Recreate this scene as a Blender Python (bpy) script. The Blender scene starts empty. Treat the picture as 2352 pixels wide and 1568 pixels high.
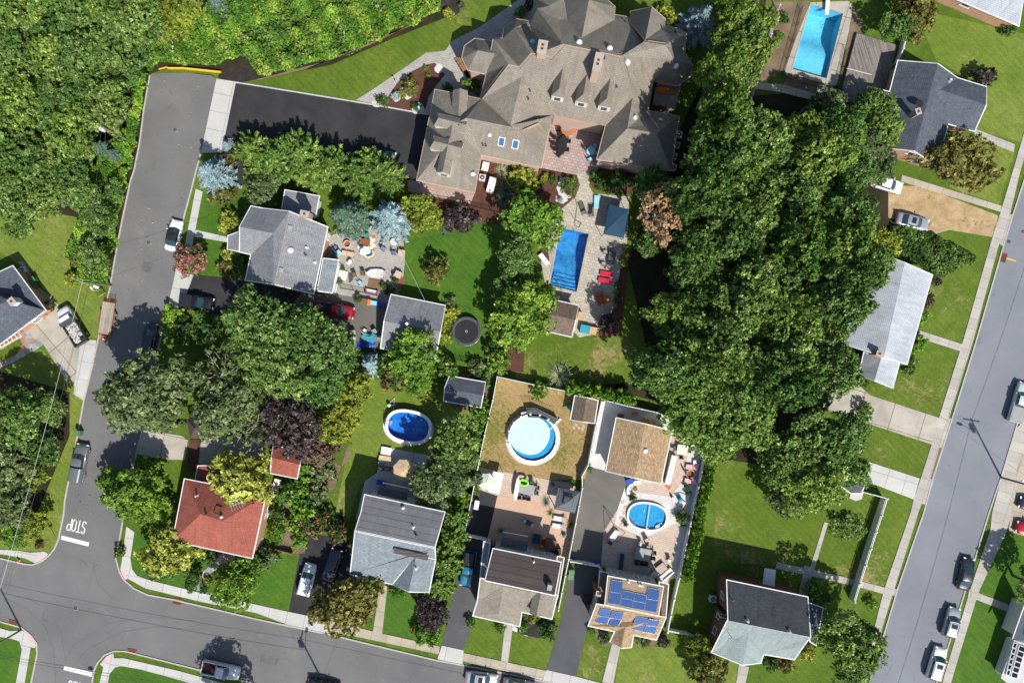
import bpy, math, random
import numpy as np
from mathutils import Vector, Matrix, geometry
from mathutils.bvhtree import BVHTree
R=math.radians
H=112.0; S=16.0
CAM=Vector((0,0,H))
SC=bpy.context.scene; COL=SC.collection
def W(x,y,z=0.0):
    k=(H-z)/H/S
    return Vector(((x-1176)*k,(784-y)*k,z))
def ang(dx,dy): return math.atan2(-dy,dx)
def A(p,q): return math.atan2(-(q[1]-p[1]),q[0]-p[0])
# ---------------------------------------------------------------- objects
def tag(o,label=None,cat=None,group=None,kind=None):
    if label: o['label']=label
    if cat: o['category']=cat
    if group: o['group']=group
    if kind: o['kind']=kind
    return o
def thing(name,label,cat,loc=(0,0,0),rz=0,group=None):
    o=bpy.data.objects.new(name,None); COL.objects.link(o)
    o.empty_display_size=.2
    o.location=loc; o.rotation_euler=(0,0,rz)
    return tag(o,label,cat,group)
def mesh_obj(name,me,parent=None):
    o=bpy.data.objects.new(name,me); COL.objects.link(o)
    if parent: o.parent=parent
    return o
def clone(o,parent=None,loc=None,rz=None,scale=None,label=None,group=None):
    c=o.copy(); COL.objects.link(c)
    if parent: c.parent=parent
    if loc is not None: c.location=loc
    if rz is not None: c.rotation_euler=(0,0,rz)
    if scale is not None: c.scale=scale
    if label: c['label']=label
    if group: c['group']=group
    for ch in list(KIDS.get(o.name,[])):
        k=clone(ch,c)
    return c
KIDS={}
class MB:
    def __init__(s): s.v=[];s.f=[];s.m=[];s.sm=[];s.fn={}
    def face(s,pts,m=0,smooth=False,nrm=None):
        if nrm is not None: s.fn[len(s.f)]=nrm
        i=len(s.v); s.v+=[tuple(p) for p in pts]; s.f.append(tuple(range(i,i+len(pts)))); s.m.append(m); s.sm.append(smooth)
    def grid(s,rows,m=0,closed=True,smooth=True):
        i=len(s.v); n=len(rows[0])
        for r in rows: s.v+=[tuple(p) for p in r]
        for a in range(len(rows)-1):
            for b in range(n if closed else n-1):
                c=(b+1)%n
                s.f.append((i+a*n+b,i+a*n+c,i+(a+1)*n+c,i+(a+1)*n+b)); s.m.append(m); s.sm.append(smooth)
    def prism(s,pts,z0,z1,m=0,ms=None,bottom=False):
        """pts: list of 2D/3D world points, ccw or cw; top at z1 bottom at z0"""
        ms=m if ms is None else ms
        p=[(a[0],a[1]) for a in pts]
        ar=sum(p[i][0]*p[(i+1)%len(p)][1]-p[(i+1)%len(p)][0]*p[i][1] for i in range(len(p)))
        if ar<0: p=p[::-1]
        s.face([(a,b,z1) for a,b in p],m)
        n=len(p)
        for i in range(n):
            a,b=p[i],p[(i+1)%n]
            s.face([(a[0],a[1],z0),(b[0],b[1],z0),(b[0],b[1],z1),(a[0],a[1],z1)],ms)
        if bottom: s.face([(a,b,z0) for a,b in p[::-1]],ms)
    def box(s,cx,cy,cz,sx,sy,sz,m=0,rz=0,tilt=None):
        """centre, size"""
        c,d=math.cos(rz),math.sin(rz); P=[]
        for z in (-.5,.5):
            for x,y in ((-.5,-.5),(.5,-.5),(.5,.5),(-.5,.5)):
                v=Vector((x*sx,y*sy,z*sz))
                if tilt: v=Matrix.Rotation(tilt[0],3,tilt[1])@v
                P.append((cx+v.x*c-v.y*d,cy+v.x*d+v.y*c,cz+v.z))
        for f in ((3,2,1,0),(4,5,6,7),(0,1,5,4),(1,2,6,5),(2,3,7,6),(3,0,4,7)):
            s.face([P[i] for i in f],m)
    def tube(s,p0,p1,r0,r1=None,n=8,m=0,caps=True):
        r1=r0 if r1 is None else r1
        p0,p1=Vector(p0),Vector(p1); d=(p1-p0).normalized()
        a=d.cross(Vector((0,0,1)))
        if a.length<1e-3: a=Vector((1,0,0))
        a.normalize(); b=d.cross(a)
        rows=[[tuple(p+a*r*math.cos(2*math.pi*k/n)+b*r*math.sin(2*math.pi*k/n)) for k in range(n)] for p,r in ((p0,r0),(p1,r1))]
        s.grid(rows,m)
        if caps:
            s.face(rows[0],m); s.face(rows[1][::-1],m)
    def path(s,pts,r,n=5,m=0):
        for i in range(len(pts)-1): s.tube(pts[i],pts[i+1],r,r,n,m,True)
    def lathe(s,prof,cx=0,cy=0,n=16,m=0,cap=True,sx=1,sy=1,smooth=True):
        rows=[[(cx+r*sx*math.cos(2*math.pi*k/n),cy+r*sy*math.sin(2*math.pi*k/n),z) for k in range(n)] for r,z in prof]
        s.grid(rows,m,smooth=smooth)
        if cap: s.face(rows[-1],m); s.face(rows[0][::-1],m)
    def sphere(s,c,r,m=0,n=10,sz=1):
        s.lathe([(max(r*math.sin(math.pi*i/6),.001),c[2]-r*sz*math.cos(math.pi*i/6)) for i in range(7)],c[0],c[1],n,m,False)
    def build(s,name,mats,parent=None,uva=0.0,local=False,bevel=0):
        me=bpy.data.meshes.new(name)
        off=Vector((0,0,0))
        v=s.v
        if parent is not None and not local:
            inv=parent.matrix_basis.inverted()
            # ancestors: our parents are either top-level or at identity
            pp=parent.parent
            while pp is not None:
                inv=inv@pp.matrix_basis.inverted(); pp=pp.parent
            v=[tuple(inv@Vector(p)) for p in v]
        me.from_pydata(v,[],s.f)
        if not isinstance(mats,(list,tuple)): mats=[mats]
        for m in mats: me.materials.append(m)
        me.polygons.foreach_set('material_index',s.m)
        me.polygons.foreach_set('use_smooth',s.sm)
        uv=me.uv_layers.new(name='UVMap')
        t0=Vector((math.cos(uva),math.sin(uva),0))
        W0=s.v; L=[]
        for p in me.polygons:
            ids=s.f[p.index]
            a=Vector(W0[ids[0]]); nrm=Vector((0,0,0))
            for i in range(len(ids)):
                q=Vector(W0[ids[i]]); r=Vector(W0[ids[(i+1)%len(ids)]])
                nrm+=q.cross(r)
            if p.index in s.fn: nrm=Vector(s.fn[p.index])
            if nrm.length<1e-9: nrm=Vector((0,0,1))
            nrm.normalize()
            if abs(nrm.z)>.995: t=t0
            else: t=Vector((-nrm.y,nrm.x,0)).normalized()
            b=nrm.cross(t)
            for i in ids:
                q=Vector(W0[i]); L+=[t.dot(q),b.dot(q)]
        uv.data.foreach_set('uv',L)
        me.update()
        o=mesh_obj(name,me,parent)
        if parent is not None: KIDS.setdefault(parent.name,[]).append(o)
        return o
# ---------------------------------------------------------------- materials
MATS={}
def newmat(name):
    m=bpy.data.materials.new(name); m.use_nodes=True
    nt=m.node_tree; b=nt.nodes['Principled BSDF']; MATS[name]=m
    return m,nt,b
def nd(nt,t,**k):
    n=nt.nodes.new(t)
    for a,v in k.items():
        if a[0]=='_': setattr(n,a[1:],v)
        else:
            key=a.replace('__',' ')
            n.inputs[key].default_value=v
    return n
def c4(c): return (c[0],c[1],c[2],1)
def mixc(nt,f,a,b,bt='MIX'):
    n=nt.nodes.new('ShaderNodeMix'); n.data_type='RGBA'; n.blend_type=bt
    for s,v in ((0,f),(6,a),(7,b)):
        if hasattr(v,'links'): nt.links.new(v,n.inputs[s])
        else: n.inputs[s].default_value=c4(v) if isinstance(v,(tuple,list)) else v
    return n.outputs[2]
def ramp(nt,inp,stops):
    n=nt.nodes.new('ShaderNodeValToRGB'); e=n.color_ramp.elements
    while len(e)<len(stops): e.new(.5)
    for i,(p,c) in enumerate(stops):
        e[i].position=p; e[i].color=c4(c) if isinstance(c,(tuple,list)) else (c,c,c,1)
    nt.links.new(inp,n.inputs[0]); return n.outputs[0]
def noise(nt,scale,detail=3,rough=.5,vec=None,dist=0):
    n=nd(nt,'ShaderNodeTexNoise',Scale=scale,Detail=detail,Roughness=rough,Distortion=dist)
    if vec is None:
        g=nt.nodes.new('ShaderNodeNewGeometry'); vec=g.outputs['Position']
    nt.links.new(vec,n.inputs['Vector']); return n.outputs['Fac']
def bump(nt,b,h,strength,dist=.05):
    n=nd(nt,'ShaderNodeBump',Strength=strength,Distance=dist)
    nt.links.new(h,n.inputs['Height']); nt.links.new(n.outputs[0],b.inputs['Normal'])
def plain(name,c,rough=.6,metal=0,spec=.3,emit=None,alpha=None,coat=0):
    if name in MATS: return MATS[name]
    m,nt,b=newmat(name)
    f=noise(nt,1.7,4,.6)
    col=mixc(nt,ramp(nt,f,[(.3,0.0),(.7,1.0)]),tuple(x*.86 for x in c),tuple(min(1,x*1.1) for x in c))
    nt.links.new(col,b.inputs['Base Color'])
    b.inputs['Roughness'].default_value=rough; b.inputs['Metallic'].default_value=metal
    b.inputs['Specular IOR Level'].default_value=spec; b.inputs['Coat Weight'].default_value=coat
    b.inputs['Coat Roughness'].default_value=.08
    return m
def mottled(name,c1,c2,sc=.6,fine=6,rough=.9,bmp=.15,c3=None,thr=.62,spot=.4):
    """ground-like: two tones by large noise, grain by fine noise, third colour in patches"""
    m,nt,b=newmat(name)
    col=mixc(nt,ramp(nt,noise(nt,sc,5,.6,dist=.4),[(.34,0.0),(.66,1.0)]),c1,c2)
    if c3: col=mixc(nt,ramp(nt,noise(nt,spot,6,.68,dist=.6),[(thr,0.0),(thr+.1,1.0)]),col,c3)
    f=noise(nt,fine,4,.7)
    col=mixc(nt,.55,col,ramp(nt,f,[(.25,.45),(.75,1.0)]),'MULTIPLY')
    nt.links.new(col,b.inputs['Base Color'])
    b.inputs['Roughness'].default_value=rough; b.inputs['Specular IOR Level'].default_value=.15
    if bmp: bump(nt,b,f,bmp,.1)
    return m
def grass(name,c1,c2,dry,thr=.6,amt=1,spot=.35):
    m,nt,b=newmat(name)
    big=noise(nt,.09,4,.6,dist=.5); mid=noise(nt,.7,5,.65,dist=.7); fine=noise(nt,5,5,.75); vf=noise(nt,17,3,.7)
    col=mixc(nt,ramp(nt,big,[(.35,0.0),(.65,1.0)]),c1,c2)
    col=mixc(nt,ramp(nt,mid,[(.38,0.0),(.68,.55)]),col,tuple(x*.62 for x in c1))
    dd=mixc(nt,.42,noise(nt,spot*1.8,9,.82,dist=2.2),noise(nt,.11,3,.5))
    col=mixc(nt,ramp(nt,dd,[(thr-.03,0.0),(thr+.03,amt)]),col,dry)
    col=mixc(nt,.75,col,ramp(nt,fine,[(.28,.42),(.72,1.25)]),'MULTIPLY')
    col=mixc(nt,.35,col,ramp(nt,vf,[(.3,.5),(.7,1.3)]),'MULTIPLY')
    wv=nd(nt,'ShaderNodeTexWave',Scale=.55,Distortion=1.6,Detail=2); wg=nt.nodes.new('ShaderNodeNewGeometry'); nt.links.new(wg.outputs['Position'],wv.inputs['Vector']); wv.bands_direction='DIAGONAL'
    col=mixc(nt,.28,col,ramp(nt,wv.outputs['Fac'],[(.2,.78),(.8,1.1)]),'MULTIPLY')
    nt.links.new(col,b.inputs['Base Color'])
    b.inputs['Roughness'].default_value=.85; b.inputs['Specular IOR Level'].default_value=.12
    bump(nt,b,fine,.5,.12)
    return m
def bricky(name,c1,c2,mortar,w,h,ms=.02,off=.5,rough=.85,bmp=.2,big=.25,c3=None,stain=None,spec=.2,bias=0,streak=0):
    m,nt,b=newmat(name)
    u=nt.nodes.new('ShaderNodeUVMap')
    t=nd(nt,'ShaderNodeTexBrick',Scale=1,Bias=bias)
    t.inputs['Brick Width'].default_value=w; t.inputs['Row Height'].default_value=h; t.inputs['Mortar Size'].default_value=ms
    t.inputs['Mortar Smooth'].default_value=.1
    t.offset=off; t.inputs['Color1'].default_value=c4(c1); t.inputs['Color2'].default_value=c4(c2); t.inputs['Mortar'].default_value=c4(mortar)
    nt.links.new(u.outputs[0],t.inputs['Vector'])
    col=t.outputs['Color']
    bn=noise(nt,.35,5,.65,dist=.5)
    col=mixc(nt,big,col,ramp(nt,bn,[(.3,.45),(.72,1.15)]),'MULTIPLY')
    fn=noise(nt,9,3,.7)
    col=mixc(nt,.4,col,ramp(nt,fn,[(.25,.5),(.75,1.2)]),'MULTIPLY')
    if streak:
        mp=nd(nt,'ShaderNodeMapping'); mp.inputs['Scale'].default_value=(2.2,.22,1); nt.links.new(u.outputs[0],mp.inputs[0])
        col=mixc(nt,streak,col,ramp(nt,noise(nt,1.0,5,.7,vec=mp.outputs[0]),[(.3,.45),(.5,.95),(.72,1.25)]),'MULTIPLY')
    if stain: col=mixc(nt,ramp(nt,noise(nt,.5,6,.7,dist=1),[(.58,0.0),(.72,.6)]),col,stain)
    nt.links.new(col,b.inputs['Base Color'])
    b.inputs['Roughness'].default_value=rough; b.inputs['Specular IOR Level'].default_value=spec
    bump(nt,b,t.outputs['Fac'],-bmp,.03)
    return m
def leafmat(name,ca,cb,cc=None,pc=.0,trans=.22):
    m,nt,b=newmat(name)
    at=nt.nodes.new('ShaderNodeAttribute'); at.attribute_name='tone'
    oi=nt.nodes.new('ShaderNodeObjectInfo')
    stops=[(0,ca),(1-pc if cc else 1,cb)]
    if cc: stops=[(0,ca),(max(.02,1-pc-.02),cb),(1-pc,cc),(1,cc)]
    col=ramp(nt,at.outputs['Fac'],stops)
    pn=ramp(nt,noise(nt,.42,3,.6),[(.3,.62),(.7,1.28)]); col=mixc(nt,.85,col,pn,'MULTIPLY')
    hs=nd(nt,'ShaderNodeHueSaturation',Saturation=.93); nt.links.new(col,hs.inputs['Color'])
    def rng(o,lo,hi,i):
        q=nd(nt,'ShaderNodeMapRange'); nt.links.new(o,q.inputs['Value']); q.inputs['To Min'].default_value=lo; q.inputs['To Max'].default_value=hi
        nt.links.new(q.outputs[0],hs.inputs[i])
    rng(oi.outputs['Random'],.482,.514,'Hue'); rng(oi.outputs['Random'],1.18,.82,'Value')
    nt.links.new(hs.outputs[0],b.inputs['Base Color'])
    b.inputs['Roughness'].default_value=.62; b.inputs['Specular IOR Level'].default_value=.18
    tr=nt.nodes.new('ShaderNodeBsdfTranslucent'); nt.links.new(hs.outputs[0],tr.inputs[0])
    mx=nt.nodes.new('ShaderNodeMixShader'); mx.inputs[0].default_value=trans
    nt.links.new(b.outputs[0],mx.inputs[1]); nt.links.new(tr.outputs[0],mx.inputs[2])
    nt.links.new(mx.outputs[0],nt.nodes['Material Output'].inputs[0])
    return m
def glassy(name,c,rough=.06):
    m,nt,b=newmat(name)
    b.inputs['Base Color'].default_value=c4(c); b.inputs['Roughness'].default_value=rough; b.inputs['Specular IOR Level'].default_value=.8
    return m
def water(name,tint,wave=1.6,amt=.35):
    m,nt,b=newmat(name)
    nt.nodes.remove(b)
    tr=nd(nt,'ShaderNodeBsdfTransparent',Color=c4(tint)); gl=nd(nt,'ShaderNodeBsdfGlossy',Roughness=.08)
    gl.inputs['Color'].default_value=(1,1,1,1)
    fr=nd(nt,'ShaderNodeFresnel',IOR=1.33); mx=nt.nodes.new('ShaderNodeMixShader')
    bp=nd(nt,'ShaderNodeBump',Strength=amt,Distance=.15)
    nt.links.new(noise(nt,wave,3,.6,dist=1.5),bp.inputs['Height'])
    for n in (gl,fr): nt.links.new(bp.outputs[0],n.inputs['Normal'])
    nt.links.new(fr.outputs[0],mx.inputs[0]); nt.links.new(tr.outputs[0],mx.inputs[1]); nt.links.new(gl.outputs[0],mx.inputs[2])
    nt.links.new(mx.outputs[0],nt.nodes['Material Output'].inputs[0])
    return m
# ---- palette
P={}
P['grass']=grass('grass_common',(.078,.140,.014),(.115,.178,.022),(.28,.22,.10),.62)
P['lush']=grass('grass_lush',(.052,.135,.014),(.085,.168,.02),(.14,.17,.03),.72,.6)
P['bright']=grass('grass_bright',(.135,.20,.026),(.19,.235,.045),(.30,.26,.11),.58,.7)
P['dryish']=grass('grass_dryish',(.084,.146,.014),(.13,.182,.024),(.30,.23,.11),.575,.85)
P['dry']=grass('grass_dry',(.15,.16,.03),(.21,.18,.055),(.34,.235,.11),.46,.95,.5)
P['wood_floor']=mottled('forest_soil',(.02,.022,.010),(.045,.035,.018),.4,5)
def asphaltmat(*q):
    m=mottled(*q); nt=m.node_tree; b=nt.nodes['Principled BSDF']; src=b.inputs['Base Color'].links[0].from_socket
    g=nt.nodes.new('ShaderNodeNewGeometry'); v=nd(nt,'ShaderNodeTexVoronoi',Scale=.16); v.feature='DISTANCE_TO_EDGE'
    n=nd(nt,'ShaderNodeTexNoise',Scale=.8,Detail=6,Roughness=.7); nt.links.new(g.outputs['Position'],n.inputs['Vector'])
    w_=mixc(nt,.06,g.outputs['Position'],n.outputs['Color'],'LINEAR_LIGHT'); nt.links.new(w_,v.inputs['Vector'])
    cr=ramp(nt,v.outputs['Distance'],[(0,1.0),(.006,0.0)]); mk=ramp(nt,noise(nt,.07,3,.5),[(.55,0.0),(.6,.4)])
    f=mixc(nt,1.0,cr,mk,'MULTIPLY'); col=mixc(nt,f,src,(.055,.055,.055))
    st=ramp(nt,noise(nt,.55,5,.7,dist=1.5),[(.62,0.0),(.72,.5)]); col=mixc(nt,st,col,(.07,.068,.065))
    st=ramp(nt,noise(nt,1.9,5,.8,dist=.8),[(.70,0.0),(.76,.6)]); col=mixc(nt,st,col,(.30,.285,.26))
    col=mixc(nt,.5,col,ramp(nt,noise(nt,.045,3,.5,dist=1),[(.3,.72),(.7,1.12)]),'MULTIPLY')
    nt.links.new(col,b.inputs['Base Color']); return m
P['asphalt']=asphaltmat('road_asphalt',(.145,.144,.145),(.172,.17,.168),.18,22,.9,.1,(.19,.187,.18),.62,.3)
P['asphalt_e']=asphaltmat('road_asphalt_pale',(.185,.195,.222),(.215,.225,.252),.16,22,.9,.1,(.235,.24,.255),.64,.25)
P['blacktop']=mottled('driveway_blacktop',(.028,.028,.032),(.045,.044,.047),.25,18,.8,.1,(.075,.07,.066),.62,.35)
P['blacktop2']=mottled('driveway_old_blacktop',(.12,.112,.10),(.155,.145,.13),.25,18,.85,.1,(.19,.175,.15),.62,.35)
P['blacktop3']=mottled('driveway_grey_blacktop',(.075,.077,.084),(.10,.10,.108),.25,18,.85,.1,(.13,.125,.12),.62,.35)
P['walk']=bricky('sidewalk_concrete',(.36,.335,.30),(.42,.395,.355),(.24,.22,.19),1.5,3.0,.03,0,.9,.1,.3)
P['walk_w']=bricky('pale_concrete',(.42,.415,.395),(.47,.465,.445),(.26,.25,.24),2.6,2.6,.04,0,.9,.1,.22)
P['walk_tan']=bricky('tan_concrete',(.37,.325,.255),(.42,.37,.30),(.25,.22,.17),2.2,2.2,.04,0,.9,.1,.4)
P['drive_c']=bricky('driveway_concrete',(.36,.33,.28),(.42,.385,.33),(.15,.13,.1),4.6,3.9,.05,0,.9,.1,.5)
P['kerb']=mottled('kerb_concrete',(.38,.37,.33),(.46,.44,.40),1.2,9)
P['paver']=bricky('grey_pavers',(.33,.315,.285),(.40,.38,.345),(.22,.21,.19),.42,.30,.02,.5,.9,.3,.35)
P['paver_pool']=bricky('pool_deck_pavers',(.37,.33,.27),(.47,.43,.36),(.25,.23,.2),.6,.42,.03,.5,.9,.3,.35)
P['paver_pink']=bricky('pink_pavers',(.34,.255,.235),(.43,.335,.31),(.22,.17,.16),.55,.4,.03,.5,.9,.3,.3)
P['paver_tan']=bricky('tan_pavers',(.46,.36,.29),(.54,.43,.35),(.3,.24,.2),.45,.3,.02,.5,.9,.2,.2)
P['peach']=mottled('peach_painted_concrete',(.50,.335,.235),(.54,.37,.265),.3,8,.8,.05)
P['mulch']=mottled('brown_mulch',(.085,.038,.026),(.125,.06,.042),.8,12,.95,.6)
P['mulch_d']=mottled('dark_mulch',(.025,.023,.021),(.05,.043,.037),.8,12,.95,.6)
P['soil']=mottled('bare_soil',(.14,.10,.065),(.22,.165,.11),.5,9,.95,.4,(.07,.10,.025),.6,.6)
P['sand']=mottled('sandy_dirt',(.33,.225,.12),(.48,.35,.20),.6,6,.95,.5,(.13,.15,.04),.57,.5)
P['gravel']=mottled('white_gravel',(.55,.54,.52),(.68,.67,.65),.9,16,.95,.8)
P['rubber']=mottled('rubber_mat',(.12,.13,.13),(.16,.17,.17),.5,14)
# roofs
def shingle(name,c,var=.18,big=.3,stain=None):
    return bricky(name,tuple(x*(1-var) for x in c),tuple(x*(1+var) for x in c),tuple(x*.68 for x in c),.42,.24,.03,.5,.9,.35,big,stain=stain,streak=.42)
P['r_mansion']=bricky('taupe_shingles',(.235,.208,.172),(.28,.25,.208),(.17,.15,.125),.42,.24,.03,.5,.9,.2,.28,streak=.42)
P['r_grey']=shingle('grey_shingles',(.24,.245,.26),.12)
P['r_slate']=shingle('slate_shingles',(.095,.11,.135),.16)
P['r_dark']=shingle('charcoal_shingles',(.045,.05,.06),.2)
P['r_tan']=shingle('tan_shingles',(.36,.25,.15),.24,.2)
P['r_brown']=shingle('brown_shingles',(.17,.13,.10),.18)
P['r_red']=shingle('red_shingles',(.32,.10,.072),.12,.22)
P['r_pale']=shingle('pale_grey_shingles',(.41,.44,.48),.06)
P['r_teal']=shingle('grey_green_shingles',(.26,.31,.31),.06)
P['r_bluegrey']=shingle('blue_grey_shingles',(.21,.245,.27),.16)
P['r_flat']=bricky('membrane_roof',(.135,.135,.145),(.155,.155,.165),(.07,.07,.075),30,.95,.04,0,.8,.1,.4,streak=.3)
P['r_flatb']=bricky('brown_membrane_roof',(.062,.05,.048),(.078,.062,.058),(.02,.018,.018),30,.95,.03,0,.8,.1,.3)
P['r_metal']=bricky('ribbed_metal_roof',(.12,.13,.145),(.14,.15,.165),(.07,.075,.08),30,.4,.05,0,.5,.5,.15)
P['r_metalb']=bricky('brown_metal_roof',(.085,.065,.06),(.10,.08,.07),(.04,.03,.03),30,.4,.05,0,.5,.5,.15)
P['brick']=bricky('red_brick',(.42,.19,.11),(.50,.24,.14),(.45,.36,.28),.24,.085,.012,.5,.9,.2,.2)
P['brick_d']=bricky('dark_red_brick',(.17,.06,.042),(.22,.085,.06),(.14,.1,.08),.24,.085,.012,.5,.9,.2,.2)
P['brick_p']=bricky('pale_pink_brick',(.50,.33,.24),(.56,.38,.29),(.5,.42,.36),.24,.085,.012,.5,.9,.2,.2)
P['siding']=bricky('grey_siding',(.36,.36,.33),(.38,.38,.35),(.2,.2,.18),30,.14,.02,0,.7,.2,.1)
P['siding_w']=bricky('white_siding',(.68,.67,.64),(.72,.71,.68),(.45,.45,.43),30,.14,.02,0,.7,.2,.1)
P['siding_t']=bricky('tan_siding',(.42,.38,.29),(.45,.41,.32),(.25,.22,.18),30,.14,.02,0,.7,.2,.1)
P['wdeck']=bricky('weathered_deck_boards',(.17,.15,.135),(.30,.27,.25),(.05,.045,.04),3.6,.15,.015,.3,.9,.3,.5)
P['plank_l']=bricky('pale_plank_deck',(.27,.235,.19),(.40,.36,.30),(.12,.1,.08),4.6,.22,.015,.3,.9,.3,.5)
P['wbrown']=bricky('brown_wood_boards',(.30,.13,.06),(.36,.17,.085),(.1,.05,.03),2,.15,.02,.3,.7,.3,.2)
P['manhole']=plain('brown_iron',(.10,.075,.065),.7); P['tyre']=mottled('tyre_darkened_asphalt',(.105,.104,.106),(.15,.15,.15),.9,22); P['white']=plain('white_vinyl',(.66,.66,.65),.45); P['offwhite']=plain('off_white_paint',(.62,.60,.55),.6)
P['black']=plain('black_metal',(.018,.018,.02),.4); P['dark']=plain('dark_grey_plastic',(.06,.062,.068),.5)
P['grey']=plain('mid_grey_metal',(.25,.25,.25),.5); P['lgrey']=plain('light_grey_plastic',(.5,.5,.5),.5)
P['steel']=plain('galvanised_steel',(.45,.46,.47),.35,.7); P['rust']=plain('rusty_iron',(.22,.075,.03),.85)
P['wood']=plain('brown_timber',(.16,.095,.05),.8); P['wood_l']=plain('light_timber',(.48,.30,.15),.7); P['pole']=plain('weathered_pole_wood',(.20,.15,.11),.9)
P['green']=plain('bin_green_plastic',(.07,.17,.065),.5); P['dgreen']=plain('dark_green_plastic',(.015,.06,.04),.5); P['lime']=plain('lime_plastic',(.2,.62,.04),.4)
P['blue']=plain('blue_plastic',(.015,.05,.33),.4); P['blue_c']=plain('slate_blue_cushion',(.12,.16,.32),.8); P['teal']=plain('teal_plastic',(.02,.25,.32),.5)
P['lblue']=plain('light_blue_fabric',(.22,.5,.62),.7); P['navy']=plain('navy_canvas',(.012,.045,.085),.75)
P['red']=plain('red_plastic',(.5,.02,.02),.45); P['crimson']=plain('crimson_cushion',(.45,.012,.04),.75); P['pink']=plain('pink_fabric',(.6,.16,.22),.8)
P['orange']=plain('orange_plastic',(.65,.16,.03),.5); P['yellow']=plain('yellow_paint',(.72,.42,.02),.5)
P['beige']=plain('beige_canvas',(.48,.35,.21),.8); P['tan']=plain('tan_fabric',(.42,.34,.25),.8); P['cream']=plain('cream_fabric',(.62,.57,.48),.8)
P['terracotta']=plain('terracotta',(.40,.13,.05),.8); P['stone']=plain('block_stone',(.36,.30,.26),.9); P['rock']=mottled('rock_grey',(.22,.2,.18),(.34,.31,.28),2,9)
P['purple']=plain('mauve_fabric',(.25,.12,.18),.8); P['copper']=plain('orange_awning_canvas',(.55,.16,.02),.6)
P['glass']=glassy('dark_window_glass',(.012,.02,.026)); P['bglass']=glassy('blue_skylight_glass',(.03,.12,.22)); P['cglass']=glassy('windscreen_glass',(.018,.05,.055),.04)
P['marking']=mottled('white_road_paint',(.66,.66,.65),(.78,.78,.77),1.5,14); P['ymark']=mottled('yellow_road_paint',(.62,.36,.03),(.72,.45,.06),1.5,14)
P['pinkpad']=mottled('pink_warning_pad',(.62,.36,.38),(.68,.42,.44),1.5,14)
P['poolfloor_a']=mottled('pool_liner_pale_blue',(.15,.57,.76),(.22,.65,.84),.5,3,.6,0); P['poolfloor_b']=mottled('pool_liner_blue',(.03,.28,.68),(.10,.50,.90),1.5,3.5,.6,0)  # blue liner: strong mottle paints the water's ripple light into its colour
P['poolfloor_c']=mottled('pool_liner_deep_blue',(.008,.12,.50),(.03,.27,.72),.8,2,.6,0,(.1,.4,.8),.6,.9)
P['poolfloor_d']=mottled('pool_liner_mid_blue',(.02,.30,.60),(.04,.38,.68),.9,2.5,.6,0); P['w1']=water('pool_water',(.80,.95,1)); P['w2']=water('choppy_pool_water',(.72,.93,1),3.2,.9)
P['cover']=plain('pale_solar_cover',(.42,.58,.68),.35); P['poolblue']=plain('blue_pool_water_edge',(.02,.27,.62),.15)
P['lgreen']=plain('pale_green_canvas',(.45,.62,.38),.8); P['tanroof']=bricky('tan_membrane_roof',(.34,.235,.16),(.37,.26,.18),(.2,.14,.1),30,.95,.03,0,.85,.1,.35,streak=.3); P['capstone']=mottled('cap_stone',(.34,.31,.27),(.42,.39,.34),2,9); P['solar']=None
def solar():
    m,nt,b=newmat('solar_cells')
    u=nt.nodes.new('ShaderNodeUVMap'); t=nd(nt,'ShaderNodeTexBrick',Scale=1); t.offset=0
    for k,v in (('Brick Width',.16),('Row Height',.16),('Mortar Size',.012)): t.inputs[k].default_value=v
    t.inputs['Color1'].default_value=(.012,.05,.19,1); t.inputs['Color2'].default_value=(.02,.075,.26,1); t.inputs['Mortar'].default_value=(.1,.16,.27,1)
    nt.links.new(u.outputs[0],t.inputs['Vector']); nt.links.new(t.outputs['Color'],b.inputs['Base Color'])
    b.inputs['Roughness'].default_value=.25; b.inputs['Specular IOR Level'].default_value=.6
    return m
P['solar']=solar()
def flagmat():
    m,nt,b=newmat('flagstones')
    u=nt.nodes.new('ShaderNodeUVMap'); v=nd(nt,'ShaderNodeTexVoronoi',Scale=1.5); v.feature='F1'; v.distance='CHEBYCHEV'
    nt.links.new(u.outputs[0],v.inputs['Vector'])
    s=nt.nodes.new('ShaderNodeSeparateColor'); nt.links.new(v.outputs['Color'],s.inputs[0])
    col=ramp(nt,s.outputs[0],[(0,(.14,.18,.19)),(.45,(.27,.31,.31)),(.6,(.38,.12,.09)),(.8,(.24,.15,.14)),(1,(.36,.36,.34))])
    v2=nd(nt,'ShaderNodeTexVoronoi',Scale=1.5); v2.feature='DISTANCE_TO_EDGE'; nt.links.new(u.outputs[0],v2.inputs['Vector'])
    col=mixc(nt,ramp(nt,v2.outputs['Distance'],[(.0,1.0),(.07,0.0)]),col,(.2,.19,.16))
    nt.links.new(col,b.inputs['Base Color']); b.inputs['Roughness'].default_value=.85
    return m
P['flag']=flagmat()
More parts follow.
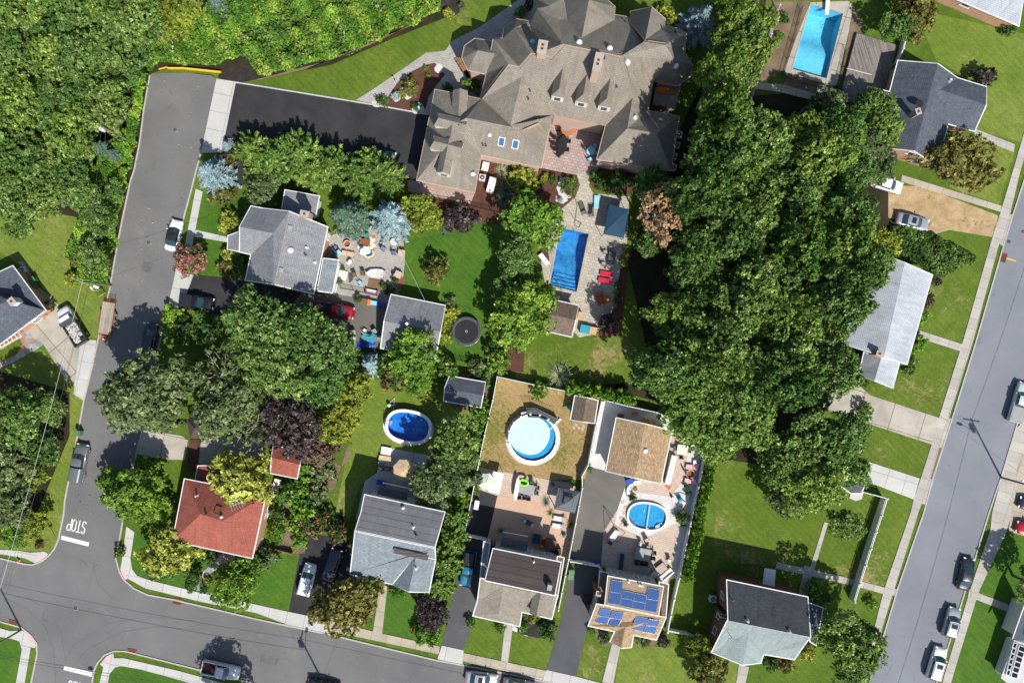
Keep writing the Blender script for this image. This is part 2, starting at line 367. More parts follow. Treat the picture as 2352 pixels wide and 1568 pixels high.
# leaves
LM={'oak':leafmat('leaf_oak',(.042,.115,.013),(.16,.28,.045),(.35,.47,.15),.10),
'lime':leafmat('leaf_lime',(.05,.14,.008),(.17,.33,.018),(.32,.48,.05),.12),
'limeb':leafmat('leaf_midgreen',(.055,.135,.012),(.195,.325,.036),(.39,.50,.13),.12),
'under':leafmat('leaf_undergrowth',(.07,.20,.008),(.27,.47,.018),(.48,.52,.07),.12),
'olive':leafmat('leaf_olive',(.055,.095,.024),(.155,.215,.07),(.30,.36,.16),.15),
'ygreen':leafmat('leaf_yellow_green',(.10,.16,.010),(.30,.36,.02),(.46,.46,.05),.12),
'gold':leafmat('leaf_gold',(.20,.24,.02),(.58,.58,.07),(.75,.72,.16),.2),
'plum':leafmat('leaf_plum',(.03,.02,.022),(.10,.068,.07),(.2,.15,.16),.14,.1),
'spruce':leafmat('leaf_blue_spruce',(.12,.21,.23),(.30,.42,.45),(.45,.56,.58),.15,.08),
'dspruce':leafmat('leaf_blue_green',(.045,.10,.06),(.12,.22,.14),(.22,.33,.25),.15,.1),
'feather':leafmat('leaf_feather',(.035,.10,.008),(.15,.265,.025),(.34,.44,.10),.14),
'bronze':leafmat('leaf_bronze',(.085,.10,.015),(.23,.21,.04),(.38,.33,.09),.16),
'rust':leafmat('leaf_rust',(.26,.13,.05),(.45,.27,.14),(.55,.36,.22),.15,.1),
'brown':leafmat('leaf_brown',(.06,.04,.025),(.15,.10,.06),(.2,.15,.1),.15,.1),
'myrtle':leafmat('leaf_myrtle',(.06,.09,.02),(.14,.15,.04),(.60,.06,.15),.27,.12),
'rose':leafmat('leaf_rose',(.03,.08,.015),(.09,.16,.03),(.6,.10,.08),.22,.12),
'hedge':leafmat('leaf_hedge',(.06,.16,.008),(.20,.42,.015),(.34,.55,.04),.14),
'pale':leafmat('leaf_pale_grass',(.22,.27,.12),(.48,.52,.30),(.62,.66,.42),.2),
'shrub':leafmat('leaf_shrub',(.03,.08,.012),(.09,.18,.03),(.16,.28,.05),.12)}
BARK=plain('grey_brown_bark',(.12,.095,.075),.9); DEADW=plain('bare_pale_branch',(.42,.37,.33),.9)
# ---------------------------------------------------------------- vegetation
def leaf_mesh(name,cen,dirn,ax,size,asp,mat,rng,tone=None):
    """cen (n,3), dirn normals (n,3), ax preferred long axis (n,3); diamond leaves"""
    n=len(cen)
    nr=dirn/np.linalg.norm(dirn,axis=1,keepdims=True)
    t=ax-nr*np.sum(ax*nr,axis=1,keepdims=True)
    t/=np.linalg.norm(t,axis=1,keepdims=True)+1e-9
    b=np.cross(nr,t)
    L=(size*asp)[:,None]*.5; Wd=size[:,None]*.5
    v=np.empty((n,4,3)); v[:,0]=cen-t*L; v[:,1]=cen+b*Wd+nr*Wd*.25; v[:,2]=cen+t*L; v[:,3]=cen-b*Wd-nr*Wd*.15
    me=bpy.data.meshes.new(name)
    me.vertices.add(n*4); me.vertices.foreach_set('co',v.reshape(-1))
    me.loops.add(n*4); me.loops.foreach_set('vertex_index',np.arange(n*4,dtype=np.int32))
    me.polygons.add(n); me.polygons.foreach_set('loop_start',np.arange(0,n*4,4,dtype=np.int32))
    me.update(calc_edges=True)
    a=me.attributes.new('tone','FLOAT','FACE')
    a.data.foreach_set('value',(rng.random(n) if tone is None else tone).astype(np.float32))
    me.materials.append(mat); return me
def unit(rng,n):
    v=rng.normal(size=(n,3)); return v/np.linalg.norm(v,axis=1,keepdims=True)
def crown_mesh(name,mat,R0,hz,nl,per,ls,seed,asp=1.3,lobe=(.21,.36),zc=1.0,spiky=0,dead=0,up=0):
    """broadleaf crown: lobes over an uneven ellipsoid, leaves over the lobes. centre of the crown at z=0"""
    rng=np.random.default_rng(seed)
    C=[];RL=[];lt=[]
    ga=math.pi*(3-math.sqrt(5))
    for i in range(nl):
        u=1-1.45*(i+.5)/nl     # from top (1) to below the equator
        r=math.sqrt(max(0,1-u*u)); th=i*ga+rng.normal()*.25
        k=rng.uniform(.48,.97)*(1+.22*math.sin(2*th+seed)*r)
        C.append((r*math.cos(th)*R0*k,r*math.sin(th)*R0*k,u*hz*k)); RL.append(R0*rng.uniform(*lobe)); lt.append(rng.uniform(-.16,.16))
    C=np.array(C);RL=np.array(RL)
    cs=[];ds=[];tn=[]
    for i in range(nl):
        g=12; ns=max(6,per//g); sd=unit(rng,ns); sd[:,2]=np.where(sd[:,2]<-.2,-sd[:,2],sd[:,2])
        rr=RL[i]*rng.uniform(.66,1.12,ns); sn=sd*.75+unit(rng,ns)*.8
        d=np.repeat(sn,g,0); off=unit(rng,ns*g)*(ls*1.55)*rng.random(ns*g)[:,None]**.5
        off-=d*np.sum(off*d,axis=1,keepdims=True)/np.sum(d*d,axis=1,keepdims=True)*.6
        p=C[i]+np.repeat(sd*rr[:,None],g,0)*np.array([1,1,.8])+off
        st=np.repeat(rng.uniform(-.22,.22,ns),g)
        q=np.linalg.norm(p[:,None,:]-C[None],axis=2)/RL[None]
        q[:,i]=9
        keep=q.min(axis=1)>.72
        cs.append(p[keep]);ds.append(d[keep]); tn.append(np.clip(rng.random(keep.sum())*.8+.1+lt[i]+st[keep],0,1))
    cs=np.concatenate(cs);ds=np.concatenate(ds);tn=np.concatenate(tn);n=len(cs)
    nr=ds*1.0+unit(rng,n)*.42+np.array([0,0,.25+up])
    axx=unit(rng,n)+ds*spiky
    return leaf_mesh(name,cs,nr,axx,ls*rng.uniform(.6,1.35,n),asp*np.ones(n),mat,rng,tn)
def conifer_mesh(name,mat,R0,hh,seed,layers=15,nb=11,ls=.11,asp=3.6,droop=.25,lift=.25,stack=0):
    """whorled branches with needle sprays, base at z=-hh*.5"""
    rng=np.random.default_rng(seed); cs=[];ax=[];sz=[]
    for li in range(layers):
        f=li/(layers-1); z=-hh*.5+hh*f; L=R0*(1-f*(1-stack))**.85*rng.uniform(.9,1.08)+.12
        n=max(5,int(nb*(1-.45*f)))
        for k in range(n):
            th=2*math.pi*(k+rng.uniform(-.3,.3))/n+li*.9; l=L*rng.uniform(.72,1.12)
            d=np.array([math.cos(th),math.sin(th),0]); s=np.array([-d[1],d[0],0])
            m=max(3,int(l/.13))
            for j in range(m):
                g=(j+.5)/m
                c=d*l*g+np.array([0,0,z-droop*l*g*g+lift*l*g])
                wd=.42*l*(1-g)*.9+.12
                for sg in (-1,1):
                    for q in range(2):
                        o=rng.uniform(.05,1)*wd
                        cs.append(c+s*sg*o*.7+d*o*.45+rng.normal(size=3)*.03); ax.append(d*.8+s*sg*rng.uniform(.3,.9)+rng.normal(size=3)*.15); sz.append(1)
    cs=np.array(cs);ax=np.array(ax);n=len(cs)
    nr=np.tile([0,0,1.],(n,1))+unit(rng,n)*.55
    return leaf_mesh(name,cs,nr,ax,ls*rng.uniform(.7,1.4,n),asp*rng.uniform(.8,1.3,n),mat,rng)
def blade_mesh(name,mat,R0,hh,seed,nb=170,w=.035):
    rng=np.random.default_rng(seed); cs=[];ax=[];nr=[];sz=[];asp=[]
    for k in range(nb):
        th=rng.uniform(0,2*math.pi); el=rng.uniform(.15,1.35); l=R0*rng.uniform(.7,1.1)
        p=np.zeros(3); v=np.array([math.cos(th)*math.cos(el),math.sin(th)*math.cos(el),math.sin(el)])
        for j in range(5):
            q=p+v*l/5; cs.append((p+q)/2); ax.append(v.copy()); nr.append(np.cross(v,[-math.sin(th),math.cos(th),0])*-1+[0,0,.2]); sz.append(w*(1.2-.2*j)); asp.append(l/5*1.25/(w*(1.2-.2*j)))
            p=q; v[2]-=.38*(1.3-el*.5); v/=np.linalg.norm(v)
    cs=np.array(cs)
    return leaf_mesh(name,cs,np.array(nr),np.array(ax),np.array(sz),np.array(asp),mat,rng)
def trunk_mesh(name,r,h,spread,mat,seed,nb=6,levels=True):
    rnd=random.Random(seed); b=MB()
    b.tube((0,0,-.15),(0,0,h*.45),r,r*.72,9); top=Vector((0,0,h*.45))
    b.tube(top,(0,0,h*.82),r*.72,r*.25,7)
    for k in range(nb):
        th=2*math.pi*k/nb+rnd.uniform(-.4,.4); z0=h*rnd.uniform(.36,.62)
        p=Vector((0,0,z0)); q=Vector((math.cos(th)*spread*.5,math.sin(th)*spread*.5,z0+h*.2))
        e=Vector((math.cos(th+.2)*spread*.88,math.sin(th+.2)*spread*.88,z0+h*rnd.uniform(.22,.36)))
        b.tube(p,q,r*.42,r*.26,6); b.tube(q,e,r*.26,r*.07,5)
        e2=q+Vector((math.cos(th-.6)*spread*.35,math.sin(th-.6)*spread*.35,h*.13)); b.tube(q,e2,r*.2,r*.06,5)
    o=b.build(name,mat); me=o.data; bpy.data.objects.remove(o); return me
# kind: (material, R, hz, lobes, per, leaf, aspect, extra)   proto radius in metres
KN={}
def defkind(k,meshes,R0,trunk=None,H0=None,zc=None): KN[k]=(meshes,R0,trunk,H0,zc)
def cm(k,mat,R0,hz,nl,per,ls,nvar=2,**kw): return [crown_mesh('crown_'+k,LM[mat],R0,hz,nl,per,ls,11*i+len(k)*7+nl,**kw) for i in range(nvar)]
TR_BIG=trunk_mesh('trunk_big',.38,13,4.0,BARK,1,7); TR_MID=trunk_mesh('trunk_mid',.18,6,2.3,BARK,2,6); TR_SM=trunk_mesh('trunk_small',.06,1.6,.7,BARK,3,5)
TR_DEAD=trunk_mesh('trunk_bare',.22,10.5,4.6,DEADW,4,13)
# big: proto R 5, height 13 (crown centre at 8.8)
defkind('oak',cm('oak','oak',5,3.9,40,520,.27,4),5,TR_BIG,13,9.2)
defkind('lime',cm('lime','lime',4,3.2,34,460,.25,3),4,TR_MID,6*1.3,5.2)
defkind('limebig',cm('limeb','limeb',5,3.9,40,520,.27,2),5,TR_BIG,13,9.2)
defkind('olive',cm('olive','olive',4.5,3.4,38,430,.25,2,asp=1.9),4.5,TR_BIG,11,7.4)
defkind('ygreen',cm('yg','ygreen',3,2.3,30,240,.26,2),3,TR_MID,6,4.0)
defkind('gold',cm('gold','gold',3,2.2,34,240,.25,2),3,TR_MID,5.5,3.6)
defkind('plum',cm('plum','plum',4,2.8,44,300,.26,2),4,TR_MID,7,4.6)
defkind('feather',cm('feather','feather',3,2.8,46,230,.19,3,asp=4.2,spiky=2.2,lobe=(.2,.34)),3,TR_MID,6.5,4.0)
defkind('bronze',cm('bronze','bronze',3.5,2.6,38,300,.22,2,asp=2.0),3.5,TR_MID,6,3.8)
defkind('rust',cm('rust','rust',3,2.2,26,130,.27,1),3,TR_DEAD,11,9.0)
defkind('myrtle',cm('myrtle','myrtle',2.4,1.6,26,220,.20,1,asp=1.6),2.4,TR_MID,4,2.4)
defkind('brown',cm('brown','brown',2.5,1.5,22,70,.18,1,asp=2.2),2.5,TR_SM,2.4,1.4)
defkind('bare',cm('bare','olive',4.5,3.2,22,60,.30,1,asp=1.8),4.5,TR_DEAD,11,8.6)
defkind('spruce',[conifer_mesh('crown_spruce',LM['spruce'],3.2,8,s) for s in (1,2)],3.2,TR_MID,8,4.3)
defkind('dspruce',[conifer_mesh('crown_dspruce',LM['dspruce'],3,8,s) for s in (3,)],3,TR_MID,8,4.3)
defkind('fan',[conifer_mesh('crown_fan',LM['feather'],3.4,5,s,14,10,.17,3.0,.0,.75,.15) for s in (21,22,23)],3.4,TR_MID,7,3.4)
# shrubs: proto R 1
for k,m,asp,sp in (('s_shrub','shrub',1.4,0),('s_lime','lime',1.4,0),('s_yg','ygreen',1.6,0),('s_gold','gold',1.5,0),('s_plum','plum',1.6,0),('s_bronze','bronze',2,.4),
    ('s_rose','rose',1.4,0),('s_olive','olive',1.6,0),('s_hedge','hedge',1.8,.6),('s_feather','feather',2.6,.8),('s_brown','brown',2,.5)):
    defkind(k,[crown_mesh('foliage_'+m,LM[m],1,.85,15,150,.125,5+len(k),asp=asp,spiky=sp,lobe=(.32,.46))],1,TR_SM,1.6,.8)
defkind('s_spruce',[conifer_mesh('foliage_spruce',LM['spruce'],1,1.6,9,9,9,.06,3)],1,TR_SM,1.6,.8)
defkind('blades',[blade_mesh('foliage_blades',LM['pale'],1.4,1,5)],1,None,1,.05)
defkind('bladesg',[blade_mesh('foliage_green_blades',LM['dspruce'],1.3,1,6,230)],1,None,1,.05)
defkind('bladesl',[blade_mesh('foliage_lime_blades',LM['lime'],1.3,1,7,60,.1)],1,None,1,.05)
ncount={}
NAMES={'oak':'broadleaf_tree','lime':'broadleaf_tree','limebig':'broadleaf_tree','olive':'broadleaf_tree','ygreen':'broadleaf_tree','gold':'golden_tree','plum':'plum_tree','feather':'evergreen_tree','fan':'evergreen_tree',
'bronze':'broadleaf_tree','rust':'broadleaf_tree','myrtle':'flowering_tree','brown':'shrub','bare':'broadleaf_tree','spruce':'spruce_tree','dspruce':'evergreen_tree','blades':'yucca_plant','bladesg':'yucca_plant','bladesl':'leafy_plant'}
def T(kind,x,y,r,label,group=None,hs=1.0,cat=None,name=None):
    """r: crown radius in D units as seen; hs: height factor"""
    me,R0,tr,H0,zc=KN[kind]
    rw=r/S; s=rw/R0
    s=s*(H-zc*s*hs)/H
    z=zc*s*hs
    p=W(x,y,z)
    i=ncount.get(kind,0); ncount[kind]=i+1
    nm=name or NAMES.get(kind,'shrub')
    o=thing(nm,label,cat or ('tree' if 'tree' in nm else ('shrub' if 'shrub' in nm else 'plant')),(p.x,p.y,0),(i*2.39996+x)%6.283,group)
    q=random.Random(int(x*7+y*13)); o.scale=(s*q.uniform(.9,1.12),s*q.uniform(.9,1.12),s*hs)
    c=mesh_obj('crown' if 'tree' in nm else 'foliage',me[i%len(me)],o); c.location=(0,0,zc)
    if tr:
        t=mesh_obj('trunk' if 'tree' in nm else 'stem',tr,o)
        TH={TR_BIG.name:13,TR_MID.name:6,TR_SM.name:1.6,TR_DEAD.name:10.5}[tr.name]
        TS={TR_BIG.name:4.0,TR_MID.name:2.3,TR_SM.name:.7,TR_DEAD.name:4.6}[tr.name]
        t.scale=(R0*.8/TS,R0*.8/TS,(zc*1.25)/TH)
        if tr is TR_DEAD: t.scale=(R0/TS,R0/TS,(zc*1.45)/TH)
    return o
def inpoly(x,y,poly):
    c=False; n=len(poly)
    for i in range(n):
        a,b=poly[i],poly[(i+1)%n]
        if (a[1]>y)!=(b[1]>y) and x<(b[0]-a[0])*(y-a[1])/(b[1]-a[1])+a[0]: c=not c
    return c
def wood(poly,kinds,r0,r1,step,seed,label,group,hs=(.9,1.15)):
    rnd=random.Random(seed)
    xs=[p[0] for p in poly]; ys=[p[1] for p in poly]
    y=min(ys); row=0
    while y<max(ys):
        x=min(xs)+(row%2)*step*.5
        while x<max(xs):
            px,py=x+rnd.uniform(-.2,.2)*step,y+rnd.uniform(-.2,.2)*step
            if inpoly(px,py,poly):
                T(rnd.choice(kinds),px,py,rnd.uniform(r0,r1),label,group,rnd.uniform(*hs))
            x+=step
        y+=step*.86; row+=1
def mass(name,polys,mat,hmax,dens,ls,seed,asp=1.5,lob=1.5):
    """uncountable undergrowth: leaf mass over a hummocky surface"""
    rng=np.random.default_rng(seed); cs=[]
    for poly in polys:
        w=[W(*p) for p in poly]; wp=[(p.x,p.y) for p in w]
        x0,x1=min(p[0] for p in wp),max(p[0] for p in wp); y0,y1=min(p[1] for p in wp),max(p[1] for p in wp)
        nn=int((x1-x0)*(y1-y0)*dens)
        X=rng.uniform(x0,x1,nn);Y=rng.uniform(y0,y1,nn)
        k=np.zeros(nn,bool); n=len(wp)
        for i in range(n):
            a,b=wp[i],wp[(i+1)%n]
            if a[1]==b[1]: continue
            k^=((a[1]>Y)!=(b[1]>Y))&(X<(b[0]-a[0])*(Y-a[1])/(b[1]-a[1])+a[0])
        X=X[k];Y=Y[k]
        # hummocks
        nh=int((x1-x0)*(y1-y0)/(lob*lob*.9))+1
        hx=rng.uniform(x0,x1,nh);hy=rng.uniform(y0,y1,nh);hr=rng.uniform(.6,1.25,nh)*lob;hh=rng.uniform(.45,1,nh)*hmax
        Z=np.zeros(len(X)); 
        for j in range(nh):
            d2=((X-hx[j])**2+(Y-hy[j])**2)/hr[j]**2
            Z=np.maximum(Z,hh[j]*np.sqrt(np.clip(1-d2,0,1)))
        Z=Z*rng.uniform(.8,1.05,len(X))+rng.uniform(0.05,.3,len(X))
        cs.append(np.stack([X,Y,Z],1))
    cs=np.concatenate(cs); n=len(cs)
    tn=np.clip(rng.random(n)*.75+.3*np.sin(cs[:,0]*.55+seed)*np.sin(cs[:,1]*.7)+.25*np.sin(cs[:,0]*1.7+cs[:,1]*1.1),0,1)
    me=leaf_mesh(name,cs,unit(rng,n)*.8+np.array([0,0,.8]),unit(rng,n),ls*rng.uniform(.6,1.4,n),asp*np.ones(n),mat,rng,tn)
    return tag(mesh_obj(name,me),kind='stuff')
# ---------------------------------------------------------------- ground sheets
NS=[0]
def wp(poly): return [(W(*p).x,W(*p).y) for p in poly]
def tri_fill(mb,outer,holes,z,m=0):
    loops=[[Vector((a,b,0)) for a,b in outer]]+[[Vector((a,b,0)) for a,b in h] for h in holes]
    flat=[v for l in loops for v in l]
    for t in geometry.tessellate_polygon(loops):
        a,b,c=[flat[i] for i in t]
        if (b-a).cross(c-a).z<0: b,c=c,b
        mb.face([(q.x,q.y,z) for q in (a,b,c)],m)
def slab(name,poly,mat,z=.02,uva=-12,holes=(),z0=None,kind='structure',world=False,parent=None):
    NS[0]+=1; z=z+.0006*(NS[0]%12)
    mb=MB(); o=poly if world else wp(poly); hs=[h if world else wp(h) for h in holes]
    tri_fill(mb,o,hs,z)
    if z0 is not None or z>.04:
        zz=0 if z0 is None else z0
        for loop in [o]+hs:
            for i in range(len(loop)):
                a,b=loop[i],loop[(i+1)%len(loop)]
                mb.face([(a[0],a[1],zz),(b[0],b[1],zz),(b[0],b[1],z),(a[0],a[1],z)])
    ob=mb.build(name,P[mat] if isinstance(mat,str) else mat,parent,R(uva))
    if kind and parent is None: ob['kind']=kind
    return ob
def blob(cx,cy,rx,ry,n=14,seed=0,wob=.12,rot=0):
    r=random.Random(seed); c,s=math.cos(R(rot)),math.sin(R(rot)); out=[]
    for i in range(n):
        k=1+r.uniform(-wob,wob); a=2*math.pi*i/n; x,y=rx*k*math.cos(a),ry*k*math.sin(a)
        out.append((cx+x*c-y*s,cy+x*s+y*c))
    return out
def offs(pts,d):
    """offset an open D polyline sideways by d (D units), left of travel in image"""
    out=[]
    for i,p in enumerate(pts):
        a=pts[max(0,i-1)]; b=pts[min(len(pts)-1,i+1)]
        dx,dy=b[0]-a[0],b[1]-a[1]; l=math.hypot(dx,dy) or 1
        out.append((p[0]+dy/l*d,p[1]-dx/l*d))
    return out
def strip(name,pts,w,mat,z,z0=0,kind='structure',parent=None):
    a=offs(pts,w/2); b=offs(pts,-w/2); mb=MB()
    for i in range(len(pts)-1):
        q=[W(*a[i]),W(*a[i+1]),W(*b[i+1]),W(*b[i])]
        mb.prism([(p.x,p.y) for p in q],z0,z)
    o=mb.build(name,P[mat],parent,A(pts[0],pts[-1]))
    if kind and parent is None: o['kind']=kind
    return o
HP=[(1862,11),(1936,32),(1898,181),(1820,159)]      # pool holes, corners in image units
HM=[(1287,523),(1352,537),(1324,670),(1263,655)]
g=slab('ground',[(-6000,-6000),(8400,-6000),(8400,7600),(-6000,7600)],'grass',0,0,[HP,HM]); 
# lawns
LAWN=[('lawn','bright',[(-40,470),(70,480),(165,465),(190,520),(165,560),(160,640),(215,660),(250,672),(240,700),(222,778),(205,775),(125,700),(75,630),(20,590),(-40,560)]),
('lawn','bright',[(95,800),(172,890),(170,906),(193,921),(175,1021),(150,1146),(147,1181),(135,1238),(112,1272),(85,1266),(-20,1258),(-20,850),(20,840)]),
('lawn','dryish',[(588,184),(685,167),(763,150),(838,122),(913,82),(988,50),(1055,30),(1072,-20),(1230,-20),(1176,10),(1103,62),(1038,95),(1023,117),(978,122),(938,150),(858,205),(818,230)]),
('lawn','lush',[(450,443),(555,440),(560,480),(550,545),(525,545),(450,528)]),('lawn','lush',[(447,545),(525,560),(565,580),(563,640),(460,628),(445,615)]),
('lawn','lush',[(900,560),(1000,540),(1090,510),(1170,520),(1200,600),(1200,700),(1160,820),(1120,850),(1030,820),(1010,700),(920,680),(905,640)]),
('lawn','dryish',[(1205,770),(1500,755),(1510,900),(1380,880),(1170,870),(1172,780)]),
('lawn','lush',[(309,1221),(300,1281),(304,1306),(315,1321),(350,1333),(470,1360),(588,1386),(660,1403),(690,1280),(600,1270),(400,1238)]),
('lawn','bright',[(845,870),(1020,880),(1110,930),(1100,1010),(985,1045),(870,1030),(860,1090),(825,1115),(800,1200),(770,1180),(790,1080),(800,1010),(790,950)]),
('lawn','lush',[(875,1453),(1008,1483),(1040,1310),(890,1310)]),('lawn','lush',[(843,1440),(857,1443),(870,1355),(850,1340)]),
('lawn','dry',[(1145,868),(1380,918),(1345,1100),(1260,1102),(1095,1075)]),
('lawn','dryish',[(1085,1420),(1165,1425),(1151,1515),(1070,1497)]),('lawn','dryish',[(1178,1430),(1275,1420),(1256,1535),(1167,1518)]),
('lawn','dryish',[(1352,1440),(1405,1470),(1381,1562),(1325,1551)]),('lawn','bright',[(1425,1480),(1640,1490),(1700,1520),(1700,1600),(1408,1600)]),
('lawn','dryish',[(1640,1055),(1900,1080),(1895,1200),(1858,1300),(1640,1290)]),('lawn','dryish',[(1903,1200),(2000,1150),(1970,1330),(1872,1303)]),
('lawn','dryish',[(2020,1150),(2088,1176),(2030,1350),(1972,1330)]),('lawn','dryish',[(2010,985),(2130,1020),(2113,1097),(2000,1060)]),
('lawn','dryish',[(2085,800),(2200,808),(2156,957),(1985,905)]),('lawn','dryish',[(2140,620),(2240,570),(2252,640),(2208,787),(2112,757)]),
('lawn','bright',[(2100,20),(2360,80),(2360,330),(2240,300),(2265,200),(2150,140)]),('lawn','bright',[(2240,320),(2330,348),(2295,470),(2180,430)]),
('lawn','lush',[(2290,1216),(2400,1250),(2400,1380),(2250,1361)]),('lawn','lush',[(2247,1368),(2400,1400),(2400,1600),(2178,1568)]),
('lawn','lush',[(265,1531),(325,1536),(435,1566),(560,1620),(250,1620),(252,1546)]),('lawn','lush',[(-20,1461),(45,1471),(51,1491),(37,1568),(20,1650),(-60,1650)])]
for n,m,p in LAWN: slab(n,p,m,.008)
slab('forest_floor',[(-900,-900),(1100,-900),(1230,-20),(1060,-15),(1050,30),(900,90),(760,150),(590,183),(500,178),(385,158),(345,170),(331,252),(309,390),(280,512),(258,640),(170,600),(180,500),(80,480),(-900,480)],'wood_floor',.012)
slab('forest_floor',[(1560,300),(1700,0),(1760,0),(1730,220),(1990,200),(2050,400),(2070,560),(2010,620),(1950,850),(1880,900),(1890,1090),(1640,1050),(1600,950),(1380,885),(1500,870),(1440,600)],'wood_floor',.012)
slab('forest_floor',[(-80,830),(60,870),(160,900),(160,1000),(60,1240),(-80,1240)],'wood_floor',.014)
# roads
WL=[(372,-300),(365,-100),(345,172),(331,252),(322,325),(309,390),(300,417),(280,512),(265,592),(252,667),(225,784),(215,831),(193,921),(175,1021),(150,1146),(147,1181),(135,1238),(112,1276),(75,1296),(58,1298),(0,1281),(-600,1140)]
road=[(345,172),(331,252),(322,325),(309,390),(300,417),(280,512),(265,592),(252,667),(225,784),(215,831),(193,921),(175,1021),(150,1146),(147,1181),(135,1238),(125,1260),(112,1276),(95,1289),(75,1296),(55,1294),(0,1281),(-900,1100),
(-900,1260),(0,1426),(50,1440),(72,1458),(85,1476),(86,1501),(72,1568),(40,1800),(170,1800),(212,1568),(217,1538),(224,1522),(240,1503),(262,1494),(287,1494),(315,1501),(462,1538),(575,1566),(1500,1800),(2100,1800),(1700,1660),(1176,1548),(1063,1526),(1003,1515),(758,1456),(588,1420),(400,1376),(340,1365),(308,1350),(285,1330),(275,1312),(267,1283),(271,1262),(280,1211),(290,1150),(314,1041),(328,986),(345,880),(368,784),(385,707),(405,612),(422,502),(441,432),(462,350),(497,182),(485,174),(430,168),(375,168)]
slab('road',road,'asphalt',.016)
rd2L=[(2560,-300),(2450,80),(2352,412),(2326,492),(2304,564),(2241,784),(2186,961),(2141,1101),(2121,1176),(2061,1351),(1996,1568),(1930,1800)]
rd2R=[(2700,-300),(2590,120),(2440,640),(2336,971),(2299,1094),(2271,1176),(2174,1493),(2150,1568),(2085,1800)]
slab('road',rd2L+rd2R[::-1],'asphalt_e',.016)
# kerbs
for pts in ([(345,172),(331,252),(322,325),(309,390),(300,417),(280,512),(265,592),(252,667),(225,784),(215,831),(193,921),(175,1021),(150,1146),(147,1181),(135,1238),(125,1260),(112,1276),(95,1289),(75,1296),(55,1294),(0,1281),(-300,1215)],
 [(-300,1363),(0,1426),(50,1440),(72,1458),(85,1476),(86,1501),(72,1568),(40,1800)],[(170,1800),(212,1568),(217,1538),(224,1522),(240,1503),(262,1494),(287,1494),(315,1501),(462,1538),(575,1566),(1500,1800)],
 [(1700,1660),(1176,1548),(1063,1526),(1003,1515),(758,1456),(588,1420),(400,1376),(340,1365),(308,1350),(285,1330),(275,1312),(267,1283),(271,1262),(280,1211),(290,1150),(314,1041),(328,986),(345,880),(368,784),(385,707)],
 [(405,612),(422,502),(441,432),(462,350)]):
    strip('kerb',offs(pts,0),3.2,'kerb',.13)
strip('kerb',rd2L,3,'kerb',.13); strip('kerb',rd2R,3,'kerb',.13)
strip('kerb',[(497,183),(600,199),(760,225),(880,245),(985,264)],3,'walk_w',.12)
strip('kerb',[(365,160),(385,155)],3,'ymark',.12)
slab('verge',[(375,166),(388,157),(430,159),(505,168),(500,180),(485,172),(430,166)],'dryish',.03)
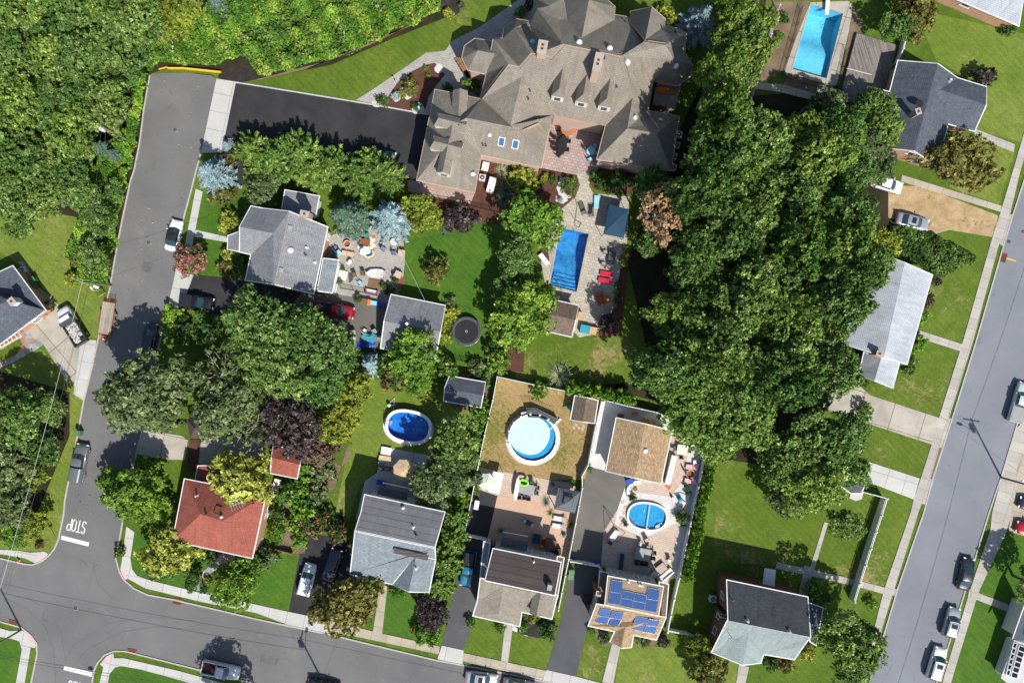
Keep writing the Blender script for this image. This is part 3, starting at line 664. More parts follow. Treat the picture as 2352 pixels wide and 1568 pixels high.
# pavements
SW=[('walk_w',[(497,184),(542,190),(515,322),(508,350),(462,352)],-12),
('walk_w',[(450,434),(466,440),(442,564),(438,590),(420,585),(425,564)],-12),
('walk_w',[(405,617),(445,632),(417,705),(385,710)],-12),
('walk_w',[(291,1208),(309,1221),(300,1281),(304,1306),(315,1321),(350,1333),(460,1360),(588,1387),(660,1403),(655,1431),(588,1406),(460,1380),(335,1350),(295,1328),(277,1308),(282,1276)],-12),
('walk_w',[(660,1403),(740,1420),(758,1456),(655,1432)],-12),
('walk_tan',[(740,1420),(875,1453),(1010,1483),(1008,1501),(760,1448)],-12),
('walk_w',[(1015,1481),(1065,1492),(1063,1526),(1005,1512)],-12),
('walk_tan',[(1065,1498),(1176,1522),(1255,1539),(1246,1561),(1176,1543),(1063,1517)],-12),
('walk_w',[(1255,1537),(1322,1552),(1383,1568),(1370,1600),(1246,1563)],-12),
('walk_tan',[(1383,1568),(1700,1630),(1690,1655),(1370,1592)],-12),
('walk_w',[(-200,1228),(0,1261),(40,1263),(70,1268),(88,1267),(102,1265),(111,1271),(105,1281),(95,1287),(82,1292),(58,1281),(0,1271),(-200,1238)],-12),
('walk_w',[(-100,1425),(0,1441),(25,1448),(50,1446),(62,1450),(78,1466),(83,1480),(81,1486),(71,1485),(57,1568),(30,1750),(10,1750),(37,1568),(51,1491),(45,1471),(25,1465),(0,1461),(-100,1440)],-12),
('walk_w',[(200,1750),(229,1568),(238,1530),(230,1524),(245,1506),(261,1498),(262,1510),(285,1510),(410,1539),(560,1580),(900,1670),(900,1690),(550,1600),(435,1566),(325,1536),(280,1528),(265,1531),(252,1546),(248,1568),(220,1750)],-12),
('walk',[(2430,40),(2450,44),(2343,392),(2319,492),(2326,494),(2304,566),(2294,560),(2234,784),(2179,959),(2187,962),(2156,1063),(2136,1098),(2145,1100),(2128,1152),(2109,1176),(2049,1366),(2024,1446),(1986,1568),(1950,1690),(1928,1690),(1966,1568),(2009,1436),(2029,1356),(2091,1176),(2098,1146),(2114,1099),(2139,1021),(2156,959),(2211,784),(2276,554),(2296,492),(2326,392)],73),
('walk',[(2330,985),(2360,960),(2440,760),(2460,766),(2380,1010),(2360,1060),(2330,1150),(2312,1218),(2246,1361),(2189,1548),(2150,1690),(2130,1690),(2169,1548),(2226,1358),(2274,1216),(2278,1176),(2300,1095)],73),
('walk_tan',[(2340,1040),(2420,1060),(2420,1250),(2325,1222),(2316,1216)],73),
('walk_w',[(450,528),(525,545),(524,557),(447,543)],-12),('drive_c',[(125,700),(75,740),(62,760),(100,790),(145,860),(172,887),(195,780),(160,735)],-50),
('walk_w',[(187,779),(222,781),(215,831),(193,920),(170,905),(172,885)],-12),('walk_tan',[(42,600),(55,600),(85,655),(135,700),(125,712),(112,710),(70,650)],-50),
('walk_tan',[(872,1343),(890,1345),(878,1454),(857,1449)],-12),('walk',[(1160,1431),(1178,1436),(1167,1520),(1151,1516)],-12),('walk',[(1405,1478),(1425,1482),(1408,1570),(1383,1565)],-12),
('drive_c',[(1870,870),(1950,865),(1998,907),(2156,959),(2139,1020),(2008,977),(1880,935)],-17),('walk_w',[(1995,1060),(2112,1098),(2098,1146),(1990,1105)],-17),
('walk_w',[(1955,1130),(1975,1124),(1983,1130),(1980,1145),(1965,1150),(1950,1143)],-17),
('walk',[(2112,759),(2209,790),(2205,806),(2104,774)],-17),('walk',[(2238,296),(2330,332),(2328,350),(2238,315)],-20),('walk_tan',[(2071,402),(2300,473),(2298,487),(2069,417)],-17),
('walk',[(1893,1198),(1902,1200),(1870,1308),(1860,1303)],-17),('walk',[(1785,1290),(1845,1303),(1870,1308),(1968,1331),(2034,1349),(2030,1363),(1965,1345),(1846,1318),(1780,1304)],-17),
('walk',[(1847,1297),(1869,1303),(1853,1370),(1834,1366)],-17),('walk',[(2047,1349),(2063,1352),(2058,1368),(2044,1364)],-17),('walk',[(1697,1525),(1720,1530),(1705,1600),(1685,1600)],-17),
('walk',[(2226,1352),(2400,1420),(2395,1436),(2222,1368)],-17),('walk_tan',[(1735,190),(1800,195),(1900,225),(1960,240),(1950,252),(1895,238),(1790,212),(1735,205)],-17),
('drive_c',[(325,986),(417,1000),(432,1010),(425,1055),(380,1055),(314,1041)],-12),('drive_c',[(462,1008),(600,1000),(610,1060),(500,1076),(455,1062)],-12),
('walk_w',[(440,1357),(460,1362),(458,1378),(436,1372)],-12)]
for i,(m,p,u) in enumerate(SW): slab('sidewalk' if len(p)>6 and m!='drive_c' else 'pavement',p,m,.085,u)
DR=[('driveway','blacktop',[(542,191),(985,264),(1000,300),(965,412),(920,415),(515,425),(500,400),(510,345)]),
('driveway','blacktop',[(445,630),(563,643),(700,676),(640,800),(560,735),(440,712),(417,706)]),('driveway','blacktop2',[(690,676),(775,676),(860,690),(895,702),(865,800),(770,800),(640,795)]),
('driveway','blacktop',[(698,1222),(800,1238),(810,1330),(760,1425),(663,1403)]),('driveway','blacktop3',[(1068,1235),(1118,1247),(1092,1413),(1065,1491),(1015,1480),(1048,1330)]),
('driveway','blacktop',[(1085,1131),(1135,1146),(1120,1235),(1068,1225)]),('driveway','blacktop2',[(1352,1068),(1388,1080),(1458,1098),(1440,1106),(1418,1170),(1386,1222),(1380,1300),(1310,1292),(1328,1170)]),
('driveway','blacktop3',[(1310,1300),(1376,1296),(1390,1380),(1350,1436),(1323,1552),(1255,1537),(1290,1420)]),
('driveway','sand',[(2040,425),(2110,428),(2130,433),(2200,460),(2293,495),(2281,545),(2180,528),(2150,537),(2040,500)]),
('garden_path','paver',[(818,230),(858,205),(938,150),(978,122),(1023,117),(1038,95),(1103,62),(1176,10),(1240,-30),(1260,60),(1180,120),(1080,120),(1078,170),(1112,178),(1108,228),(1030,212),(1000,206),(990,250),(985,264),(880,245)]),
('patio','paver_pink',[(1262,258),(1395,285),(1376,366),(1382,385),(1365,405),(1328,402),(1240,388)]),
('patio','paver_pool',[(1325,402),(1380,380),(1352,425),(1362,444),(1395,447),(1445,452),(1440,560),(1428,620),(1402,760),(1330,775),(1262,700),(1236,570),(1255,540),(1290,480),(1322,452),(1332,425)]),
('garden_path','paver_pink',[(935,412),(958,418),(1092,446),(1172,470),(1172,492),(1080,468),(938,440)]),
('patio','paver',[(745,555),(790,520),(925,530),(930,600),(926,640),(905,665),(890,700),(850,692),(765,676),(740,640)]),
('patio','walk_w',[(877,1025),(985,1045),(975,1075),(1010,1110),(1000,1160),(850,1145),(826,1217),(818,1190),(838,1105),(866,1085)]),
('patio','paver_tan',[(1093,1072),(1265,1102),(1310,1108),(1328,1130),(1310,1240),(1295,1310),(1250,1300),(1130,1260),(1143,1138),(1095,1122)]),
('patio','paver_tan',[(1440,1104),(1458,1098),(1525,1112),(1545,985),(1600,1010),(1562,1240),(1535,1345),(1380,1300),(1384,1250),(1410,1180)]),
('patio','drive_c',[(1861,6),(1949,3),(1959,15),(1950,70),(1931,150),(1924,197),(1911,198),(1804,166),(1802,155)]),
('garden_path','drive_c',[(1880,192),(1897,197),(1890,228),(1872,222)]),
('patio','rubber',[(1325,700),(1400,715),(1388,745),(1370,770),(1325,765)])]
DR=[('patio','paver_tan',[(1385,1085),(1470,1090),(1545,1100),(1600,1010),(1560,1330),(1380,1302)]),('driveway','blacktop',[(1080,1120),(1145,1136),(1130,1250),(1062,1232)])]+DR
for n,m,p in DR:
    hs=[HP] if p[0]==(1861,6) else ([HM] if m=='paver_pool' else [])
    slab(n,p,m,.035,-12 if p[0][0]<1800 else -17,hs)
slab('patio',[(1143,1136),(1180,1143),(1250,1155),(1330,1172),(1312,1240),(1300,1305),(1118,1245)],'peach',.05)
slab('patio',[(437,1008),(463,1008),(456,1062),(448,1085),(425,1080),(430,1055)],'mulch',.1)
BEDS=[('mulch',[(878,242),(913,190),(945,165),(975,150),(998,145),(1012,155),(1022,172),(1000,200),(985,222),(978,250),(945,257)]),
('mulch',[(1106,356),(1243,386),(1325,404),(1330,428),(1312,458),(1290,478),(1200,490),(1100,470),(1090,440)]),('mulch',[(1380,382),(1465,390),(1450,447),(1390,441),(1362,432),(1350,412)]),
('mulch',[(1170,789),(1206,792),(1202,855),(1162,850)]),('mulch',[(1432,580),(1448,580),(1425,770),(1385,775),(1370,765),(1402,740)]),('mulch',[(1240,548),(1255,540),(1262,600),(1236,600)]),
('mulch',[(1090,446),(1172,492),(1160,520),(1000,500),(945,445),(1080,470)]),
('mulch_d',[(1013,-20),(1013,30),(1035,45),(1057,28),(1050,-5),(1050,-20)]),('mulch_d',[(503,180),(520,160),(545,145),(575,150),(590,183),(560,190),(545,190)]),('mulch_d',[(915,1345),(950,1370),(965,1400),(955,1440),(1000,1480),(1015,1430),(1030,1340)]),
('soil',[(1767,5),(1860,3),(1802,160),(1730,200),(1740,100)]),('soil',[(1960,20),(1985,60),(1962,85),(1925,200),(1924,228),(1900,222),(1898,198),(1926,195)]),('soil',[(1804,168),(1880,192),(1872,222),(1800,195)]),
('soil',[(800,1015),(805,1050),(785,1070),(765,1060),(735,1110),(650,1120),(640,1270),(700,1270),(720,1150),(770,1120)]),('mulch_d',[(775,1180),(788,1180),(790,1230),(775,1225)]),
('soil',[(1050,855),(1125,860),(1125,945),(1060,945),(1020,920)]),('mulch_d',[(1195,1415),(1275,1428),(1270,1455),(1240,1465),(1195,1455)]),('soil',[(1360,1440),(1400,1455),(1398,1485),(1380,1480)]),('soil',[(1450,1460),(1510,1470),(1500,1485),(1448,1480)]),
('gravel',[(1382,920),(1440,925),(1545,958),(1530,985),(1420,958),(1388,1080),(1352,1070)]),('gravel',[(1582,1012),(1612,1035),(1562,1320),(1540,1330),(1560,1200),(1540,1140),(1572,1100)]),
('gravel',[(1440,1104),(1458,1130),(1540,1140),(1555,1200),(1480,1235),(1412,1205),(1418,1170)]),('gravel',[(1150,1435),(1195,1420),(1245,1440),(1240,1450),(1210,1460),(1185,1450)]),
('soil',[(980,45),(700,160),(590,185),(560,190),(640,170),(760,138),(860,100),(940,58)])]
for m,p in BEDS: slab('planting_bed',p,m,.045)
for cx,cy,rx,ry,s in ((1008,158,10,11,1),(938,215,12,14,2),(910,222,11,12,3),(925,208,9,6,4),(866,238,12,8,5),(960,250,14,14,6),(1298,432,20,28,7),(1290,456,14,12,8),(1090,195,20,24,9)):
    slab('gravel_bed',blob(cx,cy,rx,ry,14,s),'gravel',.06)
slab('gravel_bed',blob(1224,1007,63,62,30,3,.01),'gravel',.05); slab('gravel_bed',blob(938,981,59,42,30,3,.01,10),'gravel',.05)
slab('flagstone_path',[(38,758),(75,742),(102,790),(80,805),(30,832),(-10,850),(-10,838),(40,812),(52,790)],'flag',.04,-30)
slab('flagstone_path',[(492,1270),(540,1272),(530,1290),(500,1305),(478,1320),(465,1340),(462,1357),(445,1354),(455,1325),(470,1308),(490,1295)],'flag',.04,-30)
for (x,y) in ((1323,975),(1330,982),(1340,978),(1338,985),(1318,982)): slab('paving_slab',blob(x,y,5,4,4,int(x),0.02,57),'stone',.03)
for (x,y) in ((1437,1165),(1434,1177),(1427,1190),(1426,1204),(1430,1152)): slab('paving_slab',[(x-4,y-5),(x+5,y-4),(x+4,y+5),(x-5,y+4)],'paver_tan',.06)
slab('verge',[(2158,1026),(2166,1030),(2141,1097),(2137,1096)],'soil',.1)
slab('verge',[(2117,1156),(2124,1158),(2116,1180),(2108,1178)],'grass',.1)
# markings -----------------------------------------------------------------
def marks(name,polys,mat='marking',z=.027,lab=None):
    mb=MB()
    for p in polys: tri_fill(mb,wp(p),[],z)
    o=mb.build(name,P[mat]); o['kind']='structure'; return o
marks('stop_line',[[(142,1229),(205,1245),(203,1254),(140,1238)]]); marks('stop_line',[[(148,1528),(213,1543),(211,1553),(146,1537)]])
marks('road_marking',[[(2308,591),(2334,598),(2333,601),(2307,594)]],'ymark')
def stroke(pts,w):
    out=[]
    for i in range(len(pts)-1):
        (ax,ay),(bx,by)=pts[i],pts[i+1]; L=math.hypot(bx-ax,by-ay) or 1; dx,dy=(bx-ax)/L,(by-ay)/L
        e=w*.5; out.append([(ax-dx*e+dy*e,ay-dy*e-dx*e),(bx+dx*e+dy*e,by+dy*e-dx*e),(bx+dx*e-dy*e,by+dy*e+dx*e),(ax-dx*e-dy*e,ay-dy*e+dx*e)])
    return out
def stopword(ox,oy,ux,uy,vx,vy):
    """unit letter cell u across, v tall (from bottom of letter to its top)"""
    G={'S':[(.95,.88),(.75,1),(.25,1),(.05,.88),(.05,.62),(.95,.38),(.95,.12),(.75,0),(.25,0),(.05,.12)],'T1':[(0,1),(1,1)],'T2':[(.5,1),(.5,0)],
    'O':[(.3,0),(.7,0),(1,.15),(1,.85),(.7,1),(.3,1),(0,.85),(0,.15),(.3,0)],'P':[(0,0),(0,1),(.7,1),(1,.88),(1,.62),(.7,.5),(0,.5)]}
    polys=[]
    for i,ks in enumerate((('S',),('T1','T2'),('O',),('P',))):
        for k in ks:
            pts=[(ox+ux*(i*1.42+a)+vx*b, oy+uy*(i*1.42+a)+vy*b) for a,b in G[k]]
            polys+=stroke(pts,2.3)
    mb=MB()
    for j,p in enumerate(polys): tri_fill(mb,wp(p),[],.0265+.0002*(j%7))
    o=mb.build('stop_lettering',P['marking']); o['kind']='structure'
stopword(199,1199,-7.7,-1.75,-5.5,25.5)
stopword(154,1588,7.7,1.75,5.0,-26)
for q in ([(85,1274),(99,1272),(104,1280),(90,1288)],[(277,1311),(287,1309),(294,1327),(288,1331)],[(60,1455),(66,1453),(80,1470),(80,1475),(72,1477)],[(238,1516),(252,1504),(256,1511),(243,1522)]):
    slab('tactile_pad',q,'pinkpad',.094)
# manholes and drains (things in the street)
def manhole(x,y,r,label):
    p=W(x,y); o=thing('manhole_cover',label,'manhole cover',(p.x,p.y,0),0)
    mb=MB(); mb.lathe([(r,.02),(r,.03),(r*.86,.032)],p.x,p.y,20); mb.build('rim',P['grey'],o)
    m2=MB(); m2.lathe([(r*.84,.02),(r*.84,.036),(.01,.037)],p.x,p.y,20)
    for k in range(-2,3): m2.box(p.x,p.y+k*.12,.04,r*1.1,.03,.01)
    m2.build('lid',P['manhole'],o)
manhole(403,299,.34,'round rusty manhole cover near the closed top end of the left street')
manhole(342,558,.34,'round manhole cover in the street left of the white convertible')
manhole(174,1396,.34,'round brown manhole cover in the middle of the crossroads')
manhole(2317,556,.34,'dark grey manhole cover at the left edge of the right street'); manhole(2350,533,.34,'reddish manhole cover cut by the right edge of the picture')
def drain(x,y,rot,label,c='rust'):
    p=W(x,y); o=thing('storm_drain',label,'drain grate',(p.x,p.y,0),rot)
    b=MB(); 
    for s in (-.62,.62): b.box(s,0,.06,.08,.8,.1)
    for s in (-.4,.4): b.box(0,s,.06,1.3,.07,.1)
    b.build('frame',P[c],o,local=True)
    b=MB()
    for k in range(-4,5): b.box(k*.13,0,.055,.05,.75,.06)
    b.build('grate',P[c],o,local=True)
    b=MB(); b.box(0,0,.028,1.2,.75,.01); b.build('pit',P['black'],o,local=True)  # flat black plate painted in for the shade of the pit under the grate
drain(408,1380,R(-12),'rusty orange street drain in the kerb below the red-roofed house'); drain(30,1430,R(-12),'rusty street drain in the kerb at the lower left corner')
drain(303,1496,R(-12),'rusty street drain in the kerb by the lower stop line'); drain(2304,592,R(-105),'dark red street drain beside the short yellow mark on the right street')
# ---------------------------------------------------------------- buildings
SURF=[]   # (verts, faces) for ray hits
def pz(x,y,a,b,c):
    A_,B_,C_=W(*a),W(*b),W(*c); n=(B_-A_).cross(C_-A_)
    d=W(x,y,0)-CAM; t=(A_-CAM).dot(n)/d.dot(n); return (x,y,(CAM+d*t).z)
def hit(x,y,h=None,wall=False):
    best=None; d=(W(x,y,0)-CAM).normalized()
    for (own,bv,isw) in SURF:
        if h is not None and own is not h: continue
        if wall!=isw: continue
        l,n,i,dist=bv.ray_cast(CAM,d)
        if l and (best is None or dist<best[2]): best=(l,n,dist)
    if best is None: return W(x,y,0),Vector((0,0,1))
    n=best[1] if best[1].dot(d)<0 else -best[1]
    return best[0],n
def roof(h,V,F,mat,name='roof',th=.16,trim='white',wall=None,inset=.35,z0=0,gut=.12,wname='wall',parent=None):
    """V: list of (x,y,z) seen, F: facets. fascia, gutter and walls follow the outline"""
    P3=[W(*v) for v in V]; FF=[]
    for f in F:
        a=sum(P3[f[i]].x*P3[f[(i+1)%len(f)]].y-P3[f[(i+1)%len(f)]].x*P3[f[i]].y for i in range(len(f)))
        FF.append(list(f) if a>0 else list(f)[::-1])
    E={}
    for f in FF:
        for i in range(len(f)): E[(f[i],f[(i+1)%len(f)])]=1
    nxt={a:b for (a,b) in E if (b,a) not in E}
    loops=[]; used=set()
    for s in list(nxt):
        if s in used: continue
        l=[s]; used.add(s); c=nxt[s]
        while c!=s and c in nxt and c not in used: l.append(c); used.add(c); c=nxt[c]
        loops.append(l)
    mb=MB()
    BV=[]
    for f in FF:
        nrm=Vector((0,0,0))
        for i in range(len(f)): nrm+=P3[f[i]].cross(P3[f[(i+1)%len(f)]])
        nrm.normalize()
        if len(f)==3: tr=[tuple(f)]
        else: tr=[tuple(f[k] for k in t) for t in geometry.tessellate_polygon([[Vector((P3[i].x,P3[i].y,0)) for i in f]])]
        for t in tr:
            q=[P3[i] for i in t]
            if (q[1]-q[0]).cross(q[2]-q[0]).z<0: q=q[::-1]
            mb.face(q,0,nrm=nrm); BV.append(q)
            mb.face([p-Vector((0,0,th)) for p in q[::-1]],1)
    gb=MB(); wb=MB(); wverts=[];wf=[]
    for l in loops:
        n=len(l); pts=[P3[i] for i in l]
        nor=[]
        for i in range(n):
            d=pts[(i+1)%n]-pts[i]; d=Vector((d.x,d.y,0)); d.normalize(); nor.append(Vector((d.y,-d.x,0)))
        def off(i,k):
            a,b=nor[i-1],nor[i]; m=a+b
            if m.length<.2: return pts[i]+b*k
            m/= (1+a.dot(b)); 
            if m.length>2.2: m=m.normalized()*2.2
            return pts[i]+m*k
        for i in range(n):
            j=(i+1)%n; dz=Vector((0,0,th))
            mb.face([pts[i]-dz,pts[j]-dz,pts[j],pts[i]],1)
            if gut:
                a,b=pts[i],pts[j]; c,d=off(j,gut),off(i,gut); u=Vector((0,0,.015)); dn=Vector((0,0,.11))
                gb.face([a-u,d-u,c-u,b-u]); gb.face([d-u,d-dn,c-dn,c-u]); gb.face([a-dn,b-dn,c-dn,d-dn])
            if wall:
                a,b=off(i,-inset),off(j,-inset); za=a.z-th-.02; zb=b.z-th-.02
                q=[Vector((a.x,a.y,z0)),Vector((b.x,b.y,z0)),Vector((b.x,b.y,zb)),Vector((a.x,a.y,za))]
                wb.face(q,0); k=len(wverts); wverts+=q; wf.append((k,k+1,k+2,k+3))
    par=parent or h
    r=mb.build(name,[P[mat],P[trim]],par)
    if gut: gb.build('gutter',P[trim],r)
    SURF.append((h,BVHTree.FromPolygons([tuple(p) for q in BV for p in q],[(3*i,3*i+1,3*i+2) for i in range(len(BV))]),False))
    if wall:
        wo=wb.build(wname,P[wall],par); SURF.append((h,BVHTree.FromPolygons([tuple(p) for p in wverts],wf),True))
    return r
def house(name,label,x,y,cat='house'):
    p=W(x,y); return thing(name,label,cat,(p.x,p.y,0))
def fbox(mb,o,X,Y,Z,sx,sy,z0,z1,m=0,dx=0,dy=0):
    """box in a frame: o origin, extents"""
    P_=[]
    for z in (z0,z1):
        for a,b in ((-.5,-.5),(.5,-.5),(.5,.5),(-.5,.5)): P_.append(o+X*(dx+a*sx)+Y*(dy+b*sy)+Z*z)
    for f in ((3,2,1,0),(4,5,6,7),(0,1,5,4),(1,2,6,5),(2,3,7,6),(3,0,4,7)): mb.face([P_[i] for i in f],m)
def win(h,x,y,w=1.0,ht=1.2,name='window',pane='glass',frame='white',mull=1,parent=None):
    l,n=hit(x,y,h,True)
    n=Vector((n.x,n.y,0))
    if n.length<.1: return
    n.normalize(); t=Vector((-n.y,n.x,0)); u=Vector((0,0,1))
    mb=MB(); f=.09
    fbox(mb,l,t,u,n,w,f,-.02,.07,0,0,ht/2-f/2); fbox(mb,l,t,u,n,w+.12,f*1.3,-.02,.12,0,0,-ht/2+f/2)
    fbox(mb,l,t,u,n,f,ht-2*f,-.02,.065,0,-w/2+f/2,0); fbox(mb,l,t,u,n,f,ht-2*f,-.02,.065,0,w/2-f/2,0)
    for k in range(mull): fbox(mb,l,t,u,n,w-2*f,.05,-.02,.06,0,0,(k+1)*ht/(mull+1)-ht/2)
    o=mb.build(name,P[frame],parent or h)
    g_=MB(); fbox(g_,l,t,u,n,w-2*f,ht-2*f,-.02,.03); g_.build('pane',P[pane],o)
    return o
def onroof(h,x,y):
    l,n=hit(x,y,h); t=Vector((-n.y,n.x,0))
    if t.length<.05: t=Vector((1,0,0))
    t.normalize(); return l,n,t,n.cross(t)
def skylight(h,x,y,w=.8,l_=1.2,name='skylight',frame='white',pane='bglass'):
    l,n,t,b=onroof(h,x,y); mb=MB(); f=.1
    for dx,dy,sx,sy in ((0,l_/2-f/2,w,f),(0,-l_/2+f/2,w,f),(-w/2+f/2,0,f,l_-2*f),(w/2-f/2,0,f,l_-2*f)): fbox(mb,l,t,b,n,sx,sy,-.05,.14,0,dx,dy)
    o=mb.build(name,P[frame],h); g_=MB(); fbox(g_,l,t,b,n,w-2*f,l_-2*f,-.05,.08); g_.build('pane',P[pane],o)
def vent(h,x,y,r=.07,ht=.5,mat='white',name='vent_pipe'):
    l,n,t,b=onroof(h,x,y); mb=MB(); mb.lathe([(r,l.z-.1),(r,l.z+ht),(r*1.5,l.z+ht),(r*1.5,l.z+ht+.06)],l.x,l.y,8); mb.lathe([(r*2.4,l.z-.05),(r*1.1,l.z+.08)],l.x,l.y,8); mb.build(name,P[mat],h)
def boxvent(h,x,y,s=.5,ht=.22,mat='dark'):
    l,n,t,b=onroof(h,x,y); mb=MB(); fbox(mb,l,t,b,n,s,s,-.05,ht*.6); fbox(mb,l,t,b,n,s*1.15,s*1.15,ht*.6,ht); mb.build('roof_vent',P[mat],h)
def dome(h,x,y,r=.32,mat='white',ht=.3,name='roof_dome'):
    l,n,t,b=onroof(h,x,y); mb=MB(); mb.lathe([(r*1.05,l.z-.25),(r*1.05,l.z+.12),(r,l.z+.14),(r*.85,l.z+.14+ht*.6),(r*.45,l.z+.14+ht*.92),(.01,l.z+.14+ht)],l.x,l.y,14); mb.build(name,P[mat],h)
def chimney(h,x,y,w,d,top,rz,mat='brick_p',pots=2,name='chimney',z=None):
    """x,y: seen centre of the chimney top, top: height of top"""
    p=W(x,y,top); c,s=math.cos(rz),math.sin(rz)
    mb=MB(); z0=top-3.2 if z is None else z
    mb.box(p.x,p.y,(z0+top-.12)/2,w,d,top-.12-z0,0,rz); o=mb.build(name,P[mat],h)
    b=MB(); b.box(p.x,p.y,top-.06,w+.14,d+.14,.12,0,rz); b.build('cap',P['capstone'],o)
    b=MB()
    for k in range(pots):
        q=(k-(pots-1)/2)*.5; lx,ly=(q,0) if w>d else (0,q)
        X,Y=p.x+lx*c-ly*s,p.y+lx*s+ly*c
        b.box(X,Y,top+.03,.32,.32,.12,0,rz); b.box(X,Y,top+.095,.22,.22,.012,1,rz)  # thin black plate on each pot, its colour standing for the shaded flue opening
    b.build('flue',[P['terracotta'],P['black']],o)
def dormer(h,x,y,face,w,hf,L,mat='r_mansion',wall='offwhite',rise=.5,window=True,over=.15,hip=0):
    """x,y: seen point on the roof below the middle of the dormer front; face: world angle it faces"""
    l,n=hit(x,y,h); F=Vector((math.cos(face),math.sin(face),0)); T_=Vector((-F.y,F.x,0)); U=Vector((0,0,1))
    o=l; e=hf; rz_=hf+w*rise
    fl=o-T_*(w/2); fr=o+T_*(w/2)
    bt=-.9
    mb=MB()
    a=[fl+U*bt,fr+U*bt,fr+U*e,o+U*(rz_-.05 if not hip else e),fl+U*e]
    mb.face(a)
    B=-F*L
    mb.face([fr+U*bt,fr+B+U*bt,fr+B+U*e,fr+U*e]); mb.face([fl+B+U*bt,fl+U*bt,fl+U*e,fl+B+U*e])
    d=mb.build('dormer',P[wall],h)
    r=MB(); w2=w/2+over; f0=o+F*over; dd=over*rise*2
    r0=f0-F*(hip)+U*(rz_+.02); r1=o+B+U*(rz_+.02)
    el=f0-T_*w2+U*(e-dd*.3); er=f0+T_*w2+U*(e-dd*.3); bl=o+B-T_*w2+U*(e-dd*.3); br=o+B+T_*w2+U*(e-dd*.3)
    r.face([er,br,r1,r0],0); r.face([bl,el,r0,r1],0)
    if hip: r.face([el,er,r0],0)
    dz=U*.1
    for p,q in ((el,er),(er,br),(bl,el)): r.face([p-dz,q-dz,q,p],1)
    if not hip: r.face([el,el-dz,r0-dz,r0],1); r.face([r0,r0-dz,er-dz,er],1)
    r.build('dormer_roof',[P[mat],P['offwhite']],d)
    if window:
        wn=MB(); fbox(wn,o+U*(hf*.5),T_,U,F,w*.72,hf*.85,0,.05); wo=wn.build('window',P['white'],d)
        g_=MB(); fbox(g_,o+U*(hf*.5),T_,U,F,w*.5,hf*.55,.03,.07); g_.build('pane',P['glass'],wo)
def panelq(h,q,mat='solar',lift=.12,name='solar_panel'):
    """quad given by seen corners lying above the roof surface"""
    pts=[]; 
    for x,y in q:
        l,n=hit(x,y,h); pts.append((l,n))
    n=sum((p[1] for p in pts),Vector())/4; n.normalize()
    c=sum((p[0] for p in pts),Vector())/4
    tp=[]
    for (x,y) in q:
        d=W(x,y,0)-CAM; o=c+n*lift; t=(o-CAM).dot(n)/d.dot(n); tp.append(CAM+d*t)
    a=(tp[1]-tp[0]).normalized(); b=n.cross(a)
    mb=MB(); mb.face(tp if (tp[1]-tp[0]).cross(tp[2]-tp[0]).dot(n)>0 else tp[::-1],0)
    for i in range(4):
        p,r=tp[i],tp[(i+1)%4]; mb.face([p-n*.05,r-n*.05,r,p],1)
    o=mb.build(name,[P[mat],P['steel']],h)
    # uv aligned with the panel edge
    uvl=o.data.uv_layers[0].data
    for li in o.data.polygons[0].loop_indices:
        v=o.data.vertices[o.data.loops[li].vertex_index].co+h.location
        uvl[li].uv=((v-tp[0]).dot(a),(v-tp[0]).dot(b))
    f=MB()
    for i in range(4):
        p,r=tp[i],tp[(i+1)%4]; f.tube(p+n*.01,r+n*.01,.03,.03,4)
    f.build('panel_frame',P['steel'],o)
def RF(h,V,F,mat,**k):
    names=list(V); return roof(h,[V[n] for n in names],[[names.index(a) for a in f.split()] for f in F],mat,**k)
def gable(h,e,rd,ez,rz,mat,**k):
    """e: 4 eave corners a,b,c,d ; rd: ridge ends r0 (between d,a) r1 (between b,c); hip ends filled unless on the edge"""
    V={'a':e[0]+(ez,),'b':e[1]+(ez,),'c':e[2]+(ez,),'d':e[3]+(ez,),'r':rd[0]+(rz,),'s':rd[1]+(rz,)}
    F=['a b s r','c d r s']
    if k.pop('hip0',0): F.append('d a r')
    if k.pop('hip1',0): F.append('b c s')
    return RF(h,V,F,mat,**k)
# ---- large mansion --------------------------------------------------------
M=house('mansion','sprawling mansion with a many-hipped taupe shingle roof and octagonal turrets at the top centre',1330,200)
E=6.0
SP=[(1293,101,13),(1427,129,13),(1391,289,E)]          # main south plane
NP=[(1293,101,13),(1427,129,13),(1441,39,E)]           # main north plane
s=lambda x,y:pz(x,y,*SP)
nn=lambda x,y:pz(x,y,*NP)
V={'a':(1293,101,13),'b':(1427,129,13),'sw':(1271,264,E),'se':(1391,289,E),
'p1':s(1108,226),'p2':s(1168,148),'p3':s(1192,153),'p4':s(1219,122),'p5':s(1236,123),'p6':s(1266,131),'pk':s(1198,177),'pe':s(1453,225),
'q1':(1173,288,8.2),'q2':(1193,294,8.2),'q3':(1236,275,8.2),'q4':(1261,297,5.0),'q5':(1106,228,5.0)}
# main south slope
RF(M,V,['a b pe se sw pk p1 p2 p3 p4 p5 p6'],'r_mansion',wall='brick_p',trim='brick_p',gut=0)
# main north slope + ridges
pg=V['p1'][2]
V2={'a':(1293,101,13),'b':(1427,129,13),'n1':nn(1336,87),'n2':nn(1410,47),'n3':(1412,34,E),'n4':(1441,39,E),'n5':nn(1448,52),'n6':nn(1482,92),'g2':nn(1303,45)}
RF(M,V2,['a b n6 n5 n4 n3 n2 n1'],'r_mansion',trim='brick_p',gut=.06,wall='brick_p')
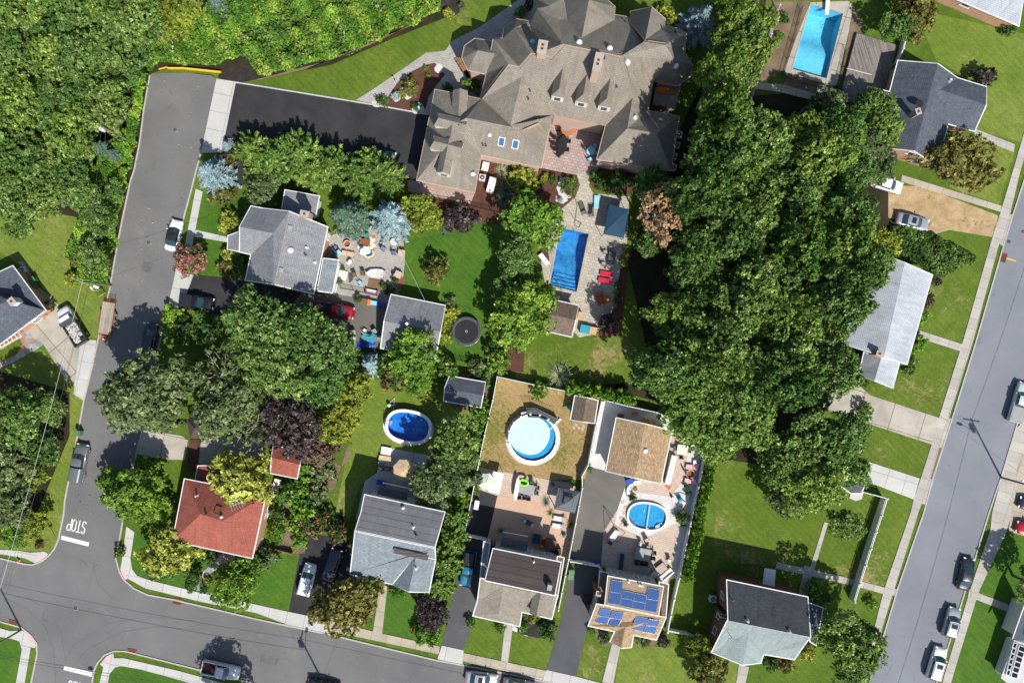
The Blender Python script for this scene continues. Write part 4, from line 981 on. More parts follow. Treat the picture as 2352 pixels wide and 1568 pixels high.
# large gable at the top edge
V3={'t':(1353,0,11.6),'t0':(1358,-28,11.4),'u':V2['n1'],'w1':V2['g2'],'w0':(1293,-10,7.2),'w00':(1300,-40,7),'e1':V2['n2'],'e2':(1413,16,E),'e3':(1395,0,E),'e4':(1362,-40,E)}
RF(M,V3,['t u w1 w0','t0 t w0 w00','t e3 e2 e1 u','t0 e4 e3 t'],'r_mansion',trim='brick_p',gut=.06,wall='brick_p')
# left wing D with small hip
V4={'r0':(1234,20,10.2),'a':(1293,101,13),'f':(1266,131,V['p6'][2]),'g':(1236,123,V['p5'][2]),'e0':(1216,59,E),'e1':(1229,-2,E),'n1':V2['n1'],'g2':V2['g2'],'g1':(1283,46,9.2),'h1':(1261,14,8.6),'h0':(1229,-20,6.3),'h2':(1293,-4,7.4)}
RF(M,V4,['r0 a f g e0 e1','r0 g1 g2 n1 a','r0 h1 g1','h1 h2 g2 g1','e1 h0 h1 r0','h0 h2 h1'],'r_mansion',trim='brick_p',gut=.06,wall='brick_p')
# gable C
V5={'r':(1181,65,9.0),'s':(1219,122,V['p4'][2]),'t':(1192,153,V['p3'][2]),'w0':(1154,89,6.6),'w1':(1158,62,E),'n0':(1187,44,E),'n1':(1216,49,E),'e0':(1216,60,6.2),'e1':(1236,123,V['p5'][2])}
RF(M,V5,['w0 w1 r s t','w1 n0 r','n0 n1 e0 e1 s r'],'r_mansion',trim='brick_p',gut=.06,wall='brick_p')
# strip B
V6={'r':(1133,90,8.6),'s':(1168,148,V['p2'][2]),'t':(1192,153,V['p3'][2]),'n0':(1129,84,6.8),'n1':(1154,89,6.6),'w0':(1117,170,5.4),'w1':(1108,227,V['p1'][2]),'w2':(1103,226,5.2)}
RF(M,V6,['r n1 t s','n0 n1 r','r s w1 w2 w0'],'r_mansion',trim='brick_p',gut=.06,wall='brick_p')
# turret
V7={'k':(1098,116,8.0),'m':(1152,127,8.2),'1':(1067,106,5.2),'2':(1091,89,5.2),'3':(1130,95,5.6),'5':(1117,171,5.2),'6':(1075,161,5.2),'7':(1061,134,5.2)}
RF(M,V7,['1 2 k','2 3 m k','m 5 6 k','6 7 k','7 1 k'],'r_mansion',trim='brick_p',gut=.08,wall='brick_p')
# south-east
EP=[V['pe'],(1427,129,13),(1502,186,E+.4)]
V8={'b':(1427,129,13),'c':(1478,97,12.2),'d':(1528,104,11.6),'x':(1548,137,10.2),'e':(1502,186,7.2),'f':(1490,255,6.4),'p':V['pe']}
RF(M,V8,['b c d x e f p'],'r_mansion',trim='brick_p',gut=0,wall='brick_p')
V9={'c':(1482,92,11.8),'c0':(1478,97,12.2),'w0':V2['n5'],'w1':(1448,27,E),'n':(1497,16,9.2),'e0':(1530,46,E),'e1':(1528,59,E+.3)}
RF(M,V9,['c w0 w1 n','n e0 e1 c'],'r_mansion',trim='brick_p',gut=.06,wall='brick_p')
V10={'c':(1482,92,11.8),'d':(1528,104,11.6),'e1':(1528,59,6.3),'g':(1558,66,E),'h':(1567,70,E),'i':(1577,77,E),'j':(1573,120,E),'x':(1548,137,10.2),'c0':(1478,97,12.2)}
RF(M,V10,['c0 c e1 g h d','h i j x d'],'r_mansion',trim='brick_p',gut=.06,wall='brick_p')
V11={'x':(1548,137,10.2),'1':(1575,124,E),'2':(1591,150,E),'3':(1586,175,E),'4':(1558,197,E),'5':(1502,186,6.2),'0':(1540,118,8.5)}
RF(M,V11,['x 0 1','x 1 2','x 2 3','x 3 4','x 4 5'],'r_mansion',trim='brick_p',gut=.06,wall='brick_p')
V12={'p':V['pe'],'w':(1391,289,E),'w2':(1371,366,E),'s':(1441,295,9.6),'t':(1508,306,9.6),'se':(1541,392,E),'ne':(1560,269,E),'f':(1490,255,6.4),'f2':(1535,262,6.0)}
RF(M,V12,['p w w2 s','w2 se t s','se ne t','ne f2 f s t','f p s'],'r_mansion',trim='brick_p',gut=.08,wall='brick_p')
slabm=MB(); slabm.prism(wp([(1500,188),(1558,200),(1540,264),(1490,256)]),0,3.2); slabm.build('terrace',P['rock'],M)
# south gable C ridge
RF(M,{'k':V['pk'],'a':V['q5'],'a1':V['p1'],'b':(1173,288,8.2)},['k b a a1'],'r_mansion',trim='brick_p',gut=0)
RF(M,{'k':V['pk'],'w':(1271,264,E),'e':(1261,297,5.6),'d':(1236,275,8.2),'c':(1193,294,8.2),'b':(1173,288,8.2)},['k b c d e w'],'r_mansion',trim='brick_p',gut=0)
# garage wing
g0=4.8
V13={'sw':(957,414,g0),'se':(1090,442,g0),'ic':(1106,356,g0),'t1':(1071,271,8.2),'j1':(1039,288,8.2),'j2':(1034,320,8.2),'w1':(983,285,g0),'w2':(993,240,g0),'nw':(999,206,g0),'n1':(1027,211,g0),'n2':(1105,228,g0),
'k':(1178,292,8.2),'k2':(1193,294,8.2),'q':(1236,275,8.2),'e1':(1261,298,g0),'e2':(1243,385,g0)}
RF(M,V13,['sw se j2','se ic t1 j1 j2','ic e2 k2 k t1','e2 e1 q k2','sw j2 j1 w2 w1','w2 nw j1','nw n1 j1','n1 n2 k t1 j1'],'r_mansion',trim='brick_p',gut=.07,wall='brick_p')
for (x,y,f) in ((1010,281,ang(-1,-.25)),(1000,333,ang(-1,-.25))): dormer(M,x-6,y,f,1.7,1.6,4.2,wall='cream',over=.06,hip=.5,window=False)
dormer(M,1059,218,ang(.05,-1) ,1.9,1.6,3.6,wall='cream',window=False,over=.06)
dormer(M,1021,405,ang(-.2,1),1.7,1.9,4.6,wall='cream',rise=.6,over=.06)
for x,y in ((1279,226),(1333,238),(1385,248)): dormer(M,x,y+7,ang(-.18,1),1.6,2.1,5,wall='cream',rise=.75,over=.06,hip=.7)
skylight(M,1152,325,.9,1.35); skylight(M,1184,331,.9,1.35)
chimney(M,1246,108,1.1,1.6,13.2,R(-10),z=8.5); chimney(M,1374,143,.95,2.3,14.2,R(-12),z=9)
for x,y in ((1330,98),(1400,112),(1441,143)): dome(M,x,y,.38,'white',.35,'tubular_skylight')
dome(M,1223,98,.38,'lblue',.3,'tubular_skylight'); dome(M,1553,152,.3,'white',.5,'roof_vent'); dome(M,1458,270,.28,'white',.5,'roof_vent')
for x,y in ((1436,50),(1550,74),(1388,134),(1416,200),(1217,209),(1213,227),(1054,289),(1116,334),(1109,333)): vent(M,x,y,.08,.4,'dark')
for x,y in ((1125,310),(1517,276)): vent(M,x,y,.12,.35,'white')
p=hit(1087,402,M)[0]; mb=MB(); mb.lathe([(.03,p.z),(.03,p.z+.35)],p.x,p.y,6); mb.lathe([(.02,p.z+.4),(.25,p.z+.43),(.38,p.z+.52)],p.x,p.y,14,sx=1,sy=.8); mb.build('satellite_dish',P['lgrey'],M)
# orange awning over terrace
mb=MB(); a=[W(1503,203,3.9),W(1512,199,4.3),W(1530,200,4.4),W(1548,205,4.3),W(1558,211,3.9),W(1545,215,3.7),W(1525,215,3.6),W(1510,212,3.7)]
mb.face(a,0); mb.face([q-Vector((0,0,.12)) for q in a[::-1]],0)
for i in range(8): mb.face([a[i]-Vector((0,0,.12)),a[(i+1)%8]-Vector((0,0,.12)),a[(i+1)%8],a[i]])
mb.build('awning',P['copper'],M)
# side steps of the turret
h=thing('wooden_steps','reddish brown wooden steps with railings below the left turret of the mansion','steps',W(1068,160),0)
mb=MB()
for i in range(6):
    q=W(1056+i*5,145+i*8); mb.box(q.x,q.y,.15*(i+1) if i<3 else .5,1.7,.62,.14,0,R(-57))
mb.build('tread',P['wbrown'],h)
mb=MB()
for sx in (-10,11): 
    a,b=W(1052+sx*.8+4,139-sx*.55),W(1086+sx*.8,190-sx*.55); mb.tube(a+Vector((0,0,.95)),b+Vector((0,0,1.3)),.03)
    for k in range(6): q=a.lerp(b,k/5); mb.tube(q,q+Vector((0,0,1.0)),.025)
mb.build('handrail',P['black'],h)
# ---- house with flower patio (grey roof) ----------------------------------
h=HB=house('brick_house','brick house with a large grey shingle roof beside the furniture-strewn patio',655,570)
V={'a':(577,474,4.2),'b':(603,479,4.2),'c':(663,486,6.9),'d':(752,522,4.2),'e':(720,674,4.2),'f':(628,652,6.9),'g':(564,643,4.2),'h':(577,584,4.2),'i':(551,578,4.2),'j':(551,521,6.2),'k':(628,536,6.5),'m':(572,474,4.2)}
RF(h,V,['c d e f','b c f g h k','a b k j','j k h i'],'r_grey',wall='brick',trim='white')
gable(h,[(655,437),(733,451),(724,498),(647,483)],[(651,460),(728,475)],3.1,3.2,'r_grey',wall='siding_w',name='annex_roof',wname='annex_wall')
RF(h,{'a':(524,542,2.8),'b':(550,532,3.3),'c':(551,577,3.3),'d':(523,572,2.8)},['a b c d'],'r_grey',name='porch_roof',wall='siding_w',wname='porch_wall')
RF(h,{'a':(743,594,3.4),'b':(777,598,2.8),'c':(763,672,2.8),'d':(729,667,3.4)},['a b c d'],'r_bluegrey',name='sunroom_roof',wall='siding_w',wname='sunroom_wall',inset=.2)
for x,y in ((779,620),(774,640),(770,660)): win(h,x,y,1.1,1.1)
for x,y in ((750,543),(758,548)): win(h,x,y,.9,1.3)
dome(h,667,574,.42,'lgrey',.25,'roof_dome')
for x,y in ((665,523),(645,620)): boxvent(h,x,y,.5,.25,'grey')
for x,y in ((705,569),(724,603),(693,664),(702,585)): vent(h,x,y,.09,.45,'white' if x!=702 else 'dark')
chimney(h,699,491,1.1,.75,7.4,R(-12),'brick',1,z=5)
h=house('garage','detached garage with grey shingle gable roof left of the trampoline',945,740,'garage')
gable(h,[(899,677),(1022,702),(1000,823),(875,799)],[(883,737),(1011,762)],2.8,4.6,'r_grey',wall='siding_w'); 
RG=h
for x,y in ((936,744),): vent(h,x,y,.15,.8,'white')
h=house('pool_house','small pool house with brown shingle roof at the foot of the pool deck',1290,730,'shed')
gable(h,[(1280,691),(1328,702),(1313,773),(1251,759)],[(1262,722),(1322,735)],2.4,3.5,'r_brown',wall='siding_t')
h=house('shed','small garden shed with dark slate roof between the oval pool and the white fence',1068,900,'shed')
gable(h,[(1033,864),(1114,878),(1104,935),(1020,920)],[(1022,891),(1109,908)],2.3,3.3,'r_slate',wall='siding_t')
h=house('shed','brown-roofed garden shed in the dry yard beside the round pool',1343,940,'shed')
gable(h,[(1321,909),(1311,963),(1365,971),(1373,920)],[(1348,914),(1339,968)],2.3,3.2,'r_brown',wall='siding_t')
h=house('garage','detached garage with bright tan shingle roof beside the white gravel strip',1465,1035,'garage')
gable(h,[(1416,960),(1392,1081),(1518,1109),(1543,990)],[(1482,974),(1458,1097)],2.9,4.3,'r_tan',wall='siding_w')
dome(h,1482,1034,.36,'lgrey',.22,'roof_dome')
# red hip roof
h=HR=house('brick_house','brick house with a bright red hipped roof and white gutters by the crossroads',510,1185)
V={'a':(424,1100,5),'b':(610,1137,5),'c':(579,1281,5),'d':(397,1241,5),'r':(462,1193,7.6),'s':(510,1202,7.6)}
V['r']=(461,1180,7.6); V['s']=(512,1196,7.6)
RF(h,V,['a b s r','b c s','c d r s','d a r'],'r_red',wall='brick')
RF(h,{'a':(455,1070,3),'b':(500,1070,3),'c':(500,1105,3.4),'d':(448,1105,3.4)},['a b c d'],'r_red',name='porch_roof',wall='brick',wname='porch_wall')
skylight(h,500,1172,.75,1.1,frame='brick_d',pane='rust'); dome(h,509,1186,.22,'lgrey',.3,'roof_vent'); vent(h,453,1138,.08,.5); vent(h,473,1180,.09,.4,'dark')
for x,y in ((617,1166),(612,1182),(603,1240),(597,1256)): win(h,x,y,.9,1.2)

l,n,t,b=onroof(h,555,1150); mb=MB()
mb.tube(l,l+Vector((0,0,2.2)),.03)
for k in range(5): q=l+Vector((0,0,2.2))+Vector((.35*(k-2),.12*(k-2),0)); mb.tube(q+Vector((-.25,.7,0)),q+Vector((.25,-.7,0)),.02,.02,4)
mb.tube(l+Vector((-.8,-.25,2.2)),l+Vector((.8,.25,2.2)),.025,.025,4); mb.build('antenna',P['lgrey'],h)
h=house('shed','small square shed with a red shingle roof under the purple-leaved tree',655,1063,'shed')
gable(h,[(629,1022),(691,1041),(682,1098),(622,1086)],[(624,1050),(688,1067)],2.5,3.5,'r_red',wall='brick')
# left edge house
h=HL=house('house','dark slate-roofed house cut by the left edge beside the white dump truck',20,700)
V={'a':(-60,652,3.1),'a1':(29,611,3.1),'b':(104,712,3.1),'c':(-30,812,3.1),'r':(22,690,5.4),'q':(-90,735,5.4)}
RF(h,V,['a a1 b r q','b c q r'],'r_slate',wall='brick')
chimney(h,26,692,.9,.8,5.9,R(-50),'siding_w',1,z=4)
for x,y in ((85,735),): win(h,x,y,1.2,1.2)
mb=MB()
for i in range(6):
    f=i/5; a=W(36-f*40,758+f*25,2.3); b=W(50-f*48,772+f*26,1.9); mb.tube(a,b,.06,.06,4)
mb.tube(W(36,757,2.35),W(-6,784,2.35),.07); mb.tube(W(50,772,1.9),W(0,799,1.9),.07); mb.build('awning_frame',P['white'],h)
# house behind the oval pool
h=HG=house('house','grey house with a flat dark rear roof and blue-grey shingled front facing the lower street',910,1250)
V={'a':(838,1136,6.3),'a2':(850,1139,6.3),'b':(1021,1176,6.3),'c':(998,1257,7.4),'d':(816,1219,7.4),'n':(830,1176,6.8),'x1':(853,1145,6.35),'e':(805,1318,4.4),'f':(903,1341,4.4),'k':(957,1273,6.9),'m':(939,1358,6.5),'n2':(985,1358,4.9),'o':(1000,1283,5.2)}
RF(h,V,['a a2 b c d n'],'r_flat',wall='siding_w',wname='rear_wall')
RF(h,V,['d c o k f e'],'r_bluegrey',wall='brick')
RF(h,V,['f k m','k o n2 m'],'r_bluegrey',name='gable_roof',wall='siding_w',wname='gable_wall')
mb=MB(); mb.prism(wp([(878,1110),(943,1124),(938,1152),(872,1140)]),2.6,2.75); mb.build('porch_roof',P['r_flat'],h)
mb=MB(); mb.tube(W(879,1108,2.75),W(943,1122,2.75),.1); 
for q in ((880,1111),(941,1124)): mb.tube(W(q[0],q[1],0),W(q[0],q[1],2.7),.06)
mb.build('porch_rail',P['white'],h)
for x,y in ((950,1210),(1175,1),): 
    if x<1100: vent(h,x,y,.09,.5)
vent(h,956,1229,.12,.4,'dark'); vent(h,957,1303,.09,.7,'white'); mb=MB(); q=W(926,1165,6.5); mb.lathe([(.25,6.2),(.25,6.8),(.1,6.9)],q.x,q.y,10); mb.build('roof_vent',P['lgrey'],h)
mb=MB(); a,b=W(933,1226,7.0),W(997,1240,7.0); mb.prism(wp([(923,1227),(998,1243),(994,1254),(921,1238)]),7.2,7.26); mb.build('roof_patch',P['r_metalb'],h)
# brown/grey house
h=HN=house('house','house with a brown flat rear roof and taupe shingled front beside the peach patio',1190,1350)
RF(h,{'a':(1133,1260,6.3),'b':(1288,1291,6.3),'c':(1274,1366,7.2),'d':(1115,1332,7.2)},['a b c d'],'r_flatb',wall='siding')
RF(h,{'a':(1112,1244,4.6),'b':(1125,1247,4.6),'c':(1112,1333,4.9),'d':(1103,1328,4.6)},['a b c d'],'r_bluegrey',name='side_roof',wall='siding',wname='side_wall')
RF(h,{'a':(1281,1278,4.6),'b':(1295,1281,4.6),'c':(1280,1370,4.9),'d':(1273,1364,5.2)},['a b c d'],'r_brown',name='side_roof',wall='siding',wname='side_wall')
V={'d':(1103,1328,6.2),'c':(1282,1368,6.2),'s1':(1267,1420,4.3),'s2':(1198,1404,4.3),'s3':(1193,1437,4.3),'s4':(1087,1413,4.3),'k':(1157,1343,6.6),'m':(1145,1410,5.6),'w':(1096,1381,5.1),'c1':(1176,1344,6.6)}
V={'d':(1104,1328,6.4),'c':(1280,1367,6.4),'s1':(1267,1420,4.3),'s2':(1198,1404,4.4),'s3':(1193,1437,4.0),'s4':(1087,1413,4.0),'k':(1157,1343,6.2),'m':(1145,1409,5.5),'w':(1097,1381,4.9)}
RF(h,V,['d k w','k m w','w m s4','m s3 s4','k s2 s3 m','d c s1 s2 k'],'r_mansion',wall='siding',wname='front_wall')
dormer(h,1231,1402,ang(-.2,1),1.6,1.1,3.2,window=False,wall='siding')
mb=MB(); mb.box(*W(1262,1346,7.5),.6,.75,1.2,0,R(-12)); mb.build('roof_vent',P['grey'],h)
vent(h,1226,1289,.08,.4); 
for x,y,w in ((1216,1260,1),(1214,1268,1),(1258,1272,1.1),(1245,1279,1.1),(1256,1283,1.1),(1168,1250,1.3),(1183,1253,.9)): win(h,x,y,w,1)
mb=MB(); mb.prism(wp([(1154,1222),(1212,1232),(1207,1262),(1147,1252)]),2.7,2.85); mb.build('porch_roof',P['r_flat'],h)
mb=MB(); mb.tube(W(1154,1221,2.95),W(1212,1231,2.95),.07); mb.tube(W(1154,1221,.2),W(1154,1221,2.9),.06); mb.tube(W(1212,1231,.2),W(1212,1231,2.9),.06); mb.build('porch_rail',P['white'],h)
# solar house
h=HS=house('house','house with a tan roof carrying blue solar panels next to the small oval pool',1445,1400)
RF(h,{'a':(1397,1323,6.4),'b':(1523,1347,6.4),'c':(1512,1413,7.1),'d':(1390,1388,7.1)},['a b c d'],'tanroof',wall='siding')
RF(h,{'a':(1379,1312,4.5),'b':(1396,1316,4.5),'c':(1390,1388,4.8),'d':(1371,1387,4.5)},['a b c d'],'r_brown',name='side_roof',wall='siding',wname='side_wall')
RF(h,{'a':(1515,1337,4.5),'b':(1535,1342,4.5),'c':(1529,1416,4.8),'d':(1512,1412,5.2)},['a b c d'],'r_brown',name='side_roof',wall='siding',wname='side_wall')
V={'d':(1371,1387,6.3),'c':(1529,1418,6.3),'s1':(1507,1468,4.2),'s2':(1455,1457,4.2),'s3':(1450,1485,4.0),'s4':(1427,1487,5.0),'s5':(1402,1473,4.0),'s6':(1413,1449,4.3),'s7':(1352,1436,4.2),'k':(1436,1440,5.5)}
RF(h,V,['d c s1 s2 k s6 s7','k s2 s3 s4','k s4 s5 s6'],'r_tan',wall='siding',wname='front_wall')
o4=lambda t,dx=1176,dy=1176:[(dx+a/4,dy+b/4) for a,b in t]
for q in ([(915,620),(1020,635),(1003,745),(898,728)],[(898,728),(1003,745),(990,850),(885,835)],[(1015,715),(1122,738),(1112,805),(1003,785)],[(1003,785),(1112,805),(1103,878),(990,855)],
 [(1130,740),(1235,758),(1225,832),(1117,812)],[(1117,812),(1225,832),(1213,898),(1107,880)],[(1248,690),(1355,710),(1343,810),(1232,792)],[(1232,792),(1343,810),(1322,920),(1217,900)],
 [(815,880),(912,898),(888,965),(790,945)],[(790,945),(888,965),(867,1025),(765,1005)],[(922,905),(1025,922),(1003,985),(897,965)],[(897,965),(1003,985),(975,1047),(877,1027)],
 [(1145,950),(1248,973),(1222,1033),(1120,1010)],[(1120,1010),(1222,1033),(1198,1090),(1095,1070)],[(1258,978),(1360,992),(1335,1050),(1232,1035)],[(1232,1035),(1335,1050),(1308,1115),(1207,1097)]):
    panelq(h,o4(q))
chimney(h,1375,1363,.6,.6,5.6,R(-12),'brick_d',1,z=0)
for x,y in ((1410,1313),(1461,1326),(1488,1331),(1418,1325)): win(h,x,y,1.1 if x!=1461 else .8,1.0)
for x,y in ((1444,1335),(1468,1342),(1474,1344)): vent(h,x,y,.09,.35,'white')
win(h,1368,1380,.8,1); win(h,1358,1398,.8,1)
# brick house lower right
h=HK=house('brick_house','dark brick house with black rear roof and grey-green hipped front at the lower right',1760,1425)
RF(h,{'a':(1670,1332,6.2),'b':(1855,1371,6.2),'c':(1861,1461,7.2),'d':(1673,1423,7.2)},['a b c d'],'r_dark',wall='brick_d')
V={'d':(1672,1424,7.2),'c':(1861,1462,7.2),'e':(1846,1482,6.6),'f':(1824,1513,4.5),'g':(1753,1501,4.7),'h':(1747,1521,4.2),'i':(1706,1526,5.2),'j':(1635,1497,4.2),'k':(1721,1450,6.8)}
RF(h,V,['d c e f g k','k g h i','d k i j'],'r_teal',wall='brick_d',wname='front_wall')
RF(h,{'a':(1857,1384,3.2),'b':(1890,1396,2.8),'c':(1874,1480,2.8),'d':(1861,1472,3.2)},['a b c d'],'r_slate',name='side_roof',wall='siding_w',wname='side_wall')
for x,y,w in ((1660,1367,1),(1665,1416,1.6),(1650,1414,.8),(1642,1448,1.1)): win(h,x,y,w,1.3)
vent(h,1716,1424,.12,.5,'grey'); vent(h,1812,1449,.12,.5,'grey'); vent(h,1681,1376,.06,.6,'dark')
mb=MB(); mb.prism(wp([(1743,1292),(1768,1296),(1764,1344),(1737,1340)]),2.5,2.6); mb.build('porch_roof',P['white'],h)
mb=MB(); l=W(1675,1456,7); l=hit(1675,1456,h)[0]; mb.tube(l,l+Vector((0,0,1.6)),.03); mb.tube(l+Vector((-.7,.1,1.6)),l+Vector((.7,-.1,1.6)),.02)
for k in range(4): q=l+Vector((-.6+.4*k,0,1.6)); mb.tube(q+Vector((0,-.4,0)),q+Vector((0,.4,0)),.015)
mb.build('antenna',P['dark'],h)
# house top right
h=HT=house('brick_house','brick house with a charcoal cross-gabled roof beside the wooden deck at the top right',2120,255)
WP=[(2063,140,3.3),(2154,147,5.8),(2100,346,5.8)]
V={'a':(2063,140,3.3),'b':(2154,147,5.8),'c':(2200,180,3.3),'d':(2265,200,3.2),'r':(2265,241,5.0),'s':(2238,301,3.2),'g':(2178,284,3.3),'h':(2151,380,3.3),'f':(2100,346,5.8),'i':pz(2010,337,*WP),'j':pz(1986,240,*WP),'k':pz(1994,200,*WP),'l':pz(2044,212,*WP),'m':(2158,206,5.4)}
for q in 'ijk': V[q]=(V[q][0],V[q][1],max(2.3,V[q][2]))
RF(h,V,['a b f i j k l','b c m','b m g h f' ,'c d r m','m r s g'],'r_slate',wall='brick')
chimney(h,2110,256,.75,.6,7.0,R(-70),'siding_t',1,z=4.5)
l=hit(2106,241,h)[0]; mb=MB(); mb.lathe([(.25,l.z+.5),(.5,l.z+.62),(.52,l.z+.66)],l.x,l.y,16); mb.tube(l,l+Vector((0,0,.6)),.05); mb.build('satellite_dish',P['black'],h)
vent(h,2180,186,.1,.5,'white')
for x,y in ((2092,352),(2106,371)): win(h,x,y,1.1,1.1)
# pale grey roof house
h=HP_=house('house','long low house with a pale grey roof overhung by trees beside the right street',2045,750)
V={'a':(1990,570,3.1),'b':(2078,604,5.0),'c':(2141,632,3.1),'d':(2083,836,3.1),'e':(2066,831,3.5),'f':(2031,818,5.0),'g':(1940,790,3.1)}
RF(h,V,['a b f g','b c d e f'],'r_pale',wall='brick')
RF(h,{'a':(2066,832,3.0),'b':(2050,890,3.0),'c':(2009,873,4.5),'d':(2024,822,4.5),'e':(1973,862,3.0),'g':(1985,810,3.0)},['a b c d','d c e g'],'r_pale',name='side_roof',wall='brick',wname='side_wall')
chimney(h,2021,812,.8,.6,5.6,R(-17),'brick',1,z=3)
# top right corner house
h=house('brick_house','brick house with a pale grey roof cut by the top right corner',2300,0)
V={'a':(2120,-35,2.9),'b':(2340,59,2.9),'c':(2360,-60,2.9),'r':(2318,-20,5),'q':(2150,-90,5),'s':(2322,-40,5)}
RF(h,V,['a b r q','b c r'],'r_pale',wall='brick',z0=.0)
for x,y in ((2300,22+8),(2222,12)): win(h,x-5,y,1.4,.8,mull=0)
# lower right corner house
h=house('house','pale blue-white house with rows of small windows at the lower right edge',2345,1500)
V={'a':(2353,1385,3.4),'b':(2440,1400,3.4),'c':(2430,1600,3.4),'d':(2325,1466,3.4),'r':(2395,1420,5.2),'s':(2385,1560,5.2),'e':(2290,1560,3.4)}
RF(h,{'a':(2356,1385,3.4),'b':(2400,1395,5.2),'c':(2372,1480,5.2),'d':(2327,1466,3.4)},['a b c d'],'r_pale',wall='siding_w')
RF(h,{'a':(2332,1470,2.4),'b':(2372,1480,3.4),'c':(2345,1590,3.4),'d':(2302,1556,2.4)},['a b c d'],'siding_w',name='sunroom_roof',wall='siding_w',wname='sunroom_wall')
for i in range(6):
    f=i/5; 
    skylight(h,2347-f*17,1489+f*60,.8,.85,name='roof_window',pane='glass')
    skylight(h,2331-f*15,1481+f*62,.8,.5,name='roof_window',pane='glass')
h=house('garage','dark grey-roofed garage half hidden under the trees left of the white driveway',1940,1110,'garage')
gable(h,[(1893,1070),(1985,1100),(1978,1132),(1955,1132)],[(1890,1085),(1984,1118)],2.4,2.9,'r_slate',wall='siding_w')
# gazebos -------------------------------------------------------------------
def gazebo(label,x0,pts,apex,z0,z1,mat,top=0,posts='dark',name='gazebo'):
    h=house(name,label,*apex,cat='gazebo')
    mb=MB(); n=len(pts); ap=W(apex[0],apex[1],z1); Q=[W(a,b,z0) for a,b in pts]
    for i in range(n):
        a,b=Q[i],Q[(i+1)%n]
        if (a-ap).cross(b-ap).z<0: a,b=b,a
        mb.face([a,b,ap]); mb.face([a-Vector((0,0,.12)),b-Vector((0,0,.12)),b,a],1)
    mb.build('roof',[P[mat],P['dark']],h)
    if top:
        mb=MB(); u=Vector((0,0,.35))
        for i in range(n):
            a,b=ap.lerp(Q[i],top)+u,ap.lerp(Q[(i+1)%n],top)+u
            if (a-ap).cross(b-ap).z<0: a,b=b,a
            mb.face([a,b,ap+u]); mb.face([a-Vector((0,0,.1)),b-Vector((0,0,.1)),b,a])
        mb.build('roof_cap',P[mat],h)
    c=sum(Q,Vector())/n
    for q in Q:
        mb=MB(); b=c.lerp(q,.92); mb.tube((b.x,b.y,0),(b.x,b.y,z0),.07,.07,6); mb.build('post',P[posts],h)
gazebo('square gazebo with a ribbed grey metal roof beside the peach patio',0,[(1282,1119),(1333,1129),(1321,1178),(1272,1169)],(1307,1150),2.4,3.5,'r_metal',.4)
gazebo('small brown metal-roofed gazebo half under the trees above the red-roofed house',0,[(428,962),(470,955),(485,1000),(437,1006)],(447,984),2.4,3.6,'r_metalb',0)
h=house('canopy','dark blue square canopy shading the right side of the pool deck',1413,505,'canopy')
Q=[W(1400,470,2.5),W(1444,480,2.5),W(1433,546,2.5),W(1386,537,2.5)]; ap=W(1415,508,3.0); mb=MB()
for i in range(4): mb.face([Q[(i+1)%4],Q[i],ap] if (Q[i]-ap).cross(Q[(i+1)%4]-ap).z<0 else [Q[i],Q[(i+1)%4],ap]); mb.face([Q[i]-Vector((0,0,.3)),Q[(i+1)%4]-Vector((0,0,.3)),Q[(i+1)%4],Q[i]])
mb.build('fabric_roof',P['navy'],h)
for q in Q: mb=MB(); mb.tube((q.x,q.y,0),q,.05,.05,6); mb.build('post',P['black'],h)
# decks ---------------------------------------------------------------------
h=house('deck','weathered grey wooden deck between the long pale pool and the charcoal-roofed house',1990,160,'deck')
mb=MB(); mb.prism(wp([(1964,80),(2055,107),(2042,165),(2036,212),(1996,203),(1986,240),(1940,238),(1924,232)]),.05,.62); mb.build('boards',P['wdeck'],h,R(-73))
mb=MB(); a=W(1945,157,.66); b=W(2002,172,.66); mb.tube(a,b,.06,.06,4); mb.build('trim_board',P['lgrey'],h)
# ---------------------------------------------------------------- vehicles
def paint(name,c,metal=.3):
    if name in MATS: return MATS[name]
    m,nt,b=newmat(name); b.inputs['Base Color'].default_value=c4(c); b.inputs['Metallic'].default_value=metal; b.inputs['Roughness'].default_value=.32
    b.inputs['Coat Weight'].default_value=.8; b.inputs['Coat Roughness'].default_value=.05; return m
PT={'white':paint('paint_white',(.64,.65,.66),0),'black':paint('paint_black',(.006,.007,.010),.2),'red':paint('paint_red',(.30,.006,.015),.35),'silver':paint('paint_silver',(.36,.38,.41),.5),'grey':paint('paint_grey',(.19,.2,.21),.5),
'dark':paint('paint_dark_blue_grey',(.02,.026,.036),.4),'teal':paint('paint_teal',(.015,.16,.27),.35),'blue':paint('paint_dark_teal_blue',(.01,.06,.10),.4),'greenwhite':paint('paint_pale_green',(.48,.55,.53),.2)}
RIM=plain('wheel_rim_alloy',(.4,.41,.42),.3,.8); TYRE=plain('tyre_rubber',(.02,.02,.021),.8); TAIL=plain('tail_light_red',(.5,.01,.01),.25); HEAD=plain('head_light_clear',(.65,.68,.7),.12)
def wheel(o,x,y,r=.34):
    s=1 if y>0 else -1
    mb=MB(); mb.tube((x,y-.11*s,r),(x,y+.11*s,r),r,r,18); w=mb.build('wheel',TYRE,o,local=True)
    mb=MB(); mb.tube((x,y+.10*s,r),(x,y+.125*s,r),r*.64,r*.6,14); mb.build('rim',RIM,w,local=True)
